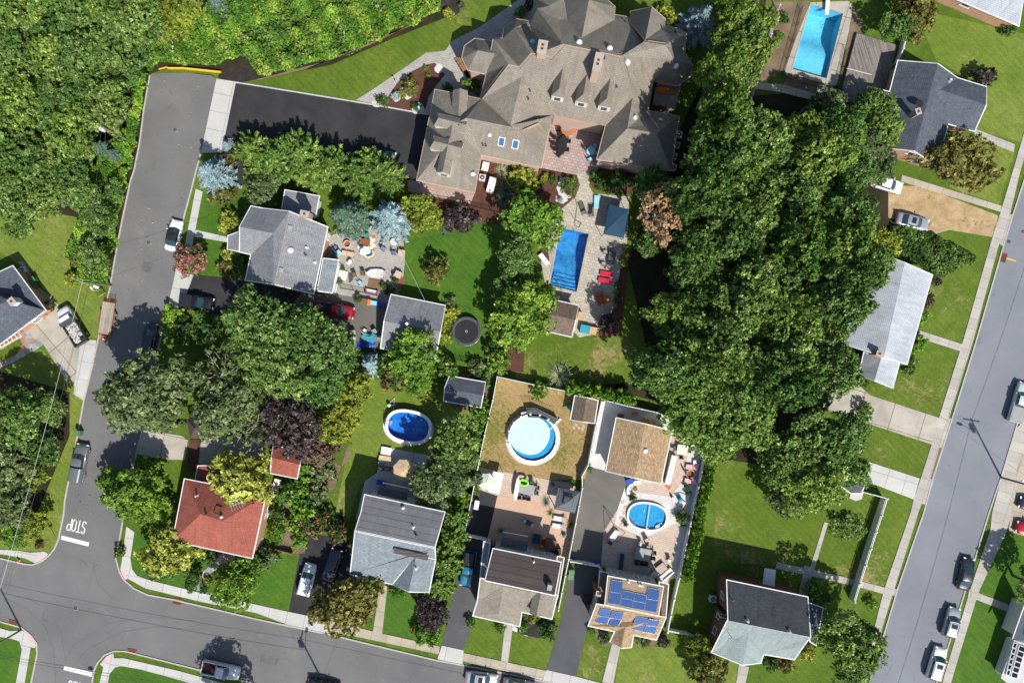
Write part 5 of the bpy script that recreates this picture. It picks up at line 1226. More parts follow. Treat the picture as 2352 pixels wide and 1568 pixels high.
def vehicle(name,kind,x,y,hd,color,label,L=4.7,Wd=1.84,roof='',sunroof=False,cat='car',rails=False,bedfill=None,bedcol='black',cover=None,group=None):
    p=W(x,y,.6); rz=ang(*hd)
    o=thing(name,label,cat,(p.x,p.y,.012),rz,group); hw=Wd/2; pc=PT[color]
    pick=kind in('pickup','pickupcap'); suv=kind in('suv','hatch')
    z_h={'sedan':.92,'suv':1.05,'hatch':.95,'pickup':1.12,'pickupcap':1.12}[kind]; zb=z_h+.04
    xt=L/2
    # stations: x, width factor, belt z, top z
    st=[(xt,.66,.42,.52),(xt-.06,.80,.48,.64),(xt-.22,.91,.56,z_h-.20),(xt-.55,.97,.62,z_h-.09),(xt-1.0,1,.66,z_h-.03),(xt-1.35,1,.70,z_h)]
    bx=-xt
    if pick: st+=[(-.55,1,.78,zb),(-.62,1,.75,.80),(bx+.12,1,.75,.80),(bx+.02,.96,.72,.78)]
    elif suv: st+=[(0,1.0,.74,zb),(bx+.9,1,.76,zb),(bx+.25,.98,.76,zb),(bx+.08,.93,.70,zb-.08),(bx,.84,.5,.66)]
    else: st+=[(0,1,.72,zb),(bx+1.2,1,.74,zb+.01),(bx+.45,.95,.70,zb-.01),(bx+.12,.88,.62,zb-.07),(bx,.74,.45,.62)]
    rows=[]
    for (sx,wf,zm,zt) in st:
        w=hw*wf; a=[(w*.90,.24),(w,.40),(w,zm),(w*.965,zt-.06),(w*.84,zt),(w*.45,zt+.03)]
        rows.append([(sx,yy,zz) for yy,zz in a]+[(sx,-yy,zz) for yy,zz in a[::-1]])
    mb=MB(); mb.grid(rows); mb.face(rows[0],0,True); mb.face(rows[-1][::-1],0,True)
    if pick:
        for s in (-1,1): mb.box((-.62+bx)/2,s*(hw-.07),.98,-.62-bx,.14,.40)
        mb.box(bx+.05,0,.97,.09,Wd-.2,.38); mb.box(-.66,0,.97,.06,Wd-.28,.38)
    mb.build('body',pc,o,local=True)
    if pick:
        b2=MB(); b2.box((-.62+bx)/2,0,.845,-.62-bx-.2,Wd-.3,.03); b2.build('bed_floor',P[bedcol],o,local=True)
    G={'sedan':(xt-1.30,xt-1.92,bx+1.48,bx+.72,1.42,.72),'hatch':(xt-1.25,xt-1.9,bx+.75,bx+.28,1.48,.74),'suv':(xt-1.35,xt-1.95,bx+.42,bx+.12,1.72,.80),'pickup':(xt-1.55,xt-2.1,-.35,-.55,1.78,.76),'pickupcap':(xt-1.55,xt-2.1,-.35,-.55,1.78,.76)}[kind]
    xw0,xw1,xr1,xr0,zr,rw=G; w0=hw*.90; w1=hw*rw; z0=zb-.03
    wb=[(xw0,w0*.93),(xw0+.16,w0*.5),(xw0+.2,0),(xw0+.16,-w0*.5),(xw0,-w0*.93)]; wt=[(xw1,w1),(xw1+.07,w1*.5),(xw1+.09,0),(xw1+.07,-w1*.5),(xw1,-w1)]
    rb=[(xr0,-w0*.9),(xr0-.08,-w0*.45),(xr0-.1,0),(xr0-.08,w0*.45),(xr0,w0*.9)]; rt=[(xr1,-w1),(xr1-.05,-w1*.5),(xr1-.06,0),(xr1-.05,w1*.5),(xr1,w1)]
    def ring(lo,z,zc=0): return [(a,b,z+zc*(1-(b/hw)**2)) for a,b in lo]
    B=ring(wb,z0)+ring(rb,z0); T_=ring(wt,zr-.05)+ring(rt,zr-.05)
    g1=MB(); g1.grid([B[0:5],T_[0:5]],closed=False); g1.build('windscreen',P['cglass'],o,local=True)
    g1=MB(); g1.grid([B[5:10],T_[5:10]],closed=False); g1.build('rear_window',P['cglass'],o,local=True)
    g1=MB()
    g1.face([B[9],B[0],T_[0],T_[9]]); g1.face([B[4],B[5],T_[5],T_[4]]); g1.build('side_window',P['glass'],o,local=True)
    rm=P['black'] if roof=='black' else pc
    r1=MB(); T2=ring(wt,zr-.05); T3=ring(rt,zr-.05)
    rr=[[(xw1+.02+(xr1-xw1)*f,w1*1.02*g,zr-.045+.07*(1-g*g)*(1-(2*f-1)**4)) for g in (-1,-.7,-.35,0,.35,.7,1)] for f in (0,.12,.35,.6,.88,1)]
    r1.grid(rr,closed=False); r1.grid([[(a,b,zr-.05) for a,b in wt+rt],[(a,b,zr-.09) for a,b in wt+rt]])
    r1.face([(a,b,zr-.051) for a,b in wt+rt])
    for i,j in ((0,0),(4,4),(5,5),(9,9)): r1.tube(B[i],T_[j],.035,.03,5)
    for s in (1,-1):
        for f in ((.48,) if kind not in('suv',) else (.4,.75)):
            xb=xw0+(xr0-xw0)*f; r1.tube((xb,s*w0*.94,z0),(xw1+(xr1-xw1)*f,s*w1,zr-.06),.03,.03,5)
    ro=r1.build('roof',rm,o,local=True)
    if rails or kind=='suv':
        b=MB()
        for s in (1,-1): b.tube((xw1-.15,s*w1*.88,zr+.03),(xr1+.15,s*w1*.88,zr+.03),.025,.025,5)
        b.build('roof_rail',P['dark'],ro,local=True)
    if sunroof:
        b=MB(); b.box(xw1-.55,0,zr+.03,.62,.85,.02); b.build('sunroof',P['glass'],ro,local=True)
    for s in (1,-1):
        b=MB(); b.box(xt-.16,s*hw*.70,.66 if z_h<1 else .76,.2,.34,.15,0,-s*.35); b.build('headlight',HEAD,o,local=True)
        b=MB(); b.box(bx+.06,s*hw*.78,.82,.1,.3,.16); b.build('tail_light',TAIL,o,local=True)
        b=MB(); b.box(xw0-.28,s*(hw+.08),z0+.06,.12,.2,.13); b.build('wing_mirror',pc,o,local=True)
        wheel(o,xt-.92,s*(hw-.12)); wheel(o,bx+.92 if not pick else bx+1.05,s*(hw-.12))
    if kind=='pickupcap':
        b=MB(); xa,xb=-.64,bx+.05
        rw_=[[(xx,s*(hw-.04),1.12),(xx,s*(hw-.14),zz-.05)][::1] for xx in () for s in () for zz in ()]
        prof=[(hw-.05,1.15),(hw-.16,1.66),(hw-.35,1.74),(0,1.78)]
        prof=prof+[(-a,b_) for a,b_ in prof[:-1][::-1]]
        b.grid([[(xa,a,z) for a,z in prof],[(xb+.12,a,z) for a,z in prof]],closed=False,smooth=False); b.face([(xa,a,z) for a,z in prof]); b.face([(xb+.12,a,z) for a,z in prof[::-1]])
        b.build('bed_cap',cover or pc,o,local=True)
    elif cover:
        b=MB(); b.box((-.62+bx)/2,0,1.2,-.62-bx-.08,Wd-.16,.05); b.build('bed_cover',cover,o,local=True)
    if bedfill: bedfill(o,bx)
    return o
g1='cars parked along the right street'
vehicle('convertible_car','sedan',400,541,(.25,-1),'white','white convertible with a black soft top parked on the left street',4.55,roof='black')
vehicle('pickup_truck','pickup',454,694,(1,.13),'black','black pickup truck at the mouth of the shaded asphalt driveway of the brick house',4.9,1.85,cat='pickup truck',cover=P['black'])
vehicle('pickup_truck','pickup',771,713,(1,.17),'red','dark red pickup truck half under the trees behind the brick house',5.5,1.9,cat='pickup truck')
vehicle('parked_car','hatch',345,776,(.2,-1),'dark','black car in deep tree shade at the kerb below the black pickup',4.4)
vehicle('pickup_truck','pickupcap',184,1062,(.2,-1),'grey','grey pickup truck with a closed rear cap at the kerb above the upper stop marking',5.5,1.9,cat='pickup truck')
def redload(o,bx):
    b=MB(); r=random.Random(3)
    for k in range(7): b.box(bx+.5+r.random()*1.3,r.uniform(-.5,.5),.95,.4,.3,.2,k%2,r.random())
    b.build('cargo',[P['red'],P['brick_d']],o,local=True)
vehicle('pickup_truck','pickup',508,1537,(1,.2),'white','white pickup truck with red cargo in its open bed at the lower left kerb',5.4,1.95,cat='pickup truck',bedfill=redload)
vehicle('parked_car','suv',706,1330,(.26,-1),'white','white wagon in the driveway between the red-roofed and the grey house',4.7,1.86)
vehicle('parked_car','sedan',763,1296,(.35,-1),'dark','dark blue sedan in the driveway to the right of the white wagon',4.8)
vehicle('pickup_truck','pickupcap',1075,1304,(-.16,1),'teal','teal pickup truck with a black bed cap beside the evergreen screen',5.2,1.85,cat='pickup truck',cover=P['black'])
vehicle('parked_car','sedan',1106,1557,(1,.14),'silver','silver sedan with a sunroof at the bottom edge below the teal pickup',4.7,sunroof=True)
vehicle('parked_car','sedan',1192,1573,(1,.18),'grey','grey car mostly cut off by the bottom edge behind the silver sedan',4.7)
vehicle('parked_car','sedan',2095,509,(1,.26),'silver','silver sedan with a sunroof parked on the sandy dirt drive',4.75,sunroof=True)
vehicle('parked_car','sedan',2036,423,(1,.3),'white','white car under overhanging branches above the sandy dirt drive',4.6)
vehicle('pickup_truck','pickup',2341,924,(.28,-1),'greenwhite','pale pickup truck with a grey bed cover at the right edge of the picture',5.9,2.0,cat='pickup truck',cover=P['grey'])
vehicle('parked_car','sedan',2218,1317,(.22,-1),'dark','dark blue-grey sedan parked highest of the three on the right street',4.7,group=g1)
vehicle('parked_car','suv',2184,1427,(.27,-1),'silver','silver car parked between the dark sedan and the white car on the right street',4.35,1.84,sunroof=True,group=g1)
vehicle('parked_car','suv',2150,1522,(.3,-1),'white','white tall-bodied car parked lowest on the right street',4.8,1.9,sunroof=True,group=g1)
vehicle('parked_car','hatch',2367,1216,(-1,-.25),'red','red car cut by the right edge beside the dark one',4.4)
vehicle('parked_car','sedan',2375,1160,(-1,-.25),'dark','dark car barely visible at the right edge above the red car',4.6)
vehicle('parked_car','sedan',744,1576,(1,.2),'black','black car whose roof just enters at the bottom edge beside the pole shadow',4.7)
vehicle('parked_car','suv',872,360,(1,.13),'blue','dark teal car under the evergreen row on the mansion driveway',4.8)
# dump truck ---------------------------------------------------------------
o=thing('dump_truck','white dump truck whose black open bed is heaped with pale rubble','truck',W(166,748,1),ang(-.52,-.85)); o.location.z=0
mb=MB(); rows=[]
for sx,w,zt in ((3.0,.55,.8),(2.9,.85,1.1),(2.5,.98,1.3),(1.7,1.0,1.42),(1.45,1.0,1.45),(.5,1.0,1.45)):
    a=[(w*.92,.4),(w,.55),(w,zt-.2),(w*.85,zt),(w*.4,zt+.05)]; rows.append([(sx,y,z) for y,z in a]+[(sx,-y,z) for y,z in a[::-1]])
mb.grid(rows); mb.face(rows[0]); mb.face(rows[-1][::-1]); mb.box(1.0,0,1.95,.95,1.5,.1); mb.box(.52,0,1.65,.08,1.7,.6); 
for s in (-1,1): mb.tube((1.75,s*.88,1.45),(1.42,s*.74,1.95),.05); mb.box(.75,s*.84,1.68,.4,.05,.5)
mb.build('cab',PT['white'],o,local=True)
mb=MB(); mb.face([(1.85,-.82,1.44),(1.85,.82,1.44),(1.48,.7,1.93),(1.48,-.7,1.93)]); mb.face([(1.8,.9,1.44),(.95,.9,1.44),(.95,.76,1.92),(1.45,.76,1.92)]); mb.face([(.95,-.9,1.44),(1.8,-.9,1.44),(1.45,-.76,1.92),(.95,-.76,1.92)]); mb.build('windscreen',P['cglass'],o,local=True)
mb=MB(); mb.box(-1.3,0,.95,3.4,1.95,.12)
for s in (-1,1): mb.box(-1.3,s*.98,1.3,3.5,.08,.75)
mb.box(.42,0,1.45,.1,2.1,1.05); mb.box(.62,0,1.98,.5,2.15,.07); mb.box(-3.0,0,1.3,.1,2.0,.75); mb.build('dump_bed',P['dark'],o,local=True)
mb=MB(); r=random.Random(5)
for k in range(330):
    x=r.uniform(-2.8,.2); y=r.uniform(-.85,.85); z=1.05+.35*(1-(y/.9)**2)*(1-((x+1.3)/1.7)**2)+r.uniform(-.05,.08)
    mb.box(x,y,z,r.uniform(.1,.3),r.uniform(.08,.2),.05,r.choice((0,0,0,1,2)),r.uniform(0,3),(r.uniform(-.6,.6),'X'))
mb.box(-1.3,0,1.02,3.3,1.8,.1,1); mb.build('rubble',[P['gravel'],P['rock'],P['offwhite']],o,local=True)
mb=MB(); mb.lathe([(.16,1.38),(.36,1.36),(.36,1.5),(.16,1.52)],-2.45,-.5,16); mb.build('spare_tyre',TYRE,o,local=True)
for x in (2.1,-1.9):
    for s in (-1,1): wheel(o,x,s*.88,.42)
for s in (-1,1): mb=MB(); mb.box(2.9,s*.62,.85,.16,.35,.2); mb.build('headlight',HEAD,o,local=True)
# trailer
o=thing('flatbed_trailer','rusty flatbed trailer with weathered plank deck at the left street kerb','trailer',(W(251,731).x,W(251,731).y,0),ang(-.155,1))
mb=MB(); mb.box(0,0,.72,4.5,1.75,.07); mb.build('deck',P['plank_l'],o,0,local=True)
mb=MB()
for s in (-1,1): mb.box(0,s*.9,.7,4.6,.08,.14); mb.tube((2.3,s*.85,.66),(3.35,0,.6),.05)
mb.box(2.3,0,.7,.08,1.8,.14); mb.box(-2.3,0,.7,.08,1.8,.14); mb.box(0,0,.58,4.4,.1,.12)
for s in (-.85,0,.85): mb.tube((-2.35,s,.7),(-3.0,s,.9),.04)
for k in range(3): mb.tube((-2.45-k*.22,-.85,.75+k*.07),(-2.45-k*.22,.85,.75+k*.07),.03)
mb.build('frame',P['rust'],o,local=True)
mb=MB(); mb.box(2.75,.1,.74,.55,.7,.25,1); mb.box(2.7,-.35,.76,.3,.25,.2,0); mb.box(3.0,.05,.76,.2,.2,.25,2); mb.build('toolbox',[P['orange'],P['rust'],P['lgrey']],o,local=True)
for s in (-1,1):
    for x in (-.45,.45): wheel(o,x-.2,s*1.02,.32)
    mb=MB(); mb.box(-.2,s*1.02,.72,1.7,.26,.04); mb.build('mudguard',P['brick_d'],o,local=True)
# ---------------------------------------------------------------- fences, poles, wires
def fence(label,pts,h=1.8,style='vinyl',mat='white',name='fence',step=2.4,z=None,cat='fence'):
    """pts: seen line of the fence top"""
    Q=[W(a,b,h if z is None else z) for a,b in pts]
    o=thing(name,label,cat,(Q[0].x,Q[0].y,0))
    pb=MB(); posts=[]
    for i in range(len(Q)-1):
        a=Vector((Q[i].x,Q[i].y,0)); b=Vector((Q[i+1].x,Q[i+1].y,0)); L=(b-a).length; n=max(1,round(L/step)); d=(b-a).normalized(); rz=math.atan2(d.y,d.x)
        for k in range(n+(1 if i==len(Q)-2 else 0)): posts.append(a+(b-a)*k/n)
        for k in range(n):
            p,q=a+(b-a)*k/n,a+(b-a)*(k+1)/n; c=(p+q)/2; l=L/n-.11
            if style=='vinyl':
                pb.box(c.x,c.y,h*.48,l,.045,h*.9,0,rz); pb.box(c.x,c.y,h-.06,l,.09,.09,0,rz)
            elif style=='lattice':
                pb.box(c.x,c.y,h*.4,l,.045,h*.72,0,rz); pb.box(c.x,c.y,h-.05,l,.08,.07,0,rz); pb.box(c.x,c.y,h*.78,l,.08,.06,0,rz)
                for j in range(12): u=p+d*(.12+j*(l/12)); pb.box(u.x,u.y,h*.87,.05,.05,h*.16,0,rz)
            elif style=='picket':
                pb.box(c.x,c.y,h-.25,l,.04,.08,0,rz); pb.box(c.x,c.y,.3,l,.04,.08,0,rz)
                m=int(l/.16)
                for j in range(m): u=p+d*(.08+j*l/m); pb.box(u.x,u.y,h*.5,.08,.03,h,0,rz)
            else:
                pb.box(c.x,c.y,h-.1,l,.03,.04,0,rz); pb.box(c.x,c.y,.15,l,.03,.04,0,rz)
                m=int(l/.13)
                for j in range(m): u=p+d*(.07+j*l/m); pb.box(u.x,u.y,h*.5,.018,.018,h*.96,0,rz)
    pb.build('panel',P[mat],o)
    for p in posts[:95]:
        m=MB(); w=.12 if style!='iron' else .06
        m.box(p.x,p.y,h*.5+.04,w,w,h+.08,0,rz); 
        if style!='iron': m.box(p.x,p.y,h+.12,w*1.4,w*1.4,.06,0,rz)
        m.build('post',P[mat],o)
    return o
fence('white vinyl fence along the left side of the dry yard and its driveway',[(1142,866),(1132,919),(1113,999),(1098,1071),(1089,1116),(1078,1169),(1066,1231)])
fence('white vinyl fence along the top of the dry yard above the round pool',[(1142,865),(1224,883),(1304,899),(1382,916)])
fence('long white vinyl fence between the dry yard and the white gravel strip',[(1383,917),(1366,991),(1351,1069),(1337,1094),(1338,1121),(1323,1201),(1307,1283),(1291,1361),(1283,1401)])
fence('white fence along the top of the tan garage yard under the trees',[(1384,918),(1440,932),(1508,947),(1632,990)])
fence('long white lattice-topped fence beside the row of lime green columnar shrubs',[(1632,991),(1612,1090),(1586,1208),(1562,1327),(1550,1376),(1534,1452)],style='lattice')
fence('white gate across the driveway above the teal pickup',[(1067,1230),(1125,1243)],1.7,name='gate',cat='gate')
fence('white gate across the grey driveway beside the solar-panelled house',[(1311,1289),(1378,1302)],1.7,name='gate',cat='gate')
fence('short white fence from the solar-panelled house to the small tree on the lawn',[(1535,1449),(1580,1458),(1622,1476)],1.6,'lattice')
fence('white lattice-topped fence enclosing the corner yard beside the right street',[(1971,1127),(2039,1145),(2014,1222),(1990,1298),(1964,1383)],1.9,'lattice')
fence('white picket fence on the left side of the long pale pool',[(1792,12),(1763,112),(1726,232)],1.6,'picket')
fence('white fence panel between the grey deck and the top right lawn',[(2087,74),(2076,112),(2064,140)],1.8,'lattice')
fence('white fence running under the grove below the long pale pool',[(1849,317),(1930,331),(2010,343)],1.6,'vinyl')
fence('black iron fence along the path below the mansion garage wing',[(966,440),(973,452),(1085,471),(1172,492)],1.2,'iron','black')
fence('black iron fence between the furnished patio and the driveway',[(780,661),(838,672),(878,682)],1.2,'iron','black')
fence('black iron fence behind the small slate-roofed shed',[(1034,822),(1060,829),(1088,838)],1.2,'iron','black')
fence('black mesh fence around the long pale pool',[(1845,14),(1825,90),(1802,168),(1850,186),(1905,198),(1926,200),(1942,150),(1950,110)],1.2,'iron','black')
fence('dark low fence on the left of the garden beside the white hydrangea bed',[(607,1254),(640,1264),(668,1271)],1.0,'vinyl','wood')
# yellow guard rail
o=thing('guard_rail','yellow guard rail closing the top end of the left street','guard rail',W(445,160),0)
mb=MB(); L=[W(385,157,.6),W(420,157,.6),W(460,161,.6),W(507,166,.6)]
for i in range(3):
    d=(L[i+1]-L[i]); c=(L[i]+L[i+1])/2; mb.box(c.x,c.y,.55,d.length,.22,.3,0,math.atan2(d.y,d.x))
mb.build('rail',P['yellow'],o)
for f in range(6): q=L[0].lerp(L[3],f/5); mb=MB(); mb.box(q.x,q.y+.15,.3,.15,.15,.6); mb.build('post',P['wood'],o)
def wire(label,a,b,h0,h1,sag=.5,r=.018,col='dark',base=False,group=None):
    p=W(a[0],a[1],0 if base else h0); q=W(b[0],b[1],0 if base else h1); p.z=h0; q.z=h1
    pts=[p.lerp(q,i/14)-Vector((0,0,sag*4*(i/14)*(1-i/14))) for i in range(15)]
    mb=MB(); mb.path(pts,r,4); o=mb.build('power_line',P[col]); tag(o,label,'power line',group); return o
def pole(x,y,h,label,arm=None,lamp=None,trans=None,name='utility_pole'):
    """x,y ground point; arm: world angle of crossarm; lamp: (angle,length)"""
    p=W(x,y); o=thing(name,label,'utility pole',(p.x,p.y,0))
    mb=MB(); mb.tube((0,0,-.2),(0,0,h),.15,.10,10); mb.build('pole',P['pole'],o,local=True)
    if arm is not None:
        c,s=math.cos(arm),math.sin(arm); mb=MB(); mb.box(0,0,h-.35,2.4,.12,.12,0,arm); mb.build('crossarm',P['pole'],o,local=True)
        for k in (-1.1,-.5,.5,1.1): mb=MB(); mb.lathe([(.04,h-.29),(.07,h-.2),(.03,h-.1)],k*c,k*s,8); mb.build('insulator',P['lgrey'],o,local=True)
    if lamp:
        c,s=math.cos(lamp[0]),math.sin(lamp[0]); l=lamp[1]; z=lamp[2] if len(lamp)>2 else h*.78
        mb=MB(); mb.path([(0,0,z-.4),(c*l*.5,s*l*.5,z+.25),(c*l,s*l,z+.4)],.035); mb.build('lamp_arm',P['grey'],o,local=True)
        mb=MB(); mb.box(c*(l+.3),s*(l+.3),z+.4,.75,.34,.14,0,lamp[0]); mb.box(c*(l+.3),s*(l+.3),z+.3,.5,.26,.08,1,lamp[0]); mb.build('lamp_head',[P['lgrey'],P['offwhite']],o,local=True)
    if trans is not None:
        c,s=math.cos(trans),math.sin(trans); mb=MB(); mb.lathe([(.27,h*.80),(.28,h*.82),(.28,h*.91),(.22,h*.92)],c*.42,s*.42,14); mb.build('transformer',P['lgrey'],o,local=True)
    return o
pole(305,328,8.8,'weathered utility pole with a white transformer leaning out of the roadside bushes',None,None,R(200))
pole(256,656,8.2,'utility pole with a white street lamp head above the bushes on the left street',R(-22),(R(-20),1.9,7.6))
pole(50,1445,9.4,'dark utility pole on the street corner at the lower left edge',R(-105))
pole(746,1572,9.2,'utility pole cut by the bottom edge that throws a long shadow across the street',R(78),(R(80),1.9,7.4),R(170))
pole(2299,1096,11.4,'utility pole at the kerb of the right street throwing a long shadow over the road',R(-10),(R(158),2.4,8.6),R(200))
g2='power lines along the left street'
wire('upper power line between the transformer pole and the lamp pole',(232,288),(190,642),8.7,8.1)
wire('lower power line between the transformer pole and the lamp pole',(243,296),(205,650),7.6,7.0)
wire('outer power line from the lamp pole to the lower left corner',(190,642),(-46,1502),8.1,9.3,.8,.022,'lgrey'); wire('inner power line from the lamp pole down to the lower left corner',(206,650),(-30,1508),7.3,8.6,.8)
wire('service wire crossing the left street towards the brick house',(215,648),(551,524),7.4,6.0,.6)
wire('service wire from the brick house across the lawn to the grey garage',(900,540),(978,694),4.2,3.6,.5,.02,'lgrey')
wire('topmost power line over the lower street',(50,1445),(746,1572),9.1,8.9,.6,.025,base=True); wire('lower power line over the lower street',(56,1452),(750,1580),7.6,7.4,.6,.03,base=True)
wire('power line over the lower street right of the cut-off pole',(746,1572),(1700,1760),8.9,9,.6,.025,base=True); 
wire('service wire from the cut-off pole to the grey house',(746,1572),(830,1330),8.0,5.0,.4,.015,base=True)
wire('power line above the upper part of the right street',(2299,1096),(2500,480),11,11,.7,.03,base=True); wire('power line above the lower part of the right street',(2299,1096),(2130,1700),11,11,.7,.03,base=True)
wire('service wire from the right street pole to the house with the pale driveway',(2299,1096),(2060,900),9.5,3.6,.5,.015,base=True)
def stopsign(x,y,face,label):
    p=W(x,y); o=thing('stop_sign',label,'stop sign',(p.x,p.y,0),face)
    mb=MB(); mb.tube((0,0,0),(0,0,2.5),.035,.035,6); mb.build('post',P['steel'],o,local=True)
    mb=MB(); r=.4; a=[(.05,r*math.cos(math.pi/8+k*math.pi/4),2.15+r*math.sin(math.pi/8+k*math.pi/4)) for k in range(8)]
    mb.face(a); mb.face([(u-.02,v_,w_) for u,v_,w_ in a[::-1]]); 
    for k in range(8): b,c=a[k],a[(k+1)%8]; mb.face([(b[0]-.02,b[1],b[2]),(c[0]-.02,c[1],c[2]),c,b])
    s=mb.build('sign_plate',P['red'],o,local=True)
    cu=bpy.data.curves.new('stop_text','FONT'); cu.body='STOP'; cu.size=.27; cu.align_x='CENTER'; cu.align_y='CENTER'; cu.extrude=.002; cu.materials.append(P['marking'])
    t0=bpy.data.objects.new('tmp',cu); COL.objects.link(t0); bpy.context.view_layer.update(); me=bpy.data.meshes.new_from_object(t0.evaluated_get(bpy.context.evaluated_depsgraph_get())); bpy.data.objects.remove(t0); t=bpy.data.objects.new('lettering',me); COL.objects.link(t); t.parent=s; t.location=(.056,0,2.15); t.rotation_euler=(R(90),0,R(90))
stopsign(127,1231,R(100),'thin stop sign on the grass left of the upper stop line'); stopsign(221,1558,R(-78),'thin stop sign on the grass right of the lower stop line')
# ---------------------------------------------------------------- furniture prototypes
def B(o,name,mat,f):
    mb=MB(); f(mb); return mb.build(name,P[mat] if isinstance(mat,str) else mat,o,local=True)
def at(x,y,z=.4): p=W(x,y,z); return (p.x,p.y,0.05)
def put(mk,name,cat,x,y,rot,label,group=None,zb=None,*a,**k):
    p=at(x,y); o=thing(name,label,cat,(p[0],p[1],zb if zb is not None else p[2]),R(-rot),group); mk(o,*a,**k); return o
def chair(o,seat='tan',fr='black',s=1.0):
    B(o,'seat',seat,lambda m:m.box(.02,0,.43*s,.52*s,.52*s,.08))
    B(o,'backrest',seat,lambda m:m.box(-.28*s,0,.72*s,.07,.52*s,.52*s,0,0,(-.2,'Y')))
    def f(m):
        for s_ in (-1,1):
            m.path([(.26*s,.29*s_*s,0),(.24*s,.29*s_*s,.62*s),(-.3*s,.29*s_*s,.66*s),(-.34*s,.29*s_*s,.98*s)],.022); m.tube((-.3*s,.29*s_*s,0),(-.27*s,.29*s_*s,.62*s),.02)
        m.tube((-.34*s,-.29*s,.98*s),(-.34*s,.29*s,.98*s),.02)
    B(o,'frame',fr,f)
def lounger(o,cu='white',fr='grey',up=.5,slat=False,L=1.9,w=.68):
    if slat:
        def g(m):
            for k in range(14): x=-.3+k*.088; m.box(x,0,.36,.04,w,.03)
            for k in range(8): x=-.38-k*.08; m.box(x,0,.40+k*.05*up*1.6,.04,w,.03)
        B(o,'slats',cu,g)
    else:
        B(o,'cushion',cu,lambda m:m.box(.25,0,.37,L*.66,w,.1)); B(o,'backrest',cu,lambda m:m.box(-.38-.28*(1-up*.4),0,.38+.27*up,.68,w,.1,0,0,(math.atan(up*.9),'Y')))
    def f(m):
        for s_ in (-1,1):
            m.tube((-.95,w*.48*s_,.3),(.9,w*.48*s_,.3),.025)
            for x in (-.75,.75): m.tube((x,w*.48*s_,0),(x,w*.48*s_,.3),.025)
    B(o,'frame',fr,f)
def table(o,lx=1.4,ly=.9,mat='grey',h=.73,rnd=False,hole=False,fr='dark'):
    if rnd: B(o,'tabletop',mat,lambda m:m.lathe([(lx/2,h-.04),(lx/2,h),(lx/2*.97,h+.01)],n=24,sy=ly/lx))
    else: B(o,'tabletop',mat,lambda m:m.box(0,0,h-.02,lx,ly,.05))
    for sx in (-1,1):
        for sy in (-1,1): B(o,'leg',fr,lambda m:m.tube((sx*lx*.36,sy*ly*.36,0),(sx*lx*.38,sy*ly*.38,h-.05),.03,.03,6))
def umbrella(o,r=1.6,n=8,m1='beige',m2=None,h=2.5):
    def f(m):
        for k in range(n):
            a,b=2*math.pi*k/n,2*math.pi*(k+1)/n
            A_,B_=(r*math.cos(a),r*math.sin(a),h-.55),(r*math.cos(b),r*math.sin(b),h-.55)
            M_=((A_[0]+B_[0])/2*.96,(A_[1]+B_[1])/2*.96,h-.5)
            m.face([A_,M_,(0,0,h)],k%2 if m2 else 0); m.face([M_,B_,(0,0,h)],k%2 if m2 else 0)
            m.face([A_,B_,(B_[0],B_[1],h-.7),(A_[0],A_[1],h-.7)],0)
    B(o,'canopy',[P[m1],P[m2 or m1]],f)
    B(o,'pole','dark',lambda m:(m.tube((0,0,0),(0,0,h+.1),.03),m.lathe([(.3,0),(.3,.06),(.08,.1)])))
    for k in range(n): a=2*math.pi*k/n; B(o,'rib','dark',lambda m:m.tube((0,0,h-.03),(r*math.cos(a),r*math.sin(a),h-.58),.012,.012,4))
def pot(o,r=.22,h=.35,mat='terracotta',leaf='shrub',pr=.3,ph=.4):
    B(o,'pot',mat,lambda m:m.lathe([(r*.7,0),(r,h),(r*1.08,h),(r*1.08,h-.04)],n=14)); B(o,'soil','mulch_d',lambda m:m.lathe([(r*.95,h-.03),(.01,h-.02)],n=14))
    me=KN.get('s_'+leaf,KN['s_shrub'])[0][0]; c=mesh_obj('plant',me,o); c.location=(0,0,h+ph*.4); c.scale=(pr,pr,ph)
def bin_(o,mat='green',s=1.0):
    B(o,'body',mat,lambda m:m.box(0,0,.5*s,.62*s,.58*s,.95*s)); B(o,'lid',mat,lambda m:(m.box(0,0,1.02*s,.72*s,.66*s,.08),m.box(-.36*s,0,.97*s,.08,.5*s,.06)))
    for k in (-1,1): B(o,'wheel','black',lambda m:m.tube((-.28*s,.25*k*s,.12),(-.28*s,.31*k*s,.12),.12,.12,10))
def acunit(o,mat='lgrey',s=.85,h=.8):
    B(o,'body',mat,lambda m:(m.box(0,0,h/2,s,s,h),m.box(0,0,h+.01,s+.04,s+.04,.04)))
    g=B(o,'fan_guard','dark',lambda m:m.lathe([(s*.4,h+.03),(s*.4,h+.05),(s*.1,h+.055)],n=18))
    B(g,'hub','lgrey',lambda m:m.lathe([(s*.13,h+.04),(s*.13,h+.08)],n=12))
def boxy(o,lx,ly,h,mat='tan',lid=None,z=0):
    B(o,'body',mat,lambda m:m.box(0,0,z+h/2,lx,ly,h)); B(o,'lid',lid or mat,lambda m:m.box(0,0,z+h+.02,lx+.06,ly+.06,.06))
def sofa(o,L=1.8,d=.8,mat='white',cu='cream'):
    B(o,'base',mat,lambda m:(m.box(0,0,.2,L,d,.36),m.box(0,-d/2+.09,.55,L,.18,.4),m.box(-L/2+.08,0,.45,.16,d,.3),m.box(L/2-.08,0,.45,.16,d,.3)))
    n=max(2,round(L/.65))
    for k in range(n): B(o,'cushion',cu,lambda m:m.box(-L/2+.17+(k+.5)*(L-.34)/n,.07,.43,(L-.34)/n-.04,d-.24,.12))
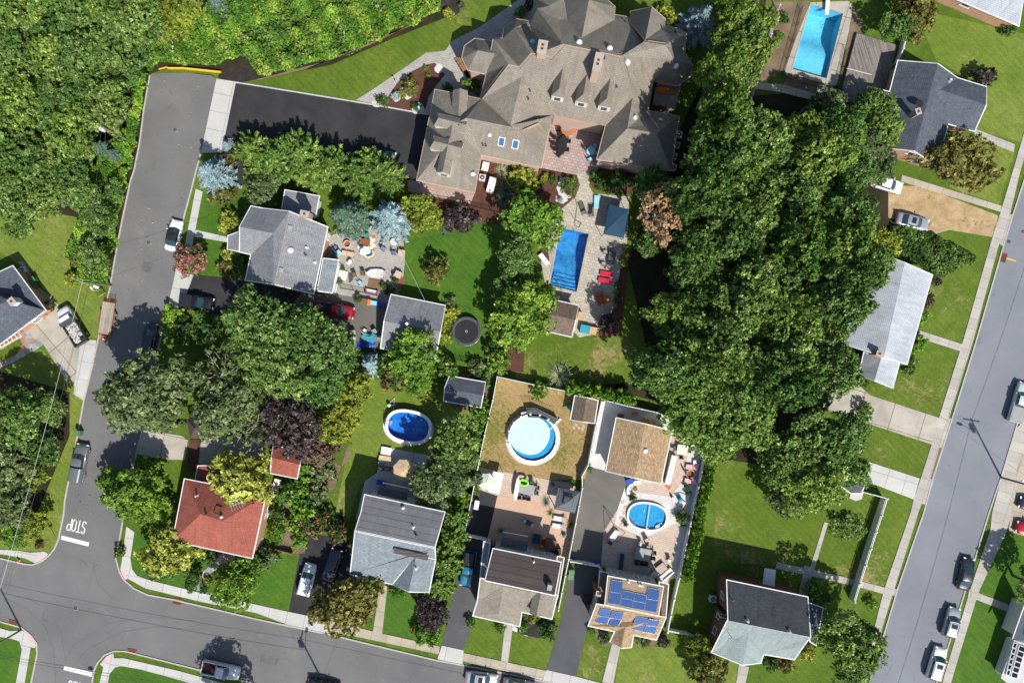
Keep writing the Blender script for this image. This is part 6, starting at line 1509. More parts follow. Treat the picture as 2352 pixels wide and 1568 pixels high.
def grill(o,mat='black'):
    B(o,'cart',mat,lambda m:m.box(0,0,.42,1.15,.5,.7)); B(o,'lid','dark',lambda m:m.tube((-.32,0,.86),(.32,0,.86),.24,.24,12))
    B(o,'side_shelf','lgrey',lambda m:(m.box(-.6,0,.8,.35,.48,.04),m.box(.6,0,.8,.35,.48,.04)))
def firepit(o,r=.65): 
    B(o,'rim','brick_p',lambda m:m.grid([[(q*math.cos(k*.349),q*math.sin(k*.349),z) for k in range(18)] for q,z in ((r,0),(r,.42),(r*.78,.42),(r*.78,.1))])); B(o,'fire_bowl','rust',lambda m:m.lathe([(r*.79,.12),(.01,.14)],n=18))
def hammock(o):
    B(o,'bed','lgrey',lambda m:(m.grid([[(-1.15+2.3*i/8,y*(1-.15*abs(i-4)/4),.45+.12*(abs(i-4)/4)**2+.05*abs(y)) for y in (-.75,-.3,0,.3,.75)] for i in range(9)],closed=False),m.face([(-1.15,.6,.58),(-1.9,0,.95),(-1.15,-.6,.58)]),m.face([(1.15,-.6,.58),(1.9,0,.95),(1.15,.6,.58)])))
    B(o,'stand','black',lambda m:(m.path([(-1.95,0,1.0),(-1.3,0,.08),(1.3,0,.08),(1.95,0,1.0)],.04),m.tube((-1.2,-.7,.05),(-1.2,.7,.05),.04),m.tube((1.2,-.7,.05),(1.2,.7,.05),.04)))
def floaty(o):
    def body(m):
        for x,y,r in ((-.6,.15,.42),(-.25,.5,.35),(.25,.45,.4),(-.35,-.2,.42),(.1,0,.38),(-.75,-.2,.3)): m.sphere((x,y,.25),r,0,12,.62)
    B(o,'body','white',body)
    for i,(c,rr) in enumerate((('yellow',.78),('lblue',.66),('teal',.55))):
        B(o,'arc_tube',c,lambda m:m.path([(.25+rr*math.cos(t*.35),-.25+rr*.8*math.sin(t*.35),.22+.02*i) for t in range(-8,3)],.08,8))
def float2(o,mat='lime'): B(o,'ring',mat,lambda m:m.path([(.62*math.cos(k*.3927),.4*math.sin(k*.3927),.95) for k in range(17)],.16,8)); B(o,'pillow',mat,lambda m:m.box(0,.32,1.02,.9,.3,.16))
C=lambda x,y,rot,label,seat,fr='black',g=None,**k: put(chair,'patio_chair','chair',x,y,rot,label,g,None,seat,fr,**k)
# brick house patio
C(771,570,-60,'slate-blue chair in the house corner of the furnished patio','blue_c'); C(780,582,45,'light blue and white chair beside the slate-blue one by the house wall','lblue','white')
put(lounger,'sun_lounger','sun lounger',801,583,10,'short tan lounger near the house wall on the furnished patio',None,None,'beige','wood',.2,L=1.5)
put(table,'side_table','table',804,603,-60,'small white table standing below the tan lounger',None,None,.75,.5,'white')
slab('patio_rug',[(819,541),(862,541),(860,577),(820,572)],'terracotta',.07,0,kind=None); o=bpy.data.objects['patio_rug']; tag(o,'red and white patterned rug under the teal chairs','rug')
for i,(a,b) in enumerate(((850,548),(858,552),(853,557),(859,564),(853,570),(850,561),(825,568))):
    mb=MB(); p=W(a,b); mb.lathe([(.28,.079+i*.0003),(.01,.08+i*.0003)],p.x,p.y,14); mb.build('medallion',P['cream'],o)
put(table,'patio_table','table',840,556,5,'low brown table on the red patterned rug',None,None,1.3,.9,'rust',.5)
for (a,b,r,l) in ((817,549,0,'left'),(843,542,90,'upper'),(830,562,-90,'lower')): C(a,b,r,'teal chair at the %s side of the table on the red rug'%l,'teal','teal')
put(floaty,'pool_float','pool float',842,577,0,'white inflatable float with a rainbow-coloured tail on the patio')
C(881,572,35,'slate-blue chair in the middle right of the furnished patio','blue_c'); C(906,581,5,'slate-blue chair next to the square stone pillar','blue_c')
put(table,'round_table','table',905,556,0,'round white table under the pale blue spruce',None,None,1.05,1.05,'lgrey',.7,True)
put(boxy,'stone_pillar','pillar',923,582,5,'square stone pillar with a round white lamp at the patio edge',None,None,.9,.85,.8,'brick_p'); put(boxy,'stone_pillar','pillar',915,631,25,'square stone pillar beside the blue chair at the lower patio edge',None,None,.9,.9,.8,'brick_p')
C(909,634,20,'bright blue chair pushed against the lower stone pillar','blue_c')
o=put(hammock,'hammock','hammock',865,628,0,'white hammock on a black stand in the patio'); o.scale=(.8,.9,.9)
C(814,632,80,'brown high-backed chair left of the maroon chair','wood'); C(834,628,90,'maroon and white chair between the brown chair and the hammock','brick_d'); C(827,650,-50,'light blue chair with a red cushion at the lower patio','lblue','white')
put(boxy,'ground_mat','mat',860,654,12,'flat square brown mat on the lower part of the patio',None,None,1.9,1.6,.04,'wood')
put(sofa,'outdoor_sofa','sofa',853,671,12,'mauve and cream cushioned sofa by the iron fence',None,None,1.7,.85,'purple','cream')
put(boxy,'ramp','ramp',787,632,14,'cream ramp leading from the white sunroom wall',None,None,1.1,1.3,.2,'cream')
mb=MB(); p=W(800,637); mb.prism([(p.x+.75*math.sin(t*.2),p.y+.75*math.cos(t*.2)) for t in range(16)],.05,.075); o=mb.build('door_mat',P['dark']); tag(o,'dark half-round mat beside the cream ramp','mat')
put(firepit,'fire_bowl','fire pit',797,560,0,'round rusty fire bowl on the upper left of the patio',None,None,.55)
put(grill,'grill','grill',768,588,-60,'black grill in the shade of the brick wall')
for i,(a,b,r,h,m,l,lab) in enumerate(((788,617,.2,.3,'dark','lime','pot with lime plant right of the sunroom wall'),(781,648,.25,.3,'terracotta','olive','small round pot plant below the cream ramp'),(908,643,.3,.3,'teal','ygreen','teal pot with a yellow flower on the round brick corner'),
 (880,656,.25,.3,'lgrey','shrub','pale pot at the head of the potted plant cluster'),(886,662,.25,.3,'terracotta','ygreen','terracotta pot in the middle of the potted plant cluster'),(893,655,.2,.3,'white','olive','white pot at the right of the potted plant cluster'),(889,672,.25,.35,'terracotta','rose','terracotta pot at the foot of the potted plant cluster'),(900,667,.25,.3,'teal','bronze','teal pot beside the grey garage roof corner'),
 (824,688,.35,.4,'teal','ygreen','large teal pot against the driveway side of the iron fence'))):
    put(pot,'potted_plant','potted plant',a,b,0,lab,None,None,r,h,m,l,r*1.6,r*1.9)
slab('brick_circle',blob(916,647,14,14,16,1,.02),'brick_d',.06)
put(boxy,'storage_box','box',839,693,12,'white and brown storage box beside the teal pot',None,None,1.1,.75,.7,'lgrey','wood')
put(boxy,'crate','crate',849,695,10,'orange crate between the brown and the blue boxes',None,None,.4,.8,.8,'orange'); put(boxy,'cooler_box','box',859,696,10,'pale blue cooler box right of the orange crate',None,None,.8,.55,.6,'lblue'); put(boxy,'kayak_box','box',875,700,12,'long bright blue box ending at the grey garage',None,None,1.5,.55,.5,'blue')
for a,b,r,c,l in ((838,760,-55,'cream','cream chair turned towards the teal tables'),(861,762,60,'grey','grey chair above the teal tables'),(870,777,0,'grey','grey chair nearest the garage wall'),(849,779,90,'grey','grey chair between the two teal tables'),(812,764,80,'tan','beige chair alone left of the teal tables')): C(a,b,r,l,c,'lgrey')
put(table,'patio_table','table',842,773,20,'teal table at the left of the pair behind the garage',None,None,1.1,.85,'teal'); put(table,'patio_table','table',857,777,-65,'teal table at the right of the pair behind the garage',None,None,1.3,.8,'teal')
put(grill,'grill','grill',785,755,12,'grey grill beside the foliage below the red pickup')
put(bin_,'dustbin','bin',813,776,0,'grey dustbin with a flat round lid',None,None,'lgrey',.8); put(bin_,'dustbin','bin',797,784,0,'dark green bin in deep shade behind the garage',None,None,'dgreen')
o=thing('metal_tub','round shiny metal tub lid below the grey dustbin','tub',at(810,785)); B(o,'body','steel',lambda m:m.lathe([(.35,0),(.42,.5),(.42,.55)],n=20,cap=False)); B(o,'lid','steel',lambda m:m.lathe([(.44,.55),(.2,.62),(.1,.7)],n=20))
o=thing('tarpaulin','crumpled bright blue tarpaulin heaped at the edge of the shaded drive','tarpaulin',at(840,793)); 
def tarp(m):
    r=random.Random(2); rows=[]
    for i in range(8): rows.append([(-1.3+i*.37,-.5+j*.2+r.uniform(-.08,.08),max(.05,.35*math.sin(i*.45)*math.sin((j+.5)*.55)+r.uniform(0,.2))) for j in range(6)])
    m.grid(rows,closed=False)
B(o,'sheet','blue',tarp)
# trampoline
p=at(1072,761); o=thing('trampoline','round black trampoline on the lawn right of the grey garage','trampoline',p)
B(o,'mat','black',lambda m:m.lathe([(1.72,.88),(.01,.86)],n=32)); B(o,'padding','dark',lambda m:m.lathe([(2.08,.84),(2.08,.92),(1.98,.94),(1.7,.9)],n=32,cap=False))
B(o,'frame','steel',lambda m:m.path([(2.08*math.cos(k*.2618),2.08*math.sin(k*.2618),.86) for k in range(25)],.035))
B(o,'logo_ring','white',lambda m:[m.box(.15*math.cos(k*.785),.15*math.sin(k*.785),.885,.07,.05,.01,0,k*.785) for k in range(8)])
for k in range(6): a=k*math.pi/3; B(o,'leg','steel',lambda m:m.tube((2.05*math.cos(a),2.05*math.sin(a),0),(2.05*math.cos(a),2.05*math.sin(a),1.0),.03)); B(o,'net_pole','black',lambda m:m.tube((2.1*math.cos(a),2.1*math.sin(a),.9),(2.1*math.cos(a),2.1*math.sin(a),2.3),.025))
B(o,'net_hoop','dark',lambda m:m.path([(2.05*math.cos(k*.2618),2.05*math.sin(k*.2618),2.25) for k in range(25)],.02,4))
# oval pool patio
put(boxy,'storage_box','box',887,1035,10,'large white flat box on the concrete by the oval pool',None,None,1.4,1.0,.35,'white'); put(lounger,'sun_lounger','sun lounger',886,1052,8,'tan lounger on the shaded concrete patio below the white box',None,None,'beige','grey',.15)
put(lounger,'sun_lounger','sun lounger',885,1076,8,'dark brown lounger on which the person in the white shirt rests',None,None,'wood','black',.6)
put(chair,'patio_chair','chair',876,1063,0,'teal chair between the tan and the dark lounger',None,None,'teal','grey')
put(umbrella,'patio_umbrella','umbrella',932,1075,22,'large octagonal beige umbrella half covered by the tree on the concrete patio',None,None,1.65,8,'beige')
put(boxy,'storage_bench','bench',876,1108,10,'dark blue cushioned bench against the rear of the grey house',None,None,1.3,.55,.55,'dark','blue')
o=thing('pool_pump','small white pool pump and filter on the lawn above the oval pool','pump',at(897,930)); B(o,'tank','white',lambda m:m.lathe([(.25,0),(.28,.5),(.2,.8),(.05,.85)],-.2,0,12)); B(o,'motor','dark',lambda m:m.tube((.1,0,.2),(.7,.1,.2),.14)); B(o,'hose','lgrey',lambda m:m.path([(-.2,.2,.4),(.2,.7,.1),(.5,1.0,.1),(.4,-.9,.15)],.04))
# umbrella patio of the dry yard
put(umbrella,'patio_umbrella','umbrella',1119,1101,20,'pale green and white umbrella over the corner of the white table top',None,None,1.25,8,'lgreen','white')
put(boxy,'shelter_panel','shelter',1140,1104,14,'large white flat-topped shelter beside the pale umbrella',None,None,1.5,2.9,.12,'white',None,1.6)
for sx in (-1,1):
    for sy in (-1,1): B(bpy.data.objects['shelter_panel'],'post','white',lambda m:m.tube((sx*.65,sy*1.35,0),(sx*.65,sy*1.35,1.6),.04))
put(table,'patio_table','table',1209,1122,14,'grey rectangular table on the tan pavers beside the white paddle board',None,None,2.3,1.5,'grey')
put(float2,'pool_float','pool float',1203,1106,10,'lime green inflatable ring on the grey table')
o=put(boxy,'paddle_board','paddle board',1187,1120,-82,'long white paddle board standing along the grey table',None,None,.02,.02,.02,'white'); B(o,'board','white',lambda m:m.prism([(1.75*math.cos(t*.26)*1.0,.3*math.sin(t*.26)*abs(math.sin(t*.26))**.2) for t in range(24)],1.0,1.12,bottom=True)); B(o,'support','white',lambda m:(m.tube((-1.2,0,0),(-1.2,0,1),.04),m.tube((1.2,0,0),(1.2,0,1),.04)))
for i,(a,b,r) in enumerate(((1193,1139,-90),(1204,1140,-90),(1214,1142,-90),(1222,1108,90),(1233,1119,180),(1231,1131,180))):
    C(a,b,r,('first','second','third')[i]+' black chair from the left in front of the grey table' if i<3 else ('black chair above the grey table by the lime ring','upper black chair at the right end of the grey table','lower black chair at the right end of the grey table')[i-3],'dark')
put(boxy,'planter_bench','bench',1300,1115,11,'low stone bench with end blocks above the grey gazebo',None,None,2.6,.3,.5,'stone')
for a,b,l in ((1285,1191,'upper grey lounger below the grey gazebo'),(1282,1208,'lower grey lounger below the grey gazebo')): put(lounger,'sun_lounger','sun lounger',a,b,190,l,None,None,'lgrey','dark',.6)
for x,y,k,s,l in ((1310,1203,'bladesl',13,'leafy green plant right of the grey loungers by the white fence'),(1264,1176,'bladesl',11,'spiky yellow-green plant at the corner of the grey gazebo'),(1096,1124,'bladesl',15,'tall leafy plant against the white fence beside the pale umbrella'),(1151,1218,'bladesg',12,'dark spiky plant in the shade of the taupe-roofed house'),(1254,1152,'bladesg',12,'dark banana-like plant left of the grey gazebo'),(1270,1110,'bladesl',8,'small bright plant beside the stone bench')): T(k,x,y,s,l)
put(pot,'potted_plant','potted plant',1296,1229,0,'agave in a dark pot below the grey loungers',None,None,.25,.35,'dark','spruce',.4,.4)
put(boxy,'serving_cart','cart',1095,1158,-80,'white serving cart against the left white fence',None,None,1.2,.6,.8,'white'); put(grill,'grill','grill',1214,1200,30,'small grill alone in the middle of the peach patio')
put(boxy,'play_table','toy table',1232,1237,12,'dark play table with coloured rim on the shaded peach patio',None,None,1.0,1.2,.6,'black','navy'); o=put(boxy,'toy_slide','toy',1247,1245,14,'red and yellow toy slide next to the dark play table',None,None,.4,1.4,.25,'red'); B(o,'wheel','yellow',lambda m:m.tube((-.2,.6,.3),(.2,.6,.3),.18)); B(o,'handle','yellow',lambda m:m.tube((-.2,-.6,.3),(.2,-.6,.3),.15))
put(boxy,'storage_box','box',1264,1248,13,'large dark brown storage box on the shaded peach patio',None,None,1.5,1.3,.9,'brick_d'); put(boxy,'garden_bag','bag',1281,1265,0,'black covered item at the house corner beside the white fence',None,None,.9,.8,.8,'black')
# shed junk
put(boxy,'step_crate','crate',1308,935,60,'teal crate beside the brown shed in the dry yard',None,None,.5,.5,.4,'teal'); put(pot,'potted_plant','potted plant',1355,1078,0,'potted plant at the corner of the white gravel strip',None,None,.25,.35,'dark','lime',.45,.6)
# tan garage yard
o=thing('garden_hose','yellow coiled hose behind the tan garage','hose',at(1482,969)); 
for k in range(4): B(o,'coil','yellow',lambda m:m.path([((.55+.06*k)*math.cos(t*.5),(.32+.05*k)*math.sin(t*.5),.06+.05*k) for t in range(14)],.04))
put(boxy,'tool_crate','crate',1425,956,10,'brown crate behind the tan garage beside orange tools',None,None,.8,.7,.6,'wood'); o=put(boxy,'leaf_blower','garden tool',1458,949,0,'orange garden machine behind the tan garage',None,None,.8,.3,.3,'orange')
o=thing('ladder','yellow ladder lying behind the tan garage','ladder',at(1503,972),R(-80)); B(o,'rail','yellow',lambda m:(m.box(0,-.16,.1,1.3,.07,.08),m.box(0,.16,.1,1.3,.07,.08))); B(o,'rung','yellow',lambda m:[m.box(-.5+k*.25,0,.1,.05,.3,.05) for k in range(5)])
put(table,'patio_table','table',1566,1032,8,'square cream table under the branches right of the tan garage',None,None,1.5,1.4,'cream')
for a,b,r,l in ((1550,1029,0,'left'),(1580,1034,180,'right'),(1564,1047,-90,'lower')): C(a,b,r,'black chair at the %s side of the square cream table'%l,'dark')
put(boxy,'long_bench','bench',1540,1078,-76,'long grey bench standing along the wall of the tan garage',None,None,4.2,.75,.75,'lgrey'); put(firepit,'fire_pit','fire pit',1586,1088,0,'round block fire pit on the white gravel beside the white fence')
for a,b,l in ((1587,1072,'upper reclining chair above the round fire pit'),(1584,1104,'lower reclining chair below the round fire pit')): put(lounger,'reclining_chair','chair',a,b,185,l,None,None,'pinkpad','dark',.7,L=1.4)
put(table,'side_table','table',1596,1062,0,'small white side table near the upper reclining chair',None,None,.5,.7,'white',.45)
slab('patio_rug',[(1527,1116),(1533,1107),(1543,1112),(1537,1126)],'terracotta',.075,0,kind=None); o=bpy.data.objects['patio_rug.001']; tag(o,'small peach-orange mat on the tan pavers by the tan garage','mat')
o=thing('umbrella_stand','closed dark umbrella pole leaning over the gravel beside the fire pit','umbrella',at(1580,1095)); B(o,'pole','dark',lambda m:m.tube((0,0,0),(0,0,2.6),.04)); B(o,'closed_canopy','navy',lambda m:m.lathe([(.05,1.0),(.16,1.3),(.12,2.3),(.02,2.6)],n=10)); B(o,'base','dark',lambda m:m.lathe([(.3,0),(.3,.08),(.08,.1)]))
o=thing('curved_sofa','white curved sofa at the lower wall of the tan garage','sofa',at(1466,1124))
for k in range(5):
    t=R(95+k*22); B(o,'seat','white',lambda m:m.box(1.6*math.cos(t)+.2,1.35*math.sin(t)-.3,.25,.62,.55,.42,0,t+R(90))); 
put(boxy,'tub','tub',1446,1105,-20,'bright blue tub beside the white curved sofa',None,None,.85,.7,.6,'blue'); put(table,'side_table','table',1459,1122,0,'small round brown table inside the curved sofa',None,None,.6,.6,'wood',.45,True)
o=thing('pool_pump','teal pool pump with coiled hoses on the gravel above the small oval pool','pump',at(1562,1146)); B(o,'tank','teal',lambda m:m.lathe([(.3,0),(.34,.5),(.25,.75),(.05,.8)],0,0,12)); B(o,'motor','white',lambda m:m.tube((.3,-.3,.25),(.8,-.6,.25),.16)); B(o,'hose','teal',lambda m:m.path([(-.2,.1,.3),(-.8,.7,.1),(.1,.9,.08),(1.2,.5,.08),(1.7,.9,.08),(1.4,-.3,.08)],.05))
o=thing('toy_figure','red and white garden ornament beside the pool pump','ornament',at(1544,1141)); B(o,'body','red',lambda m:m.lathe([(.15,0),(.22,.3),(.1,.5)],n=10)); B(o,'head','white',lambda m:m.sphere((0,0,.62),.14))
for a,b,r,m_,l,lab in ((1580,1131,.28,'offwhite','ygreen','white pot with yellow flowers on the gravel strip'),(1566,1185,.6,'dark','pale','large potted grass beside the lattice fence'),(1569,1206,.22,'dark','shrub','small dark pot below the large potted grass'),(1437,1203,.22,'terracotta','ygreen','small pot at the lower left of the small oval pool'),(1453,1142,.35,'dark','ygreen','yellow flowers in a dark pot above the small oval pool'),(1575,1115,.2,'dark','shrub','tiny dark pot below the lower reclining chair')):
    put(pot,'potted_plant','potted plant',a,b,0,lab,None,None,r,.35,m_,l,r*1.5,r*1.6)
put(table,'patio_table','table',1476,1271,12,'large grey table beside the solar-panelled house',None,None,2.2,1.7,'grey')
for i,(a,b,r) in enumerate(((1462,1289,-90),(1473,1290,-90),(1483,1291,-90),(1500,1268,180),(1498,1281,180))): C(a,b,r,('leftmost chair below the large grey table','middle chair below the large grey table','rightmost chair below the large grey table','upper chair right of the large grey table','lower chair right of the large grey table')[i],'black')
C(1470,1248,110,'white and grey chair above the large grey table','lgrey'); C(1485,1239,60,'tan chair furthest above the large grey table','tan'); C(1489,1256,90,'grey chair tucked at the top right of the large grey table','grey'); C(1537,1287,100,'white cushioned chair near the lattice fence','cream')
put(boxy,'fire_table','table',1519,1304,-38,'square stone-topped fire table beside the ottoman',None,None,1.3,1.1,.5,'brick_d','stone'); put(sofa,'outdoor_sofa','sofa',1531,1318,-40,'white outdoor sofa in the corner by the lattice fence',None,None,2.0,.85,'white','cream'); put(boxy,'ottoman','ottoman',1504,1320,-50,'mauve-white square ottoman near the house wall',None,None,.8,.8,.4,'cream')
put(boxy,'slide_board','board',1427,1292,-83,'long dark teal board with pale rails by the house wall',None,None,2.6,.5,.5,'teal','navy')
put(boxy,'swing_bench','swing',1410,1229,-52,'white boxy swing seat at the corner of the pink pavers',None,None,1.7,.7,.6,'white')
o=thing('canopy_swing','thin dark metal swing frame over the driveway edge','swing frame',W(1412,1214)); mb=MB(); Z=Vector((0,0,2.0)); a,b=W(1401,1190,2),W(1424,1232,2); f=[W(1388,1212),W(1410,1187),W(1415,1246),W(1437,1222)]
mb.tube(a,b,.035); [mb.tube(p,q,.035) for p,q in ((f[0],a),(f[1],a),(f[2],b),(f[3],b))]; mb.build('frame',P['rust'],o)
put(chair,'folding_chairs','chair',1402,1243,30,'pile of folded black chairs at the edge of the pink pavers',None,None,'black','dark',1.3); put(boxy,'recycling_box','box',1318,1285,10,'bright blue recycling box inside the driveway gate',None,None,.65,.5,.5,'blue')
o=thing('ball','dark blue ball on the driveway near the gate','ball',at(1370,1290)); B(o,'ball_body','blue',lambda m:m.sphere((0,0,.35),.35))
for i,(a,b) in enumerate(((1312,1311),(1310,1322))): put(bin_,'wheeled_bin','bin',a,b,180,('upper','lower')[i]+' of the two green bins beside the white gate','green bins by the gate',None,'green',1.05)
o=put(boxy,'lawn_mower','mower',1348,1376,-80,'dark red ride-on machine in the shade beside the solar-panelled house',None,None,1.2,.7,.35,'red','black',.2)
for sx in (-1,1):
    for sy in (-1,1): B(o,'wheel','black',lambda m:m.tube((sx*.4,sy*.36,.2),(sx*.4,sy*.5,.2),.2))
# mansion patio
put(table,'dining_table','table',1291,335,-78,'long black oval dining table on the mansion patio',None,None,3.0,1.3,'black',.74,True)
D8=[(1286,310,90),(1305,325,180),(1301,344,180),(1283,357,-60),(1275,343,0),(1272,330,0),(1274,316,20),(1284,300,90)]
for i,(a,b,r) in enumerate(D8): C(a,b,r,('top','upper right','lower right','bottom','lowest left','middle left','upper left','outermost top')[i]+' black chair around the oval dining table','black','black',s=.95)
put(table,'round_table','table',1357,347,0,'round blue glass table in the dappled shade on the mansion patio',None,None,1.3,1.3,'lblue',.7,True)
for a,b,r,l in ((1346,341,0,'dark chair left of the round blue table'),(1364,338,120,'pale blue chair above the round blue table'),(1367,352,200,'pale blue chair right of the round blue table')): C(a,b,r,l,'lblue' if 'pale' in l else 'dark')
C(1355,367,-30,'pale blue chair below the round blue table by the wall','lblue'); 
o=thing('corner_fountain','half-round stepped basin with an orange brick rim against the mansion wall','basin',W(1302,284)); 
def hr(m,r0,r1,z): m.prism([(r1*math.cos(t),r1*math.sin(t)) for t in [R(168-k*18)-math.pi for k in range(-1,11)]],0,z)
B(o,'rim','terracotta',lambda m:hr(m,0,1.75,.45)); B(o,'basin_top','rock',lambda m:hr(m,0,1.2,.55))
for i,(a,b) in enumerate(((1558,310),(1553,335),(1547,360),(1545,385))): put(acunit,'air_conditioner','air conditioner',a,b,15,('topmost','second','third','lowest')[i]+' air conditioner along the right wall of the mansion','air conditioners beside the mansion')
put(acunit,'air_conditioner','air conditioner',1108,409,10,'single air conditioner in the mulch beside the white generator'); put(boxy,'generator','generator',1129,427,-75,'white generator box in the mulch bed below the garage wing',None,None,2.1,.95,1.1,'white'); put(boxy,'planter_box','planter',1115,383,-78,'rust-stained white box in the mulch beside the garage wing',None,None,1.2,.9,.5,'terracotta','offwhite')
put(acunit,'air_conditioner','air conditioner',635,1135,12,'air conditioner at the right wall of the red-roofed house'); put(acunit,'air_conditioner','air conditioner',1636,1373,10,'air conditioner left of the dark brick house'); put(acunit,'air_conditioner','air conditioner',54,621,-30,'white framed unit beside the left edge house')
put(boxy,'work_table','table',637,1112,-75,'cluttered pale table right of the red shed',None,None,1.6,.9,.75,'lgrey','offwhite')
# pool deck
put(lounger,'sun_lounger','sun lounger',1370,463,-88,'pale blue cushioned lounger in the shade above the blue pool',None,None,'lblue','white',.1)
for a,b,r,l in ((1338,478,-110,'left'),(1358,483,-92,'right')): put(lounger,'sun_lounger','sun lounger',a,b,r,'%s one of the two black slatted loungers above the blue pool'%l,None,None,'black','black',.5,slat=True)
put(lounger,'sun_lounger','sun lounger',1250,596,52,'white lounger alone on the left side of the blue pool',None,None,'white','lgrey',.2)
for a,b,l in ((1392,629,'upper'),(1388,644,'lower')): put(lounger,'sun_lounger','sun lounger',a,b,190,'%s one of the two crimson loungers beside the blue pool'%l,None,None,'crimson','dark',.35)
put(table,'patio_table','table',1405,591,-80,'dark table in the shade right of the blue pool',None,None,1.9,1.0,'dark')
for a,b,r,l in ((1390,579,0,'grey chair at the upper left of the dark table'),(1386,606,0,'dark chair at the lower left of the dark table'),(1402,608,90,'square dark chair below the dark table')): C(a,b,r,l,'grey')
o=put(sofa,'outdoor_armchair','chair',1380,687,-110,'rust-orange cushioned daybed near the pool house',None,None,1.7,1.3,'terracotta','rust'); C(1396,687,180,'small orange chair right of the rust-orange daybed','orange')
put(boxy,'deck_box','box',1343,756,10,'teal deck box behind the pool house',None,None,1.3,1.1,.8,'teal'); put(boxy,'deck_box','box',1363,760,10,'light wood deck box right of the teal one',None,None,1.2,1.0,.8,'wbrown','wood_l'); put(boxy,'plank_door','board',1332,724,-75,'light timber board leaning by the pool house',None,None,.9,.6,.9,'wood_l')
for a,b,r,m_,l,lab in ((1361,402,.35,'offwhite','shrub','white pot plant where the mansion patio narrows'),(1416,688,.3,'teal','shrub','teal pot below the small orange chair'),(1382,425,.2,'lblue','shrub','pale blue pot in the shaded bed beside the deck')): put(pot,'potted_plant','potted plant',a,b,0,lab,None,None,r,.4,m_,l,r*1.5,r*1.6)
o=thing('garden_hose','dark garden hose snaking across the deck to the blue pool','hose',at(1310,490)); B(o,'tube','black',lambda m:m.path([(0,.2,.06),(.6,-.8,.06),(1.6,-1.4,.06),(1.2,-2.0,.06),(.6,-1.6,.06),(1.0,1.2,.06),(.6,2.6,.06)],.03))
# statue
o=thing('garden_statue','pale stone statue in the white gravel at the end of the mansion drive','statue',at(963,250)); B(o,'plinth','lgrey',lambda m:m.box(0,0,.15,.4,.4,.3)); B(o,'figure','lblue',lambda m:(m.lathe([(.18,.3),(.2,.6),(.13,.95),(.2,1.2),(.08,1.32)],n=10),m.sphere((0,0,1.45),.12)))
for a,b in ((884,1),): pass
# left yard
for i,(a,b,r) in enumerate(((185,533,165),(176,549,170))): C(a,b,r,('upper','lower')[i]+' of the two white garden chairs beside the roadside bushes','white','white','white garden chairs',s=1.25)
for i,(a,b,r) in enumerate(((81,643,-35),(80,657,-30))): put(bin_,'wheeled_bin','bin',a,b,r,('upper green wheeled bin beside the left edge house','lower green wheeled bin beside the left edge house')[i],None,None,'green',1.1)
put(bin_,'wheeled_bin','bin',184,993,10,'green wheeled bin alone at the kerb above the grey pickup',None,None,'green',1.1)
o=thing('wheelbarrow','white tub cart with timber frame beside the lamp pole bushes','cart',at(218,662),R(-30)); B(o,'tub','cream',lambda m:m.lathe([(.25,.3),(.5,.75),(.54,.75)],n=14,cap=False,sy=.7)); B(o,'frame','wood_l',lambda m:(m.tube((-.9,-.3,.5),(.9,-.1,.3),.04),m.tube((-.9,.3,.5),(.9,.1,.3),.04)))
put(boxy,'cold_frame','planter',229,671,-30,'timber-framed planting box beside the white tub cart',None,None,1.1,.8,.3,'cream','grass')
put(boxy,'toy_box','toy',97,729,0,'small red box on the concrete near the left edge house',None,None,.4,.35,.3,'red')
put(pot,'potted_plant','potted plant',107,717,0,'pot of orange flowers at the corner of the left edge house',None,None,.3,.35,'terracotta','rose',.5,.5)
o=put(boxy,'flower_box','planter',90,1252,-12,'brick-edged flower box on the lawn at the upper left street corner',None,None,1.1,.8,.35,'brick','mulch'); c=mesh_obj('flowers',KN['s_rose'][0][0],o); c.scale=(.55,.4,.3); c.location=(0,0,.5)
o=thing('fire_hydrant','small white and red fire hydrant on the corner verge','fire hydrant',at(41,1288)); B(o,'barrel','white',lambda m:m.lathe([(.14,0),(.12,.1),(.12,.55),(.14,.6)],n=12)); B(o,'bonnet','orange',lambda m:m.lathe([(.15,.6),(.12,.7),(.03,.76)],n=12)); B(o,'outlet','orange',lambda m:m.tube((-.22,0,.45),(.22,0,.45),.06))
o=thing('mailbox','white mailbox beside the flagstone path of the red-roofed house','mailbox',at(474,1361)); B(o,'post','white',lambda m:m.box(0,0,.5,.1,.1,1.0)); B(o,'box','white',lambda m:m.box(0,0,1.1,.5,.2,.22))
o=thing('garden_lamp','black path lamp beside the walkway to the mansion','lamp',at(908,187)); B(o,'post','black',lambda m:m.tube((0,0,0),(0,0,1.1),.03)); B(o,'lantern','black',lambda m:m.lathe([(.05,1.1),(.12,1.2),(.12,1.35),(.02,1.45)],n=8))
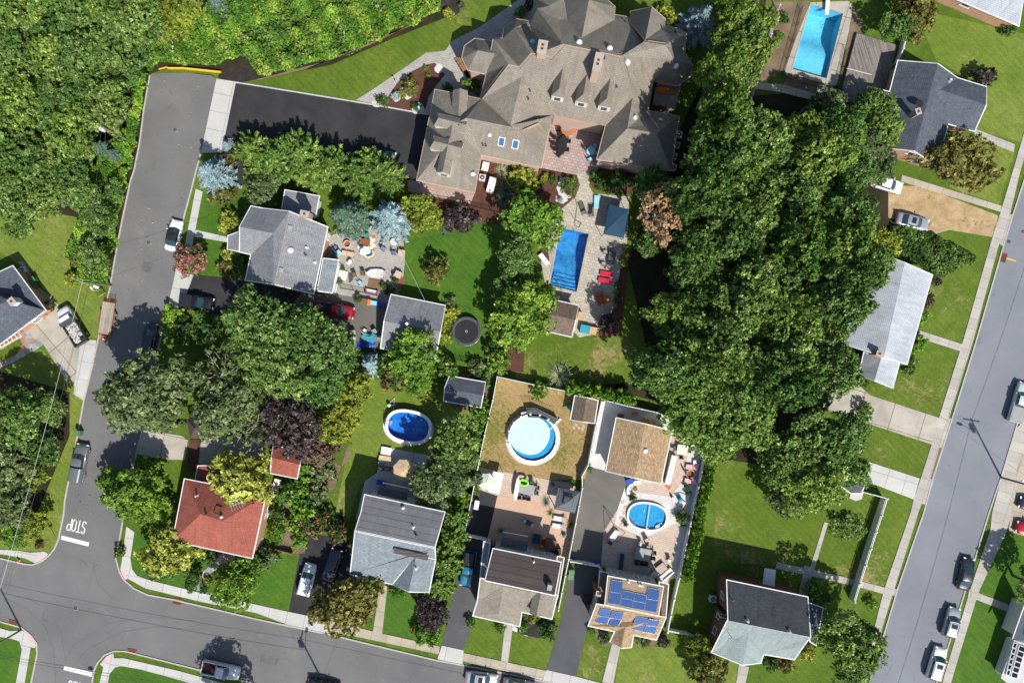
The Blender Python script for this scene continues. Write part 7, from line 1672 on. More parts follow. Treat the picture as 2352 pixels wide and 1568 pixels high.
# person --------------------------------------------------------------------
def person(x,y,rz,label):
    p=at(x,y,.6); o=thing('person',label,'person',(p[0],p[1],.05),rz)
    # skeleton: x toward the feet, reclining on a lounger
    J={'pel':(-.02,0,.50,.13),'waist':(-.18,0,.60,.125),'chest':(-.38,0,.76,.15),'neck':(-.56,.0,.93,.06),'head0':(-.62,0,1.0,.085),'head':(-.68,0,1.09,.095),'crown':(-.72,0,1.17,.06)}
    J.update({'shL':(-.46,.19,.84,.065),'elL':(-.20,.34,.66,.045),'wrL':(.02,.26,.70,.032),'shR':(-.46,-.19,.84,.065),'elR':(-.22,-.33,.62,.045),'wrR':(.04,-.24,.58,.032)})
    J.update({'hiL':(.06,.10,.50,.10),'knL':(.46,.14,.72,.062),'anL':(.78,.15,.50,.042),'toL':(.92,.19,.58,.03),'hiR':(.06,-.10,.50,.10),'knR':(.50,-.12,.53,.062),'anR':(.92,-.17,.47,.042),'toR':(1.0,-.20,.60,.03)})
    E=[('pel','waist'),('waist','chest'),('chest','neck'),('neck','head0'),('head0','head'),('head','crown'),('chest','shL'),('shL','elL'),('elL','wrL'),('chest','shR'),('shR','elR'),('elR','wrR'),('pel','hiL'),('hiL','knL'),('knL','anL'),('anL','toL'),('pel','hiR'),('hiR','knR'),('knR','anR'),('anR','toR')]
    for s_,w in (('L','wrL'),('R','wrR')):
        wx,wy,wz,_=J[w]; sg=1 if s_=='L' else -1
        J['pa'+s_]=(wx+.06,wy-.01*sg,wz,.03); E.append((w,'pa'+s_))
        for k,ln in enumerate((.06,.075,.07,.055)):
            a='f%d%s'%(k,s_); J[a]=(wx+.10,wy+(.03-.02*k)*sg,wz,.012); J[a+'t']=(wx+.10+ln,wy+(.034-.022*k)*sg,wz-.02,.009); E+=[('pa'+s_,a),(a,a+'t')]
        J['t'+s_]=(wx+.07,wy-.05*sg,wz+.01,.012); E.append(('pa'+s_,'t'+s_))
    def skin(name,keys,edges,mat,grow=0,root='pel',par=None):
        ks=list(keys); me=bpy.data.meshes.new(name); me.from_pydata([J[k][:3] for k in ks],[(ks.index(a),ks.index(b)) for a,b in edges],[])
        ob=mesh_obj(name,me,par); me.materials.append(mat); m=ob.modifiers.new('skin','SKIN'); m.use_smooth_shade=True
        for i,k in enumerate(ks):
            v=me.skin_vertices[0].data[i]; r=J[k][3]+grow; v.radius=(r,r); v.use_root=(k==root)
        sb=ob.modifiers.new('s','SUBSURF'); sb.levels=1; sb.render_levels=1; return ob
    SK=plain('skin_tone',(.42,.24,.16),.6)
    b=skin('body',J,E,SK,0,'pel',o)
    sh=['waist','chest','shL','elL','shR','elR','pel']; 
    J['elL2']=J['elL'];J['mL']=tuple((J['shL'][i]*.45+J['elL'][i]*.55) for i in range(3))+(.055,); J['mR']=tuple((J['shR'][i]*.45+J['elR'][i]*.55) for i in range(3))+(.055,)
    skin('shirt',['pel','waist','chest','shL','mL','shR','mR'],[('pel','waist'),('waist','chest'),('chest','shL'),('shL','mL'),('chest','shR'),('shR','mR')],P['white'],.018,'pel',o)
    J['tL']=tuple((J['hiL'][i]*.4+J['knL'][i]*.6) for i in range(3))+(.08,); J['tR']=tuple((J['hiR'][i]*.4+J['knR'][i]*.6) for i in range(3))+(.08,)
    skin('shorts',['pel','hiL','tL','hiR','tR'],[('pel','hiL'),('hiL','tL'),('pel','hiR'),('hiR','tR')],P['navy'],.02,'pel',o)
    mb=MB(); mb.sphere((-.715,0,1.12),.108,0,12,1.0); mb.build('hair',plain('dark_hair',(.03,.02,.015),.7),o,local=True)
    mb=MB(); mb.sphere((.86,.17,.53),.06,0,8,.8); mb.sphere((.97,-.19,.54),.06,0,8,.8); mb.build('shoes',P['white'],o,local=True)
person(878,1077,R(-8),'person in a white shirt and dark shorts reclining on the dark lounger')
# ---------------------------------------------------------------- pools
def inground(hole,depths,label,floor,wat,coping,cw=6,steps=None,name='swimming_pool'):
    """depths: floor depth per corner"""
    c=(sum(p[0] for p in hole)/4,sum(p[1] for p in hole)/4)
    o=thing(name,label,'swimming pool',(W(*c).x,W(*c).y,0))
    w=[W(*p) for p in hole]; n=4; mb=MB()
    # subdivided floor
    N=10; rows=[]
    for i in range(N+1):
        r=[]
        for j in range(N+1):
            u,v=i/N,j/N
            p=w[0]*(1-u)*(1-v)+w[1]*u*(1-v)+w[2]*u*v+w[3]*(1-u)*v
            s=max(0,min(1,(v-.30)/.35)); s=s*s*(3-2*s)
            d=depths[0]*(1-s)+depths[1]*s
            r.append((p.x,p.y,-d))
        rows.append(r)
    mb.grid(rows,0,False); 
    for e in ([r[0] for r in rows],[r[-1] for r in rows],rows[0],rows[-1]):
        for a,b in zip(e[:-1],e[1:]): mb.face([a,b,(b[0],b[1],.05),(a[0],a[1],.05)])
    mb.build('basin',P[floor],o)
    mb=MB(); mb.face([(p.x,p.y,-.10) for p in w][::-1]); mb.build('water_surface',P[wat],o)
    mb=MB(); ctr=sum(w,Vector())/4
    out=[]
    for i in range(4):
        d0=(w[i]-w[i-1]).normalized(); d1=(w[(i+1)%4]-w[i]).normalized(); out.append(w[i]+(d0-d1)*cw/S/max(.3,abs(d0.cross(d1).z)))
    for i in range(4):
        j=(i+1)%4; q=[out[i],out[j],w[j],w[i]]; mb.prism([(p.x,p.y) for p in q],-.05,.085)
    mb.build('coping',P[coping],o)
    return o
o=inground(HP,(2.6,1.0),'long pale-blue in-ground pool with a white diving board at the top right','poolfloor_a','w1','walk_tan',2.5)
mb=MB()
for k in range(4):
    a,b=W(1903-k*1.0+2,152+k*6.5),W(1917-k*1.0,156+k*6.5); mb.box((a.x+b.x)/2,(a.y+b.y)/2,-.12-.2*(3-k)*0-.05-.0*k,1.0,.34,.08,0,R(-17))
mb.build('steps',P['white'],o)
mb=MB(); a,b=W(1904,-14,.9),W(1899,34,.6); d=(b-a); mb.box((a.x+b.x)/2,(a.y+b.y)/2,.62,.55,d.length,.08,0,math.atan2(d.y,d.x)-math.pi/2); mb.box(a.x,a.y,.3,.5,.5,.6); mb.build('diving_board',P['white'],o)
for q in ((1928,72),(1932,80)): mb=MB(); p=W(*q); mb.path([p,p+Vector((0,0,.8)),p+Vector((-.5,-.15,.85)),p+Vector((-.6,-.18,0))],.025); mb.build('ladder_rail',P['steel'],o)
o=inground(HM,(2.2,1.2),'bright blue rectangular in-ground pool with a rippled surface in the middle deck','poolfloor_b','w2','walk_tan',4)
mb=MB()
for k in range(4):
    f=k*.085; a=W(1264.5+f*30,652-k*8.5),W(1322+k*1.6,666-k*8.5)
    mb.box((a[0].x+a[1].x)/2,(a[0].y+a[1].y)/2,-1.2+(4-k)*.12,(a[1]-a[0]).length-.05,.5,(4-k)*.24,0,R(-13))
mb.build('steps',P['poolfloor_b'],o)
for q in ((1282,645),(1291,668),(1320,533)): mb=MB(); p=W(*q); mb.path([p,p+Vector((0,0,.85)),p+Vector((.12,-.7,.85)),p+Vector((.15,-.8,-.2))],.03); mb.build('handrail',P['steel'],o)
def ringpool(cx,cy,rx,ry,rot,h,rim,label,floor,wat,n=28,name='above_ground_pool',rimmat='white',wl=.14,squ=2.0,fz=.07):
    p=W(cx,cy,h); o=thing(name,label,'swimming pool',(p.x,p.y,0),R(-rot))
    def ell(a,b,z):
        out=[]
        for k in range(n):
            t=2*math.pi*k/n; c,s_=math.cos(t),math.sin(t)
            out.append((a*math.copysign(abs(c)**(2/squ),c),b*math.copysign(abs(s_)**(2/squ),s_),z))
        return out
    k=(H-h)/H/S; a,b=rx*k,ry*k
    mb=MB(); mb.grid([ell(a+rim*.7,b+rim*.7,.0),ell(a+rim*.7,b+rim*.7,h)],smooth=False); mb.build('wall',P['lgrey'],o,local=True)
    mb=MB(); mb.grid([ell(a+rim,b+rim,h-.05),ell(a+rim,b+rim,h),ell(a,b,h),ell(a,b,h-.12)],smooth=False); mb.build('rim',P[rimmat],o,local=True)
    mb=MB(); mb.grid([ell(a,b,h-.04),ell(a,b,fz)]); mb.face(ell(a,b,fz)); mb.build('liner',P[floor],o,local=True)
    mb=MB(); mb.face(ell(a-.004,b-.004,h-wl)); mb.build('water_surface',P[wat],o,local=True)
    return o,a,b
def ladder(o,x,y,rz,h,mat='white'):
    mb=MB()
    for s in (-.3,.3):
        c,sn=math.cos(rz),math.sin(rz)
        def q(u,v,z): return (x+u*c-v*sn,y+u*sn+v*c,z)
        mb.path([q(-.75,s,0),q(-.1,s,h+.7),q(.1,s,h+.7),q(.45,s,.3)],.035)
    for k in range(4): f=k/4; mb.tube(q(-.75+.55*f,-.3,h*f+.1),q(-.75+.55*f,.3,h*f+.1),.035)
    for k in range(3): f=k/4; mb.tube(q(.45-.3*f,-.3,.4+h*f*.8),q(.45-.3*f,.3,.4+h*f*.8),.035)
    mb.box(*q(0,0,h+.03),.35,.6,.05,0,rz); mb.build('ladder',P[mat],o,local=True)
o,a,b=ringpool(938,980,47,32,11,1.25,.42,'oval above-ground pool with deep blue water in the green back yard','poolfloor_c','w1',32,squ=2.5)
ladder(o,-a-.1,.0,0,1.25)
o,a,b=ringpool(1224,1006,53,52,0,1.3,.24,'large round above-ground pool mostly hidden under a pale solar cover','poolfloor_d','w1',24,fz=.9)
mb=MB(); ms=[]
for k in range(40):
    t=2*math.pi*k/40; ms.append((-.42+(a-.42)*math.cos(t)+.1*math.sin(3*t),.42+(b-.42)*math.sin(t)))
mb.prism(ms,1.13,1.19); mb.build('solar_cover',P['cover'],o,local=True)
for k in range(16): t=2*math.pi*k/16+.1; mb=MB(); mb.box((a+.2)*math.cos(t),(b+.2)*math.sin(t),1.33,.3,.22,.08,0,t); mb.build('rim_cap',P['white'],o,local=True)
# pool platform
h=thing('pool_platform','grey railed platform with steps on the upper edge of the round pool','platform',(W(1245,950).x,W(1245,950).y,0))
mb=MB(); mb.prism(wp([(1209,939),(1228,937),(1280,960),(1272,972),(1258,963),(1240,957),(1212,956)]),.05,1.3); mb.build('deck',P['dark'],h)
mb=MB(); pts=[W(1208,936,1.3),W(1230,936,1.3),W(1282,962,1.3)]
up=Vector((0,0,.9)); mb.path([p+up for p in pts],.03)
for i in range(2):
    for k in range(9): q=pts[i].lerp(pts[i+1],k/8); mb.tube(q,q+up,.02,.02,4)
mb.build('railing',P['grey'],h)
mb=MB()
for k in range(4): q=W(1266+k*6,972-k*5+8); mb.box(q.x,q.y,1.0-.28*k,.75,.35,.06,0,R(40))
mb.build('step',P['lgrey'],h)
mb=MB(); q=W(1204,952); mb.box(q.x,q.y,.5,.8,.9,1.0,0,R(10)); mb.build('storage_step',P['lgrey'],h)
o,a,b=ringpool(1487,1186,43,29,8,.45,.26,'small oval pool with turquoise water and a curved white coping among white gravel','poolfloor_d','w1',28,'plunge_pool',squ=2.4,wl=.1)
mb=MB(); mb.tube((.1,-b,.42),(.1,b,.42),.06); mb.build('solar_bar',P['white'],o,local=True)
mb=MB(); 
for k in range(4): mb.box(a*.62,-b*.55-.15*k,.30,.7,.1,.05,0,R(35))
mb.build('steps',P['white'],o,local=True); mb=MB(); mb.box(-a*.72,-b*.68,.4,1.0,.12,.08,0,R(-40)); mb.build('foam_noodle',P['red'],o,local=True)
# ---------------------------------------------------------------- planting
wood([(-40,-40),(345,-40),(368,30),(345,110),(322,170),(316,215),(285,250),(215,262),(205,330),(180,400),(150,430),(60,440),(-40,500)],['oak','oak','oak','limebig'],36,56,64,3,'dark green broadleaf tree in the dense wood left of the closed street end','trees of the wood at the top left',(.75,1.3))
for x,y,r,k,l in ((372,18,36,'ygreen','yellow-green tree at the top edge beside the dark wood'),(425,12,42,'ygreen','largest yellow-green tree at the top edge'),(402,62,32,'ygreen','yellow-green tree above the guard rail'),(352,75,28,'ygreen','small yellow-green tree against the dark wood'),(300,40,40,'oak','dark tree next to the yellow-green ones at the top edge'),
 (500,10,30,'dspruce','blue-green conifer at the top edge above the undergrowth'),(560,20,28,'lime','bright green tree at the top edge in the undergrowth'),(200,455,42,'oak','dark tree above the left lawn near the power lines'),(105,455,45,'oak','broad dark tree at the top of the left lawn'),(20,455,48,'oak','dark tree at the left edge above the lawn'),(150,430,40,'olive','olive-toned tree between the dark ones above the left lawn'),(45,520,30,'oak','small dark tree overhanging the left lawn'),
 (235,340,30,'dspruce','dark conifer beside the leaning utility pole'),(262,355,24,'dspruce','small dark conifer below the transformer'),(225,500,42,'oak','dark tree beside the roadside bushes'),(262,440,26,'oak','small tree by the kerb of the left street'),(215,590,36,'oak','dark tree hiding part of the left white chairs'),
 (35,955,62,'oak','very dark broad tree at the left edge below the concrete drive'),(112,935,42,'oak','dark rounded tree near the kerb below the concrete drive'),(90,1020,42,'oak','dark tree above the olive ones at the left edge'),(25,1060,55,'olive','olive-brown tree at the left edge'),(75,1085,42,'ygreen','yellowish tree at the left edge near the power lines'),(20,1150,52,'olive','lowest olive tree at the left edge'),(85,1200,28,'ygreen','small yellow-brown tree above the flower box'),(35,1225,30,'lime','low bushy tree above the corner pavement'),
 (310,1128,62,'lime','big bright green tree beside the stop lettering, left half'),(350,1165,40,'lime','bright green tree at the left wall of the red-roofed house'),(345,1090,40,'lime','bright green tree above the red-roofed house'),(265,1105,38,'lime','bright green tree overhanging the left street'),
 (330,905,82,'olive','large grey-green tree overhanging the left street'),(375,960,40,'olive','smaller grey-green tree beside the brown gazebo'),
 (500,860,62,'bare','thin-leaved tree with pale bare branches'),(520,935,68,'olive','olive tree right of the brown gazebo'),(575,980,52,'bare','sparse tree with visible limbs beside the purple tree'),(465,885,48,'ygreen','yellow-green tree beside the large grey-green one'),
 (605,745,75,'oak','large dark tree overhanging the asphalt drive behind the brick house'),(705,770,72,'oak','large dark tree left of the red pickup'),(640,850,72,'oak','large dark tree in the middle of the back gardens'),(745,860,58,'oak','dark tree above the golden foliage'),(780,800,45,'oak','dark tree next to the shaded grills'),(565,800,50,'oak','dark tree above the thin-leaved one'),
 (668,965,76,'plum','purple-leaved tree above the red shed'),(818,895,38,'ygreen','golden yellow tree at the top of the golden row'),(795,945,40,'ygreen','golden yellow tree in the middle of the golden row'),(765,985,38,'ygreen','golden yellow tree at the foot of the golden row'),
 (555,1098,66,'gold','brilliant yellow tree overhanging the red roof'),(395,1262,56,'gold','brilliant yellow bushy tree on the front lawn of the red-roofed house'),(545,1338,54,'lime','rounded green tree on the front lawn near the flagstone path'),(470,1275,26,'shrub1','') ,
 (850,835,30,'spruce','small blue spruce behind the grey garage'),(905,872,36,'s2',''),(950,815,56,'lime','bright green tree overhanging the grey garage'),(960,870,40,'lime','bright green tree above the oval pool'),
 (1050,1010,58,'oak','dark tree right of the oval pool'),(1030,1085,62,'olive','olive tree leaning over the beige umbrella'),(985,1130,38,'olive','small olive tree at the rear wall of the grey house'),
 (1050,1185,30,'fan','upper yellow-green evergreen of the screen beside the white fence'),(1042,1240,36,'fan','second yellow-green evergreen of the screen beside the driveway'),(1020,1290,42,'fan','broad yellow-green evergreen touching the grey house'),(1005,1340,42,'fan','lowest yellow-green evergreen in front of the grey house'),
 (800,1386,68,'bronze','large golden-brown tree beside the lower street'),(992,1402,40,'plum','brown-purple tree beside the driveway of the teal pickup'),
 (1227,508,60,'lime','broad bright green tree above the blue pool'),(1172,640,30,'oak','small dark tree left of the white lounger'),(1200,725,68,'lime','bright green tree overhanging the pool house'),(1165,760,40,'lime','bright green tree right of the trampoline'),(1185,590,44,'oak','very dark tree between the two bright green ones'),
 (1613,48,54,'spruce','large pale blue spruce beside the mansion'),(895,498,60,'spruce','large pale blue spruce above the furnished patio'),(798,497,52,'dspruce','blue-green conifer left of the pale blue spruce'),(486,402,50,'spruce','pale blue spruce beside the left street'),
 (970,492,40,'ygreen','yellow-green tree right of the pale blue spruce'),(605,430,36,'olive','olive tree beside the small flat annex'),
 (1514,496,58,'rust','tree with rust-brown dead foliage beside the pool canopy'),(1500,425,45,'oak','dark green tree above the rust-brown one'),(1495,560,36,'oak','small dark tree below the rust-brown one'),
 (2095,35,52,'bronze','bronze tree above the grey deck'),(2060,60,36,'oak','dark tree left of the bronze one at the top'),(2205,372,66,'bronze','weeping bronze tree in front of the charcoal-roofed house'),
 (2023,560,40,'ygreen','yellow-green tree beside the overgrown hedge'),(1985,600,52,'limebig','bright yellowish tree overhanging the pale grey roof'),(2020,396,27,'oak','small tree overhanging the white car above the dirt drive'),(2035,655,30,'lime','bright tree touching the ridge of the pale grey roof'),
 (1700,955,70,'limebig','bright green tree overhanging the corner of the tan garage yard'),(1600,975,66,'limebig','bright green tree beside the tan garage'),(1650,1010,50,'limebig','lowest bright green tree beside the lattice fence'),(1540,880,55,'oak','dark tree behind the tan garage'),
 (1932,1012,60,'oak','dark tree beside the concrete driveway'),(1880,1005,58,'oak','dark tree in shade left of the concrete driveway'),(1860,1120,66,'limebig','lighter green tree above the narrow garden walk'),(1940,1080,46,'oak','dark tree over the half-hidden garage'),(1800,1060,60,'oak','dark tree at the edge of the lower right lawn'),(1800,1150,36,'olive','pale olive tree on the lower right lawn'),
 (1940,1205,42,'oak','dark round tree beside the lattice fence'),(1952,1470,70,'oak','big dark tree by the pavement of the right street'),(1960,1525,46,'oak','dark tree at the foot of the big one by the pavement'),(1598,1480,28,'ygreen','small yellow-green tree in front of the dark brick house'),(1625,1540,42,'bronze','bronze-green tree at the bottom edge'),
 (2378,1345,44,'oak','dark tree casting shade at the right edge'),(1622,385,58,'oak','tall dark tree shading the right wing of the mansion'),(1650,185,48,'limebig','tall bright tree level with the right turret of the mansion'),(1648,262,52,'limebig','tall yellow-green tree leaning over the dark gap beside the mansion'),(1650,330,56,'oak','tall dark tree right of the mansion air conditioners'),(1585,440,50,'oak','tall tree between the canopy and the mansion corner'),(1590,455,50,'oak','tall tree just right of the rust-brown one'),(528,1688,64,'oak','tree just below the frame whose shade surrounds the white pickup'),(22,362,42,'bare','half-bare tree with pale limbs at the left edge')):
    if k in('shrub1','s2'): continue
    T(k,x,y,r,l,None,{'feather':.9,'rust':1.25}.get(k,2.8 if 'tall' in l else 1.0))
for i,(x,y,r,k) in enumerate(((582,350,50,'fan'),(640,372,56,'fan'),(700,365,52,'fan'),(662,345,44,'fan'),(765,388,50,'fan'),(820,402,54,'fan'),(880,402,52,'fan'),(600,392,40,'fan'),(725,398,40,'feather'),(850,378,40,'fan'))):
    T(k,x,y,r,'yellow-green feathery tree in the row along the mansion driveway','feathery trees along the mansion driveway',1.0)
G=[(1585,500),(1640,400),(1660,320),(1710,240),(1800,240),(1930,245),(1965,290),(1985,350),(1970,400),(1985,500),(1995,560),(1970,640),(1950,740),(1950,830),(1880,890),(1860,930),(1740,950),(1600,930),(1500,880),(1530,740),(1570,620)]
wood(G,['oak','oak','limebig'],44,68,76,8,'tall green broadleaf tree in the dense grove right of the blue pool','trees of the large grove',(1.1,1.75))
wood([(1650,-30),(1745,-30),(1745,60),(1720,200),(1700,250),(1650,250),(1640,90)],['limebig','limebig','oak'],36,48,46,4,'bright green tree between the mansion and the white picket fence','trees between the mansion and the picket fence',(1.6,2.1))
wood([(1850,240),(2010,240),(2040,330),(2030,390),(1900,360)],['olive','limebig'],36,50,48,9,'lighter green tree at the upper edge of the grove','trees at the upper edge of the grove',(.9,1.1))
# shrubs
for k,x,y,r,l in (('s_spruce',523,335,20,'small round blue-green shrub at the corner of the mansion drive'),('s_bronze',508,447,25,'bronze shrub below the pale blue spruce'),('s_rose',533,365,18,'pink-flowering shrub beside the pale blue spruce'),('s_yg',537,505,22,'yellow-green shrub at the corner of the brick house'),('s_gold',520,520,16,'bright yellow shrub at the front of the brick house'),
 ('s_gold',533,588,20,'yellow shrub by the front porch of the brick house'),('s_bronze',525,615,20,'amber shrub by the front porch of the brick house'),('s_shrub',553,600,24,'green shrub between the yellow ones and the brick house'),('s_yg',1003,617,2,''),
 ('s_bronze',1004,620,27,'round bronze shrub alone on the lawn behind the furnished patio'),('s_plum',1058,500,34,'dark maroon shrub on the mulch below the mansion path'),('s_plum',1030,505,24,'maroon-green shrub beside the dark maroon one'),('s_olive',940,480,20,'olive shrub beside the pale blue spruce'),
 ('s_yg',1203,425,33,'large round yellow-green clipped shrub in the mulch below the garage wing'),('s_lime',1178,418,12,'small lime shrub left of the large round one'),('s_lime',1245,420,8,'little round shrub near the mansion patio'),('s_yg',1250,408,8,'tiny yellow shrub at the patio edge below the mansion'),('s_shrub',1270,412,10,'small round green shrub in the central mulch bed'),('s_shrub',1300,425,14,'leafy green plant in the central mulch bed'),('s_lime',1312,420,12,'bright leafy plant in the central mulch bed'),('s_rose',1308,440,10,'orange-green plant at the curved edge of the central bed'),('s_olive',1318,430,10,'olive plant at the right of the central mulch bed'),('s_spruce',1287,458,10,'small blue cushion shrub in the white gravel'),
 ('s_shrub',1376,410,16,'leafy shrub in the shaded bed right of the patio'),('s_shrub',1395,425,18,'dark leafy shrub in the shaded bed'),('s_shrub',1425,415,20,'broad dark shrub in the shaded bed by the mansion'),('s_lime',1405,402,7,'small round lime shrub close to the mansion wall'),('s_lime',1437,571,8,'topmost of the small round shrubs along the deck'),('s_lime',1433,588,8,'second small round shrub along the deck'),('s_lime',1418,654,8,'small round shrub right of the crimson loungers'),('s_lime',1415,672,7,'small round shrub below the crimson loungers'),('s_yg',1431,603,9,'yellow-green shrub along the deck'),('s_plum',1396,738,18,'dark red spiky shrub beside the deck boxes'),
 ('s_bronze',943,200,17,'round bronze shrub in the red mulch island'),('s_spruce',909,219,12,'small blue shrub in the white gravel of the mulch island'),('s_yg',924,217,10,'yellow grass tuft in the mulch island'),('s_shrub',877,233,12,'leafy plant at the tip of the mulch island'),('s_lime',983,176,6,'small lime shrub in the mulch island'),('s_lime',889,232,5,'tiny green shrub in the mulch island'),('s_lime',978,156,6,'small pale plant at the top of the mulch island'),('s_shrub',956,247,10,'green shrub next to the pale statue'),('s_shrub',1028,206,12,'dark shrub against the garage wing of the mansion'),('s_lime',1075,190,12,'bright shrub below the left turret'),('s_shrub',1088,200,14,'dark shrub in the courtyard below the left turret'),
 ('s_yg',1031,33,11,'yellow shrub on the dark mulch at the top'),('s_olive',1060,15,8,'grey-green shrub beside the low wall at the top'),('s_lime',1196,30,14,'bright green shrub beside the mansion top left'),('s_plum',1215,12,12,'dark maroon shrub beside the mansion top left'),('s_lime',1413,10,10,'lime shrub at the top between the mansion gables'),('s_yg',1531,36,18,'yellow-green clipped shrub behind the mansion'),
 ('s_yg',1030,720,18,'yellow-green shrub at the garage corner near the trampoline'),('s_yg',1022,745,16,'yellow shrub along the right garage wall'),('s_yg',1018,770,16,'lower yellow shrub along the right garage wall'),('s_olive',1035,692,12,'pale shrub above the garage corner'),('s_feather',893,832,24,'feathery green shrub behind the grey garage'),('s_rose',905,868,34,'dusky pink flowering shrub above the oval pool'),('s_feather',1027,846,26,'feathery shrub beside the small slate-roofed shed'),('s_yg',978,900,22,'yellow shrub left of the small slate-roofed shed'),
 ('s_shrub',1130,805,20,'green shrub right of the trampoline lawn'),('s_olive',1095,845,18,'cream-flowering shrub behind the small shed'),('s_lime',1145,830,26,'bright leafy shrub above the white fence corner'),('s_shrub',1110,870,18,'green shrub at the corner of the small shed'),('s_lime',1105,945,26,'bright green shrub below the small shed'),('s_shrub',1060,915,20,'dark shrub below the small shed'),
 ('s_hedge',1105,985,14,'upper lime column shrub inside the white fence'),('s_hedge',1098,1020,14,'middle lime column shrub inside the white fence'),('s_hedge',1090,1060,15,'lower lime column shrub inside the white fence'),('s_hedge',1078,1100,16,'lime column shrub beside the olive tree'),('s_hedge',1068,1145,16,'lowest lime column shrub above the evergreen screen'),
 ('s_lime',1240,895,22,'low bright shrub inside the dry yard by the top fence'),('s_brown',720,1035,34,'leafless brown shrub right of the red shed'),('s_brown',755,1025,24,'pale leafless shrub beside the curved bed'),('s_olive',740,1080,30,'olive shrub beside the curved bed edge'),('s_hedge',690,1075,20,'lime shrub right of the red shed'),('s_feather',665,1125,26,'green feathery shrub below the red shed'),('s_hedge',695,1115,22,'bright shrub in the bed right of the red-roofed house'),('s_hedge',685,1150,22,'second bright shrub in the bed right of the red-roofed house'),('s_hedge',700,1180,24,'third bright shrub in the bed right of the red-roofed house'),('s_hedge',675,1200,20,'fourth bright shrub in the bed right of the red-roofed house'),('s_olive',730,1130,24,'grey-green shrub beside the lawn of the grey house'),('s_shrub',720,1160,22,'dark green shrub above the rose bushes'),('s_rose',740,1195,26,'red rose bush at the top of the driveway with two cars'),('s_rose',775,1222,28,'broad red rose bush above the dark blue sedan'),('s_rose',712,1208,24,'pale pink rose bush left of the red ones'),('s_shrub',640,1180,18,'vegetable-like shrub along the right wall of the red-roofed house'),('s_lime',636,1215,18,'bright plant along the right wall of the red-roofed house'),('s_hedge',690,1240,18,'columnar shrub at the corner of the driveway with two cars'),
 ('s_olive',610,1280,24,'white-flowering shrub on the lawn below the red-roofed house'),('s_shrub',372,1303,30,'green shrub at the foot of the yellow bushy tree'),('s_shrub',410,1300,18,'small leafy shrub beside the yellow bushy tree'),('s_shrub',478,1275,22,'dark shrub by the front door path of the red-roofed house'),('s_shrub',448,1322,20,'dark round shrub left of the flagstone path'),('s_lime',440,1348,12,'light green shrub where the flagstone path meets the pavement'),('s_yg',479,1334,9,'small yellow flowering shrub right of the flagstone path'),('s_shrub',470,1350,10,'low shrub right of the flagstone path'),('s_shrub',275,1267,13,'round green shrub on the verge right of the stop line'),
 ('s_hedge',395,722,20,'upper part of the bright hedge below the black pickup'),('s_hedge',392,750,18,'lower part of the bright hedge below the black pickup'),('s_shrub',478,752,36,'dark green shrub mass below the black pickup'),('s_shrub',420,760,30,'dark shrub in shade below the black pickup'),
 ('s_lime',985,1452,28,'bright green shrub below the brown-purple tree'),('s_bronze',955,1440,12,'small amber shrub beside the bright green one'),('s_lime',915,1355,16,'bright shrub beside the tan front walk'),('s_rose',905,1350,12,'flowering plant at the foot of the front gable'),('s_lime',1082,1428,13,'left round shrub in front of the taupe-roofed house'),('s_lime',1150,1441,12,'right round shrub in front of the taupe-roofed house'),('s_lime',1207,1412,10,'clipped shrub by the white gravel in front of the taupe-roofed house'),('s_yg',1229,1417,11,'amber round shrub by the white gravel'),('s_lime',1198,1440,13,'larger clipped shrub by the white gravel'),('s_shrub',1257,1448,20,'leafy shrub right of the white gravel'),('s_lime',1358,1446,10,'pale shrub at the front of the solar-panelled house'),('s_shrub',1390,1465,12,'shrub left of the solar house porch'),('s_lime',1464,1468,9,'round shrub right of the solar house porch'),('s_olive',1483,1475,11,'white-flowering shrub in front of the solar house'),('s_plum',1522,1471,15,'dark red shrub at the corner of the solar house'),
 ('s_lime',1870,1350,22,'bright shrub beside the dark brick house'),('s_shrub',1890,1370,20,'dark shrub beside the dark brick house'),('s_gold',1855,1500,17,'bright yellow shrub at the corner of the dark brick house'),('s_bronze',1800,1524,20,'amber shrub in front of the dark brick house'),('s_shrub',1775,1522,16,'green shrub in front of the dark brick house'),('s_lime',2002,1385,12,'small shrub near the right street pavement'),
 ('s_hedge',2108,788,18,'clipped round shrub at the lower corner of the pale grey roof'),('s_shrub',2083,840,20,'low clipped shrub below the pale grey roof'),('s_brown',2150,645,12,'twiggy bare shrub at the corner of the pale grey roof'),('s_brown',2130,690,14,'second twiggy bare shrub beside the pale grey roof'),('s_hedge',2120,725,14,'green shrub between the pale roof and its walk'),('s_plum',2255,180,26,'dark red spiky shrub right of the charcoal roof'),('s_shrub',2315,65,16,'dark shrub at the corner of the top right house'),('s_lime',1985,945,20,'small bright tree-like shrub at the concrete driveway'),('s_lime',1888,920,24,'bright green shrub at the left end of the concrete driveway'),('s_shrub',1985,880,10,'small plants at the wall of the pale grey house'),
 ('s_plum',1925,210,10,'dark shrub at the end of the small pool path'),('s_shrub',1800,45,12,'small plant in the bare soil beside the long pale pool'),('s_lime',1790,85,10,'weedy shrub in the bare soil near the picket fence'),('s_rose',175,590,16,'flowering shrub beside the left lawn'),('s_yg',168,640,16,'yellow flowering shrub at the foot of the roadside bushes'),('s_rose',112,705,14,'flower bed shrub beside the concrete path of the left house')):
    if not l: continue
    T(k,x,y,r,l,None,1.0 if r<30 else .8)
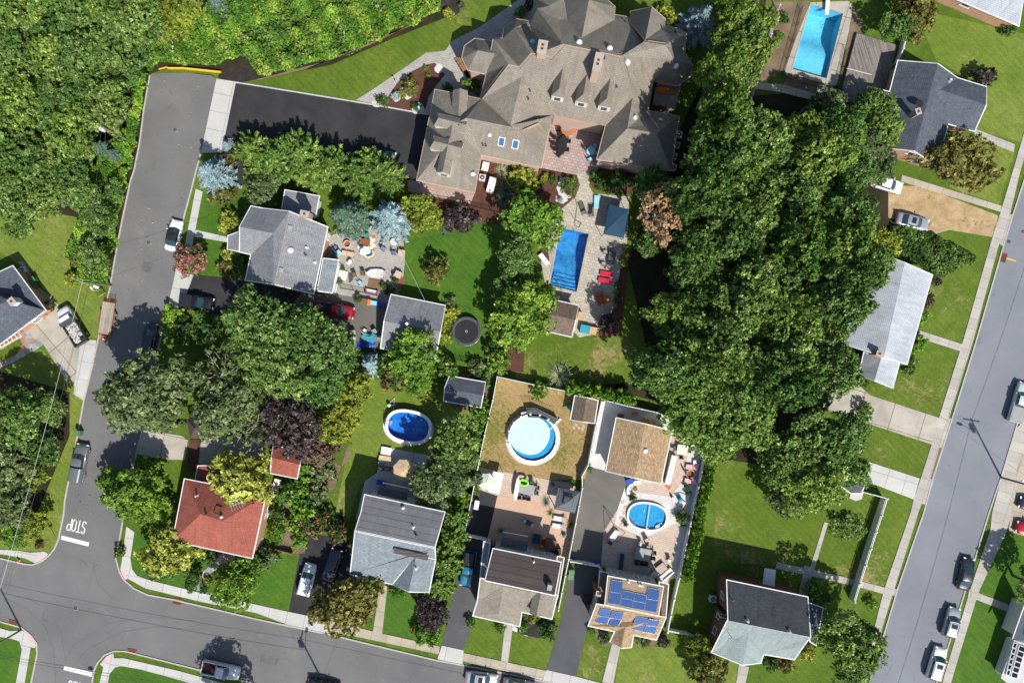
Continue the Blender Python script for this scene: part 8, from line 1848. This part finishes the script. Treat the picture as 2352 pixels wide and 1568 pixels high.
for k,x,y,r,l in (('blades',1285,862,34,'large pale spiky yucca on the lawn above the dry yard'),('bladesg',1162,437,22,'blue-green spiky yucca beside the large round clipped shrub'),('bladesg',1158,458,20,'second blue-green spiky yucca below the first'),('blades',1152,395,22,'pale spiky yucca near the rust-stained box'),('blades',1408,702,10,'small spiky plant at the right edge of the deck'),('blades',907,666,14,'dry spiky grass beside the garage corner'),('bladesl',1123,515,12,'bright strappy plant on the lawn edge below the mansion path'),('bladesg',1018,537,10,'small blue-green spiky plant at the top of the green lawn'),
 ('bladesg',860,32,26,'large blue-green compound-leaved plant in the undergrowth'),('bladesg',607,147,26,'blue-green compound-leaved plant at the lower edge of the undergrowth'),('bladesg',632,150,18,'second blue-green compound-leaved plant at the lower edge'),('blades',1300,441,8,'small tufted plant in the white gravel of the central bed')):
    T(k,x,y,r,l)
T('myrtle',440,596,38,'crape myrtle covered in deep pink blossom beside the pavement',None)
for i,(x,y) in enumerate(((1313,889),(1340,894),(1366,899),(1392,904),(1418,909),(1443,914))): T('s_hedge',x,y,15.5,'lime green conical shrub in the row above the brown-roofed shed','conical shrubs behind the dry yard',2.2)
for i,(x,y) in enumerate(((1632,1055),(1630,1075),(1626,1092),(1622,1109),(1618,1127),(1615,1144),(1610,1162),(1607,1181),(1605,1199),(1601,1218),(1597,1237),(1592,1257),(1587,1277),(1582,1298),(1577,1321))): T('s_hedge',x,y,13,'lime green columnar shrub in the row along the lattice fence','columnar shrubs along the lattice fence',2.3)
# undergrowth
UA=[(322,150),(395,70),(480,40),(500,-20),(1010,-20),(1013,30),(985,48),(910,78),(838,116),(763,143),(690,158),(600,178),(575,140),(545,140),(515,155),(500,160),(385,152),(345,170),(331,200)]
UB=[(325,165),(347,172),(335,252),(325,330),(314,385),(305,410),(285,505),(269,590),(259,645),(235,665),(200,650),(165,640),(162,585),(175,560),(190,540),(200,470),(225,400),(270,320),(305,300),(318,240)]
mass('undergrowth',[UA,UB],LM['under'],2.4,150,.20,2)
mass('vines',[UA],LM['oak'],2.9,15,.24,12,lob=1.0)
mass('dry_weeds',[UA,UB],LM['bronze'],2.6,4,.2,14,lob=.8)
mass('wild_ground_cover',[[(2045,520),(2100,525),(2130,535),(2235,590),(2225,605),(2180,625),(2145,650),(2110,610),(2040,590)]],LM['shrub'],1.3,60,.26,5,lob=1.1)
mass('vegetable_patch',[[(626,1150),(655,1150),(650,1250),(612,1250)],[(615,415),(640,415),(650,470),(560,480),(560,450)]],LM['lime'],.8,60,.2,6,lob=.7)

mass('fallen_leaves',[[(380,180),(495,190),(400,560),(300,560)],[(300,560),(400,560),(360,780),(240,760)],[(220,800),(330,860),(270,1200),(150,1200)],[(110,1100),(170,1000),(190,1180),(120,1230)],[(20,520),(160,520),(220,700),(110,690)]],LM['rust'],.0,.35,.13,9)
for i,pts in enumerate(([(10,1372),(60,1395),(105,1440),(125,1500),(128,1568)],[(60,1370),(110,1400),(140,1450),(152,1520)],[(125,1550),(170,1480),(250,1430),(340,1415),(450,1425)],[(150,1550),(200,1490),(280,1450),(360,1438),(450,1445)],[(215,1300),(225,1340),(262,1376)])):
    strip('tyre_mark',pts,1.6,'tyre',.0235+.0005*i,.02)

for n,p in (('asphalt_patch',[(330,600),(352,604),(346,628),(325,622)]),('asphalt_patch',[(600,1500),(640,1509),(636,1527),(597,1518)]),('asphalt_patch',[(100,1400),(118,1404),(112,1430),(96,1424)])):
    slab(n,p,'tyre',.0225)
# ---------------------------------------------------------------- camera, light
cd=bpy.data.cameras.new('camera'); cam=bpy.data.objects.new('camera',cd); COL.objects.link(cam)
cam.location=CAM; cam.rotation_euler=(0,0,0); cd.sensor_width=36; cd.lens=36*H/147.0; cd.clip_start=1; cd.clip_end=3000
SC.camera=cam
SUN=Vector((.46,-.888,0)).normalized()*math.cos(R(50)); SUN.z=math.sin(R(50))
ld=bpy.data.lights.new('sun','SUN'); ld.energy=4.6; ld.angle=R(.53); ld.color=(1,.955,.88)
lo=bpy.data.objects.new('sun',ld); COL.objects.link(lo); lo.rotation_euler=(-SUN).to_track_quat('-Z','Y').to_euler(); lo.location=(40,-60,80)
w=bpy.data.worlds.new('World'); SC.world=w; w.use_nodes=True
nt=w.node_tree; sk=nt.nodes.new('ShaderNodeTexSky'); sk.sky_type='NISHITA'; sk.sun_disc=False
sk.sun_elevation=R(50); sk.sun_rotation=math.atan2(SUN.x,SUN.y)
nt.links.new(sk.outputs[0],nt.nodes['Background'].inputs[0]); nt.nodes['Background'].inputs[1].default_value=.10
v=SC.view_settings; v.view_transform='Standard'; v.look='None'; v.exposure=.52; v.gamma=1; v.use_curve_mapping=False
SC.cycles.max_bounces=6; SC.cycles.diffuse_bounces=3; SC.cycles.transparent_max_bounces=12; SC.cycles.caustics_reflective=False; SC.cycles.caustics_refractive=False
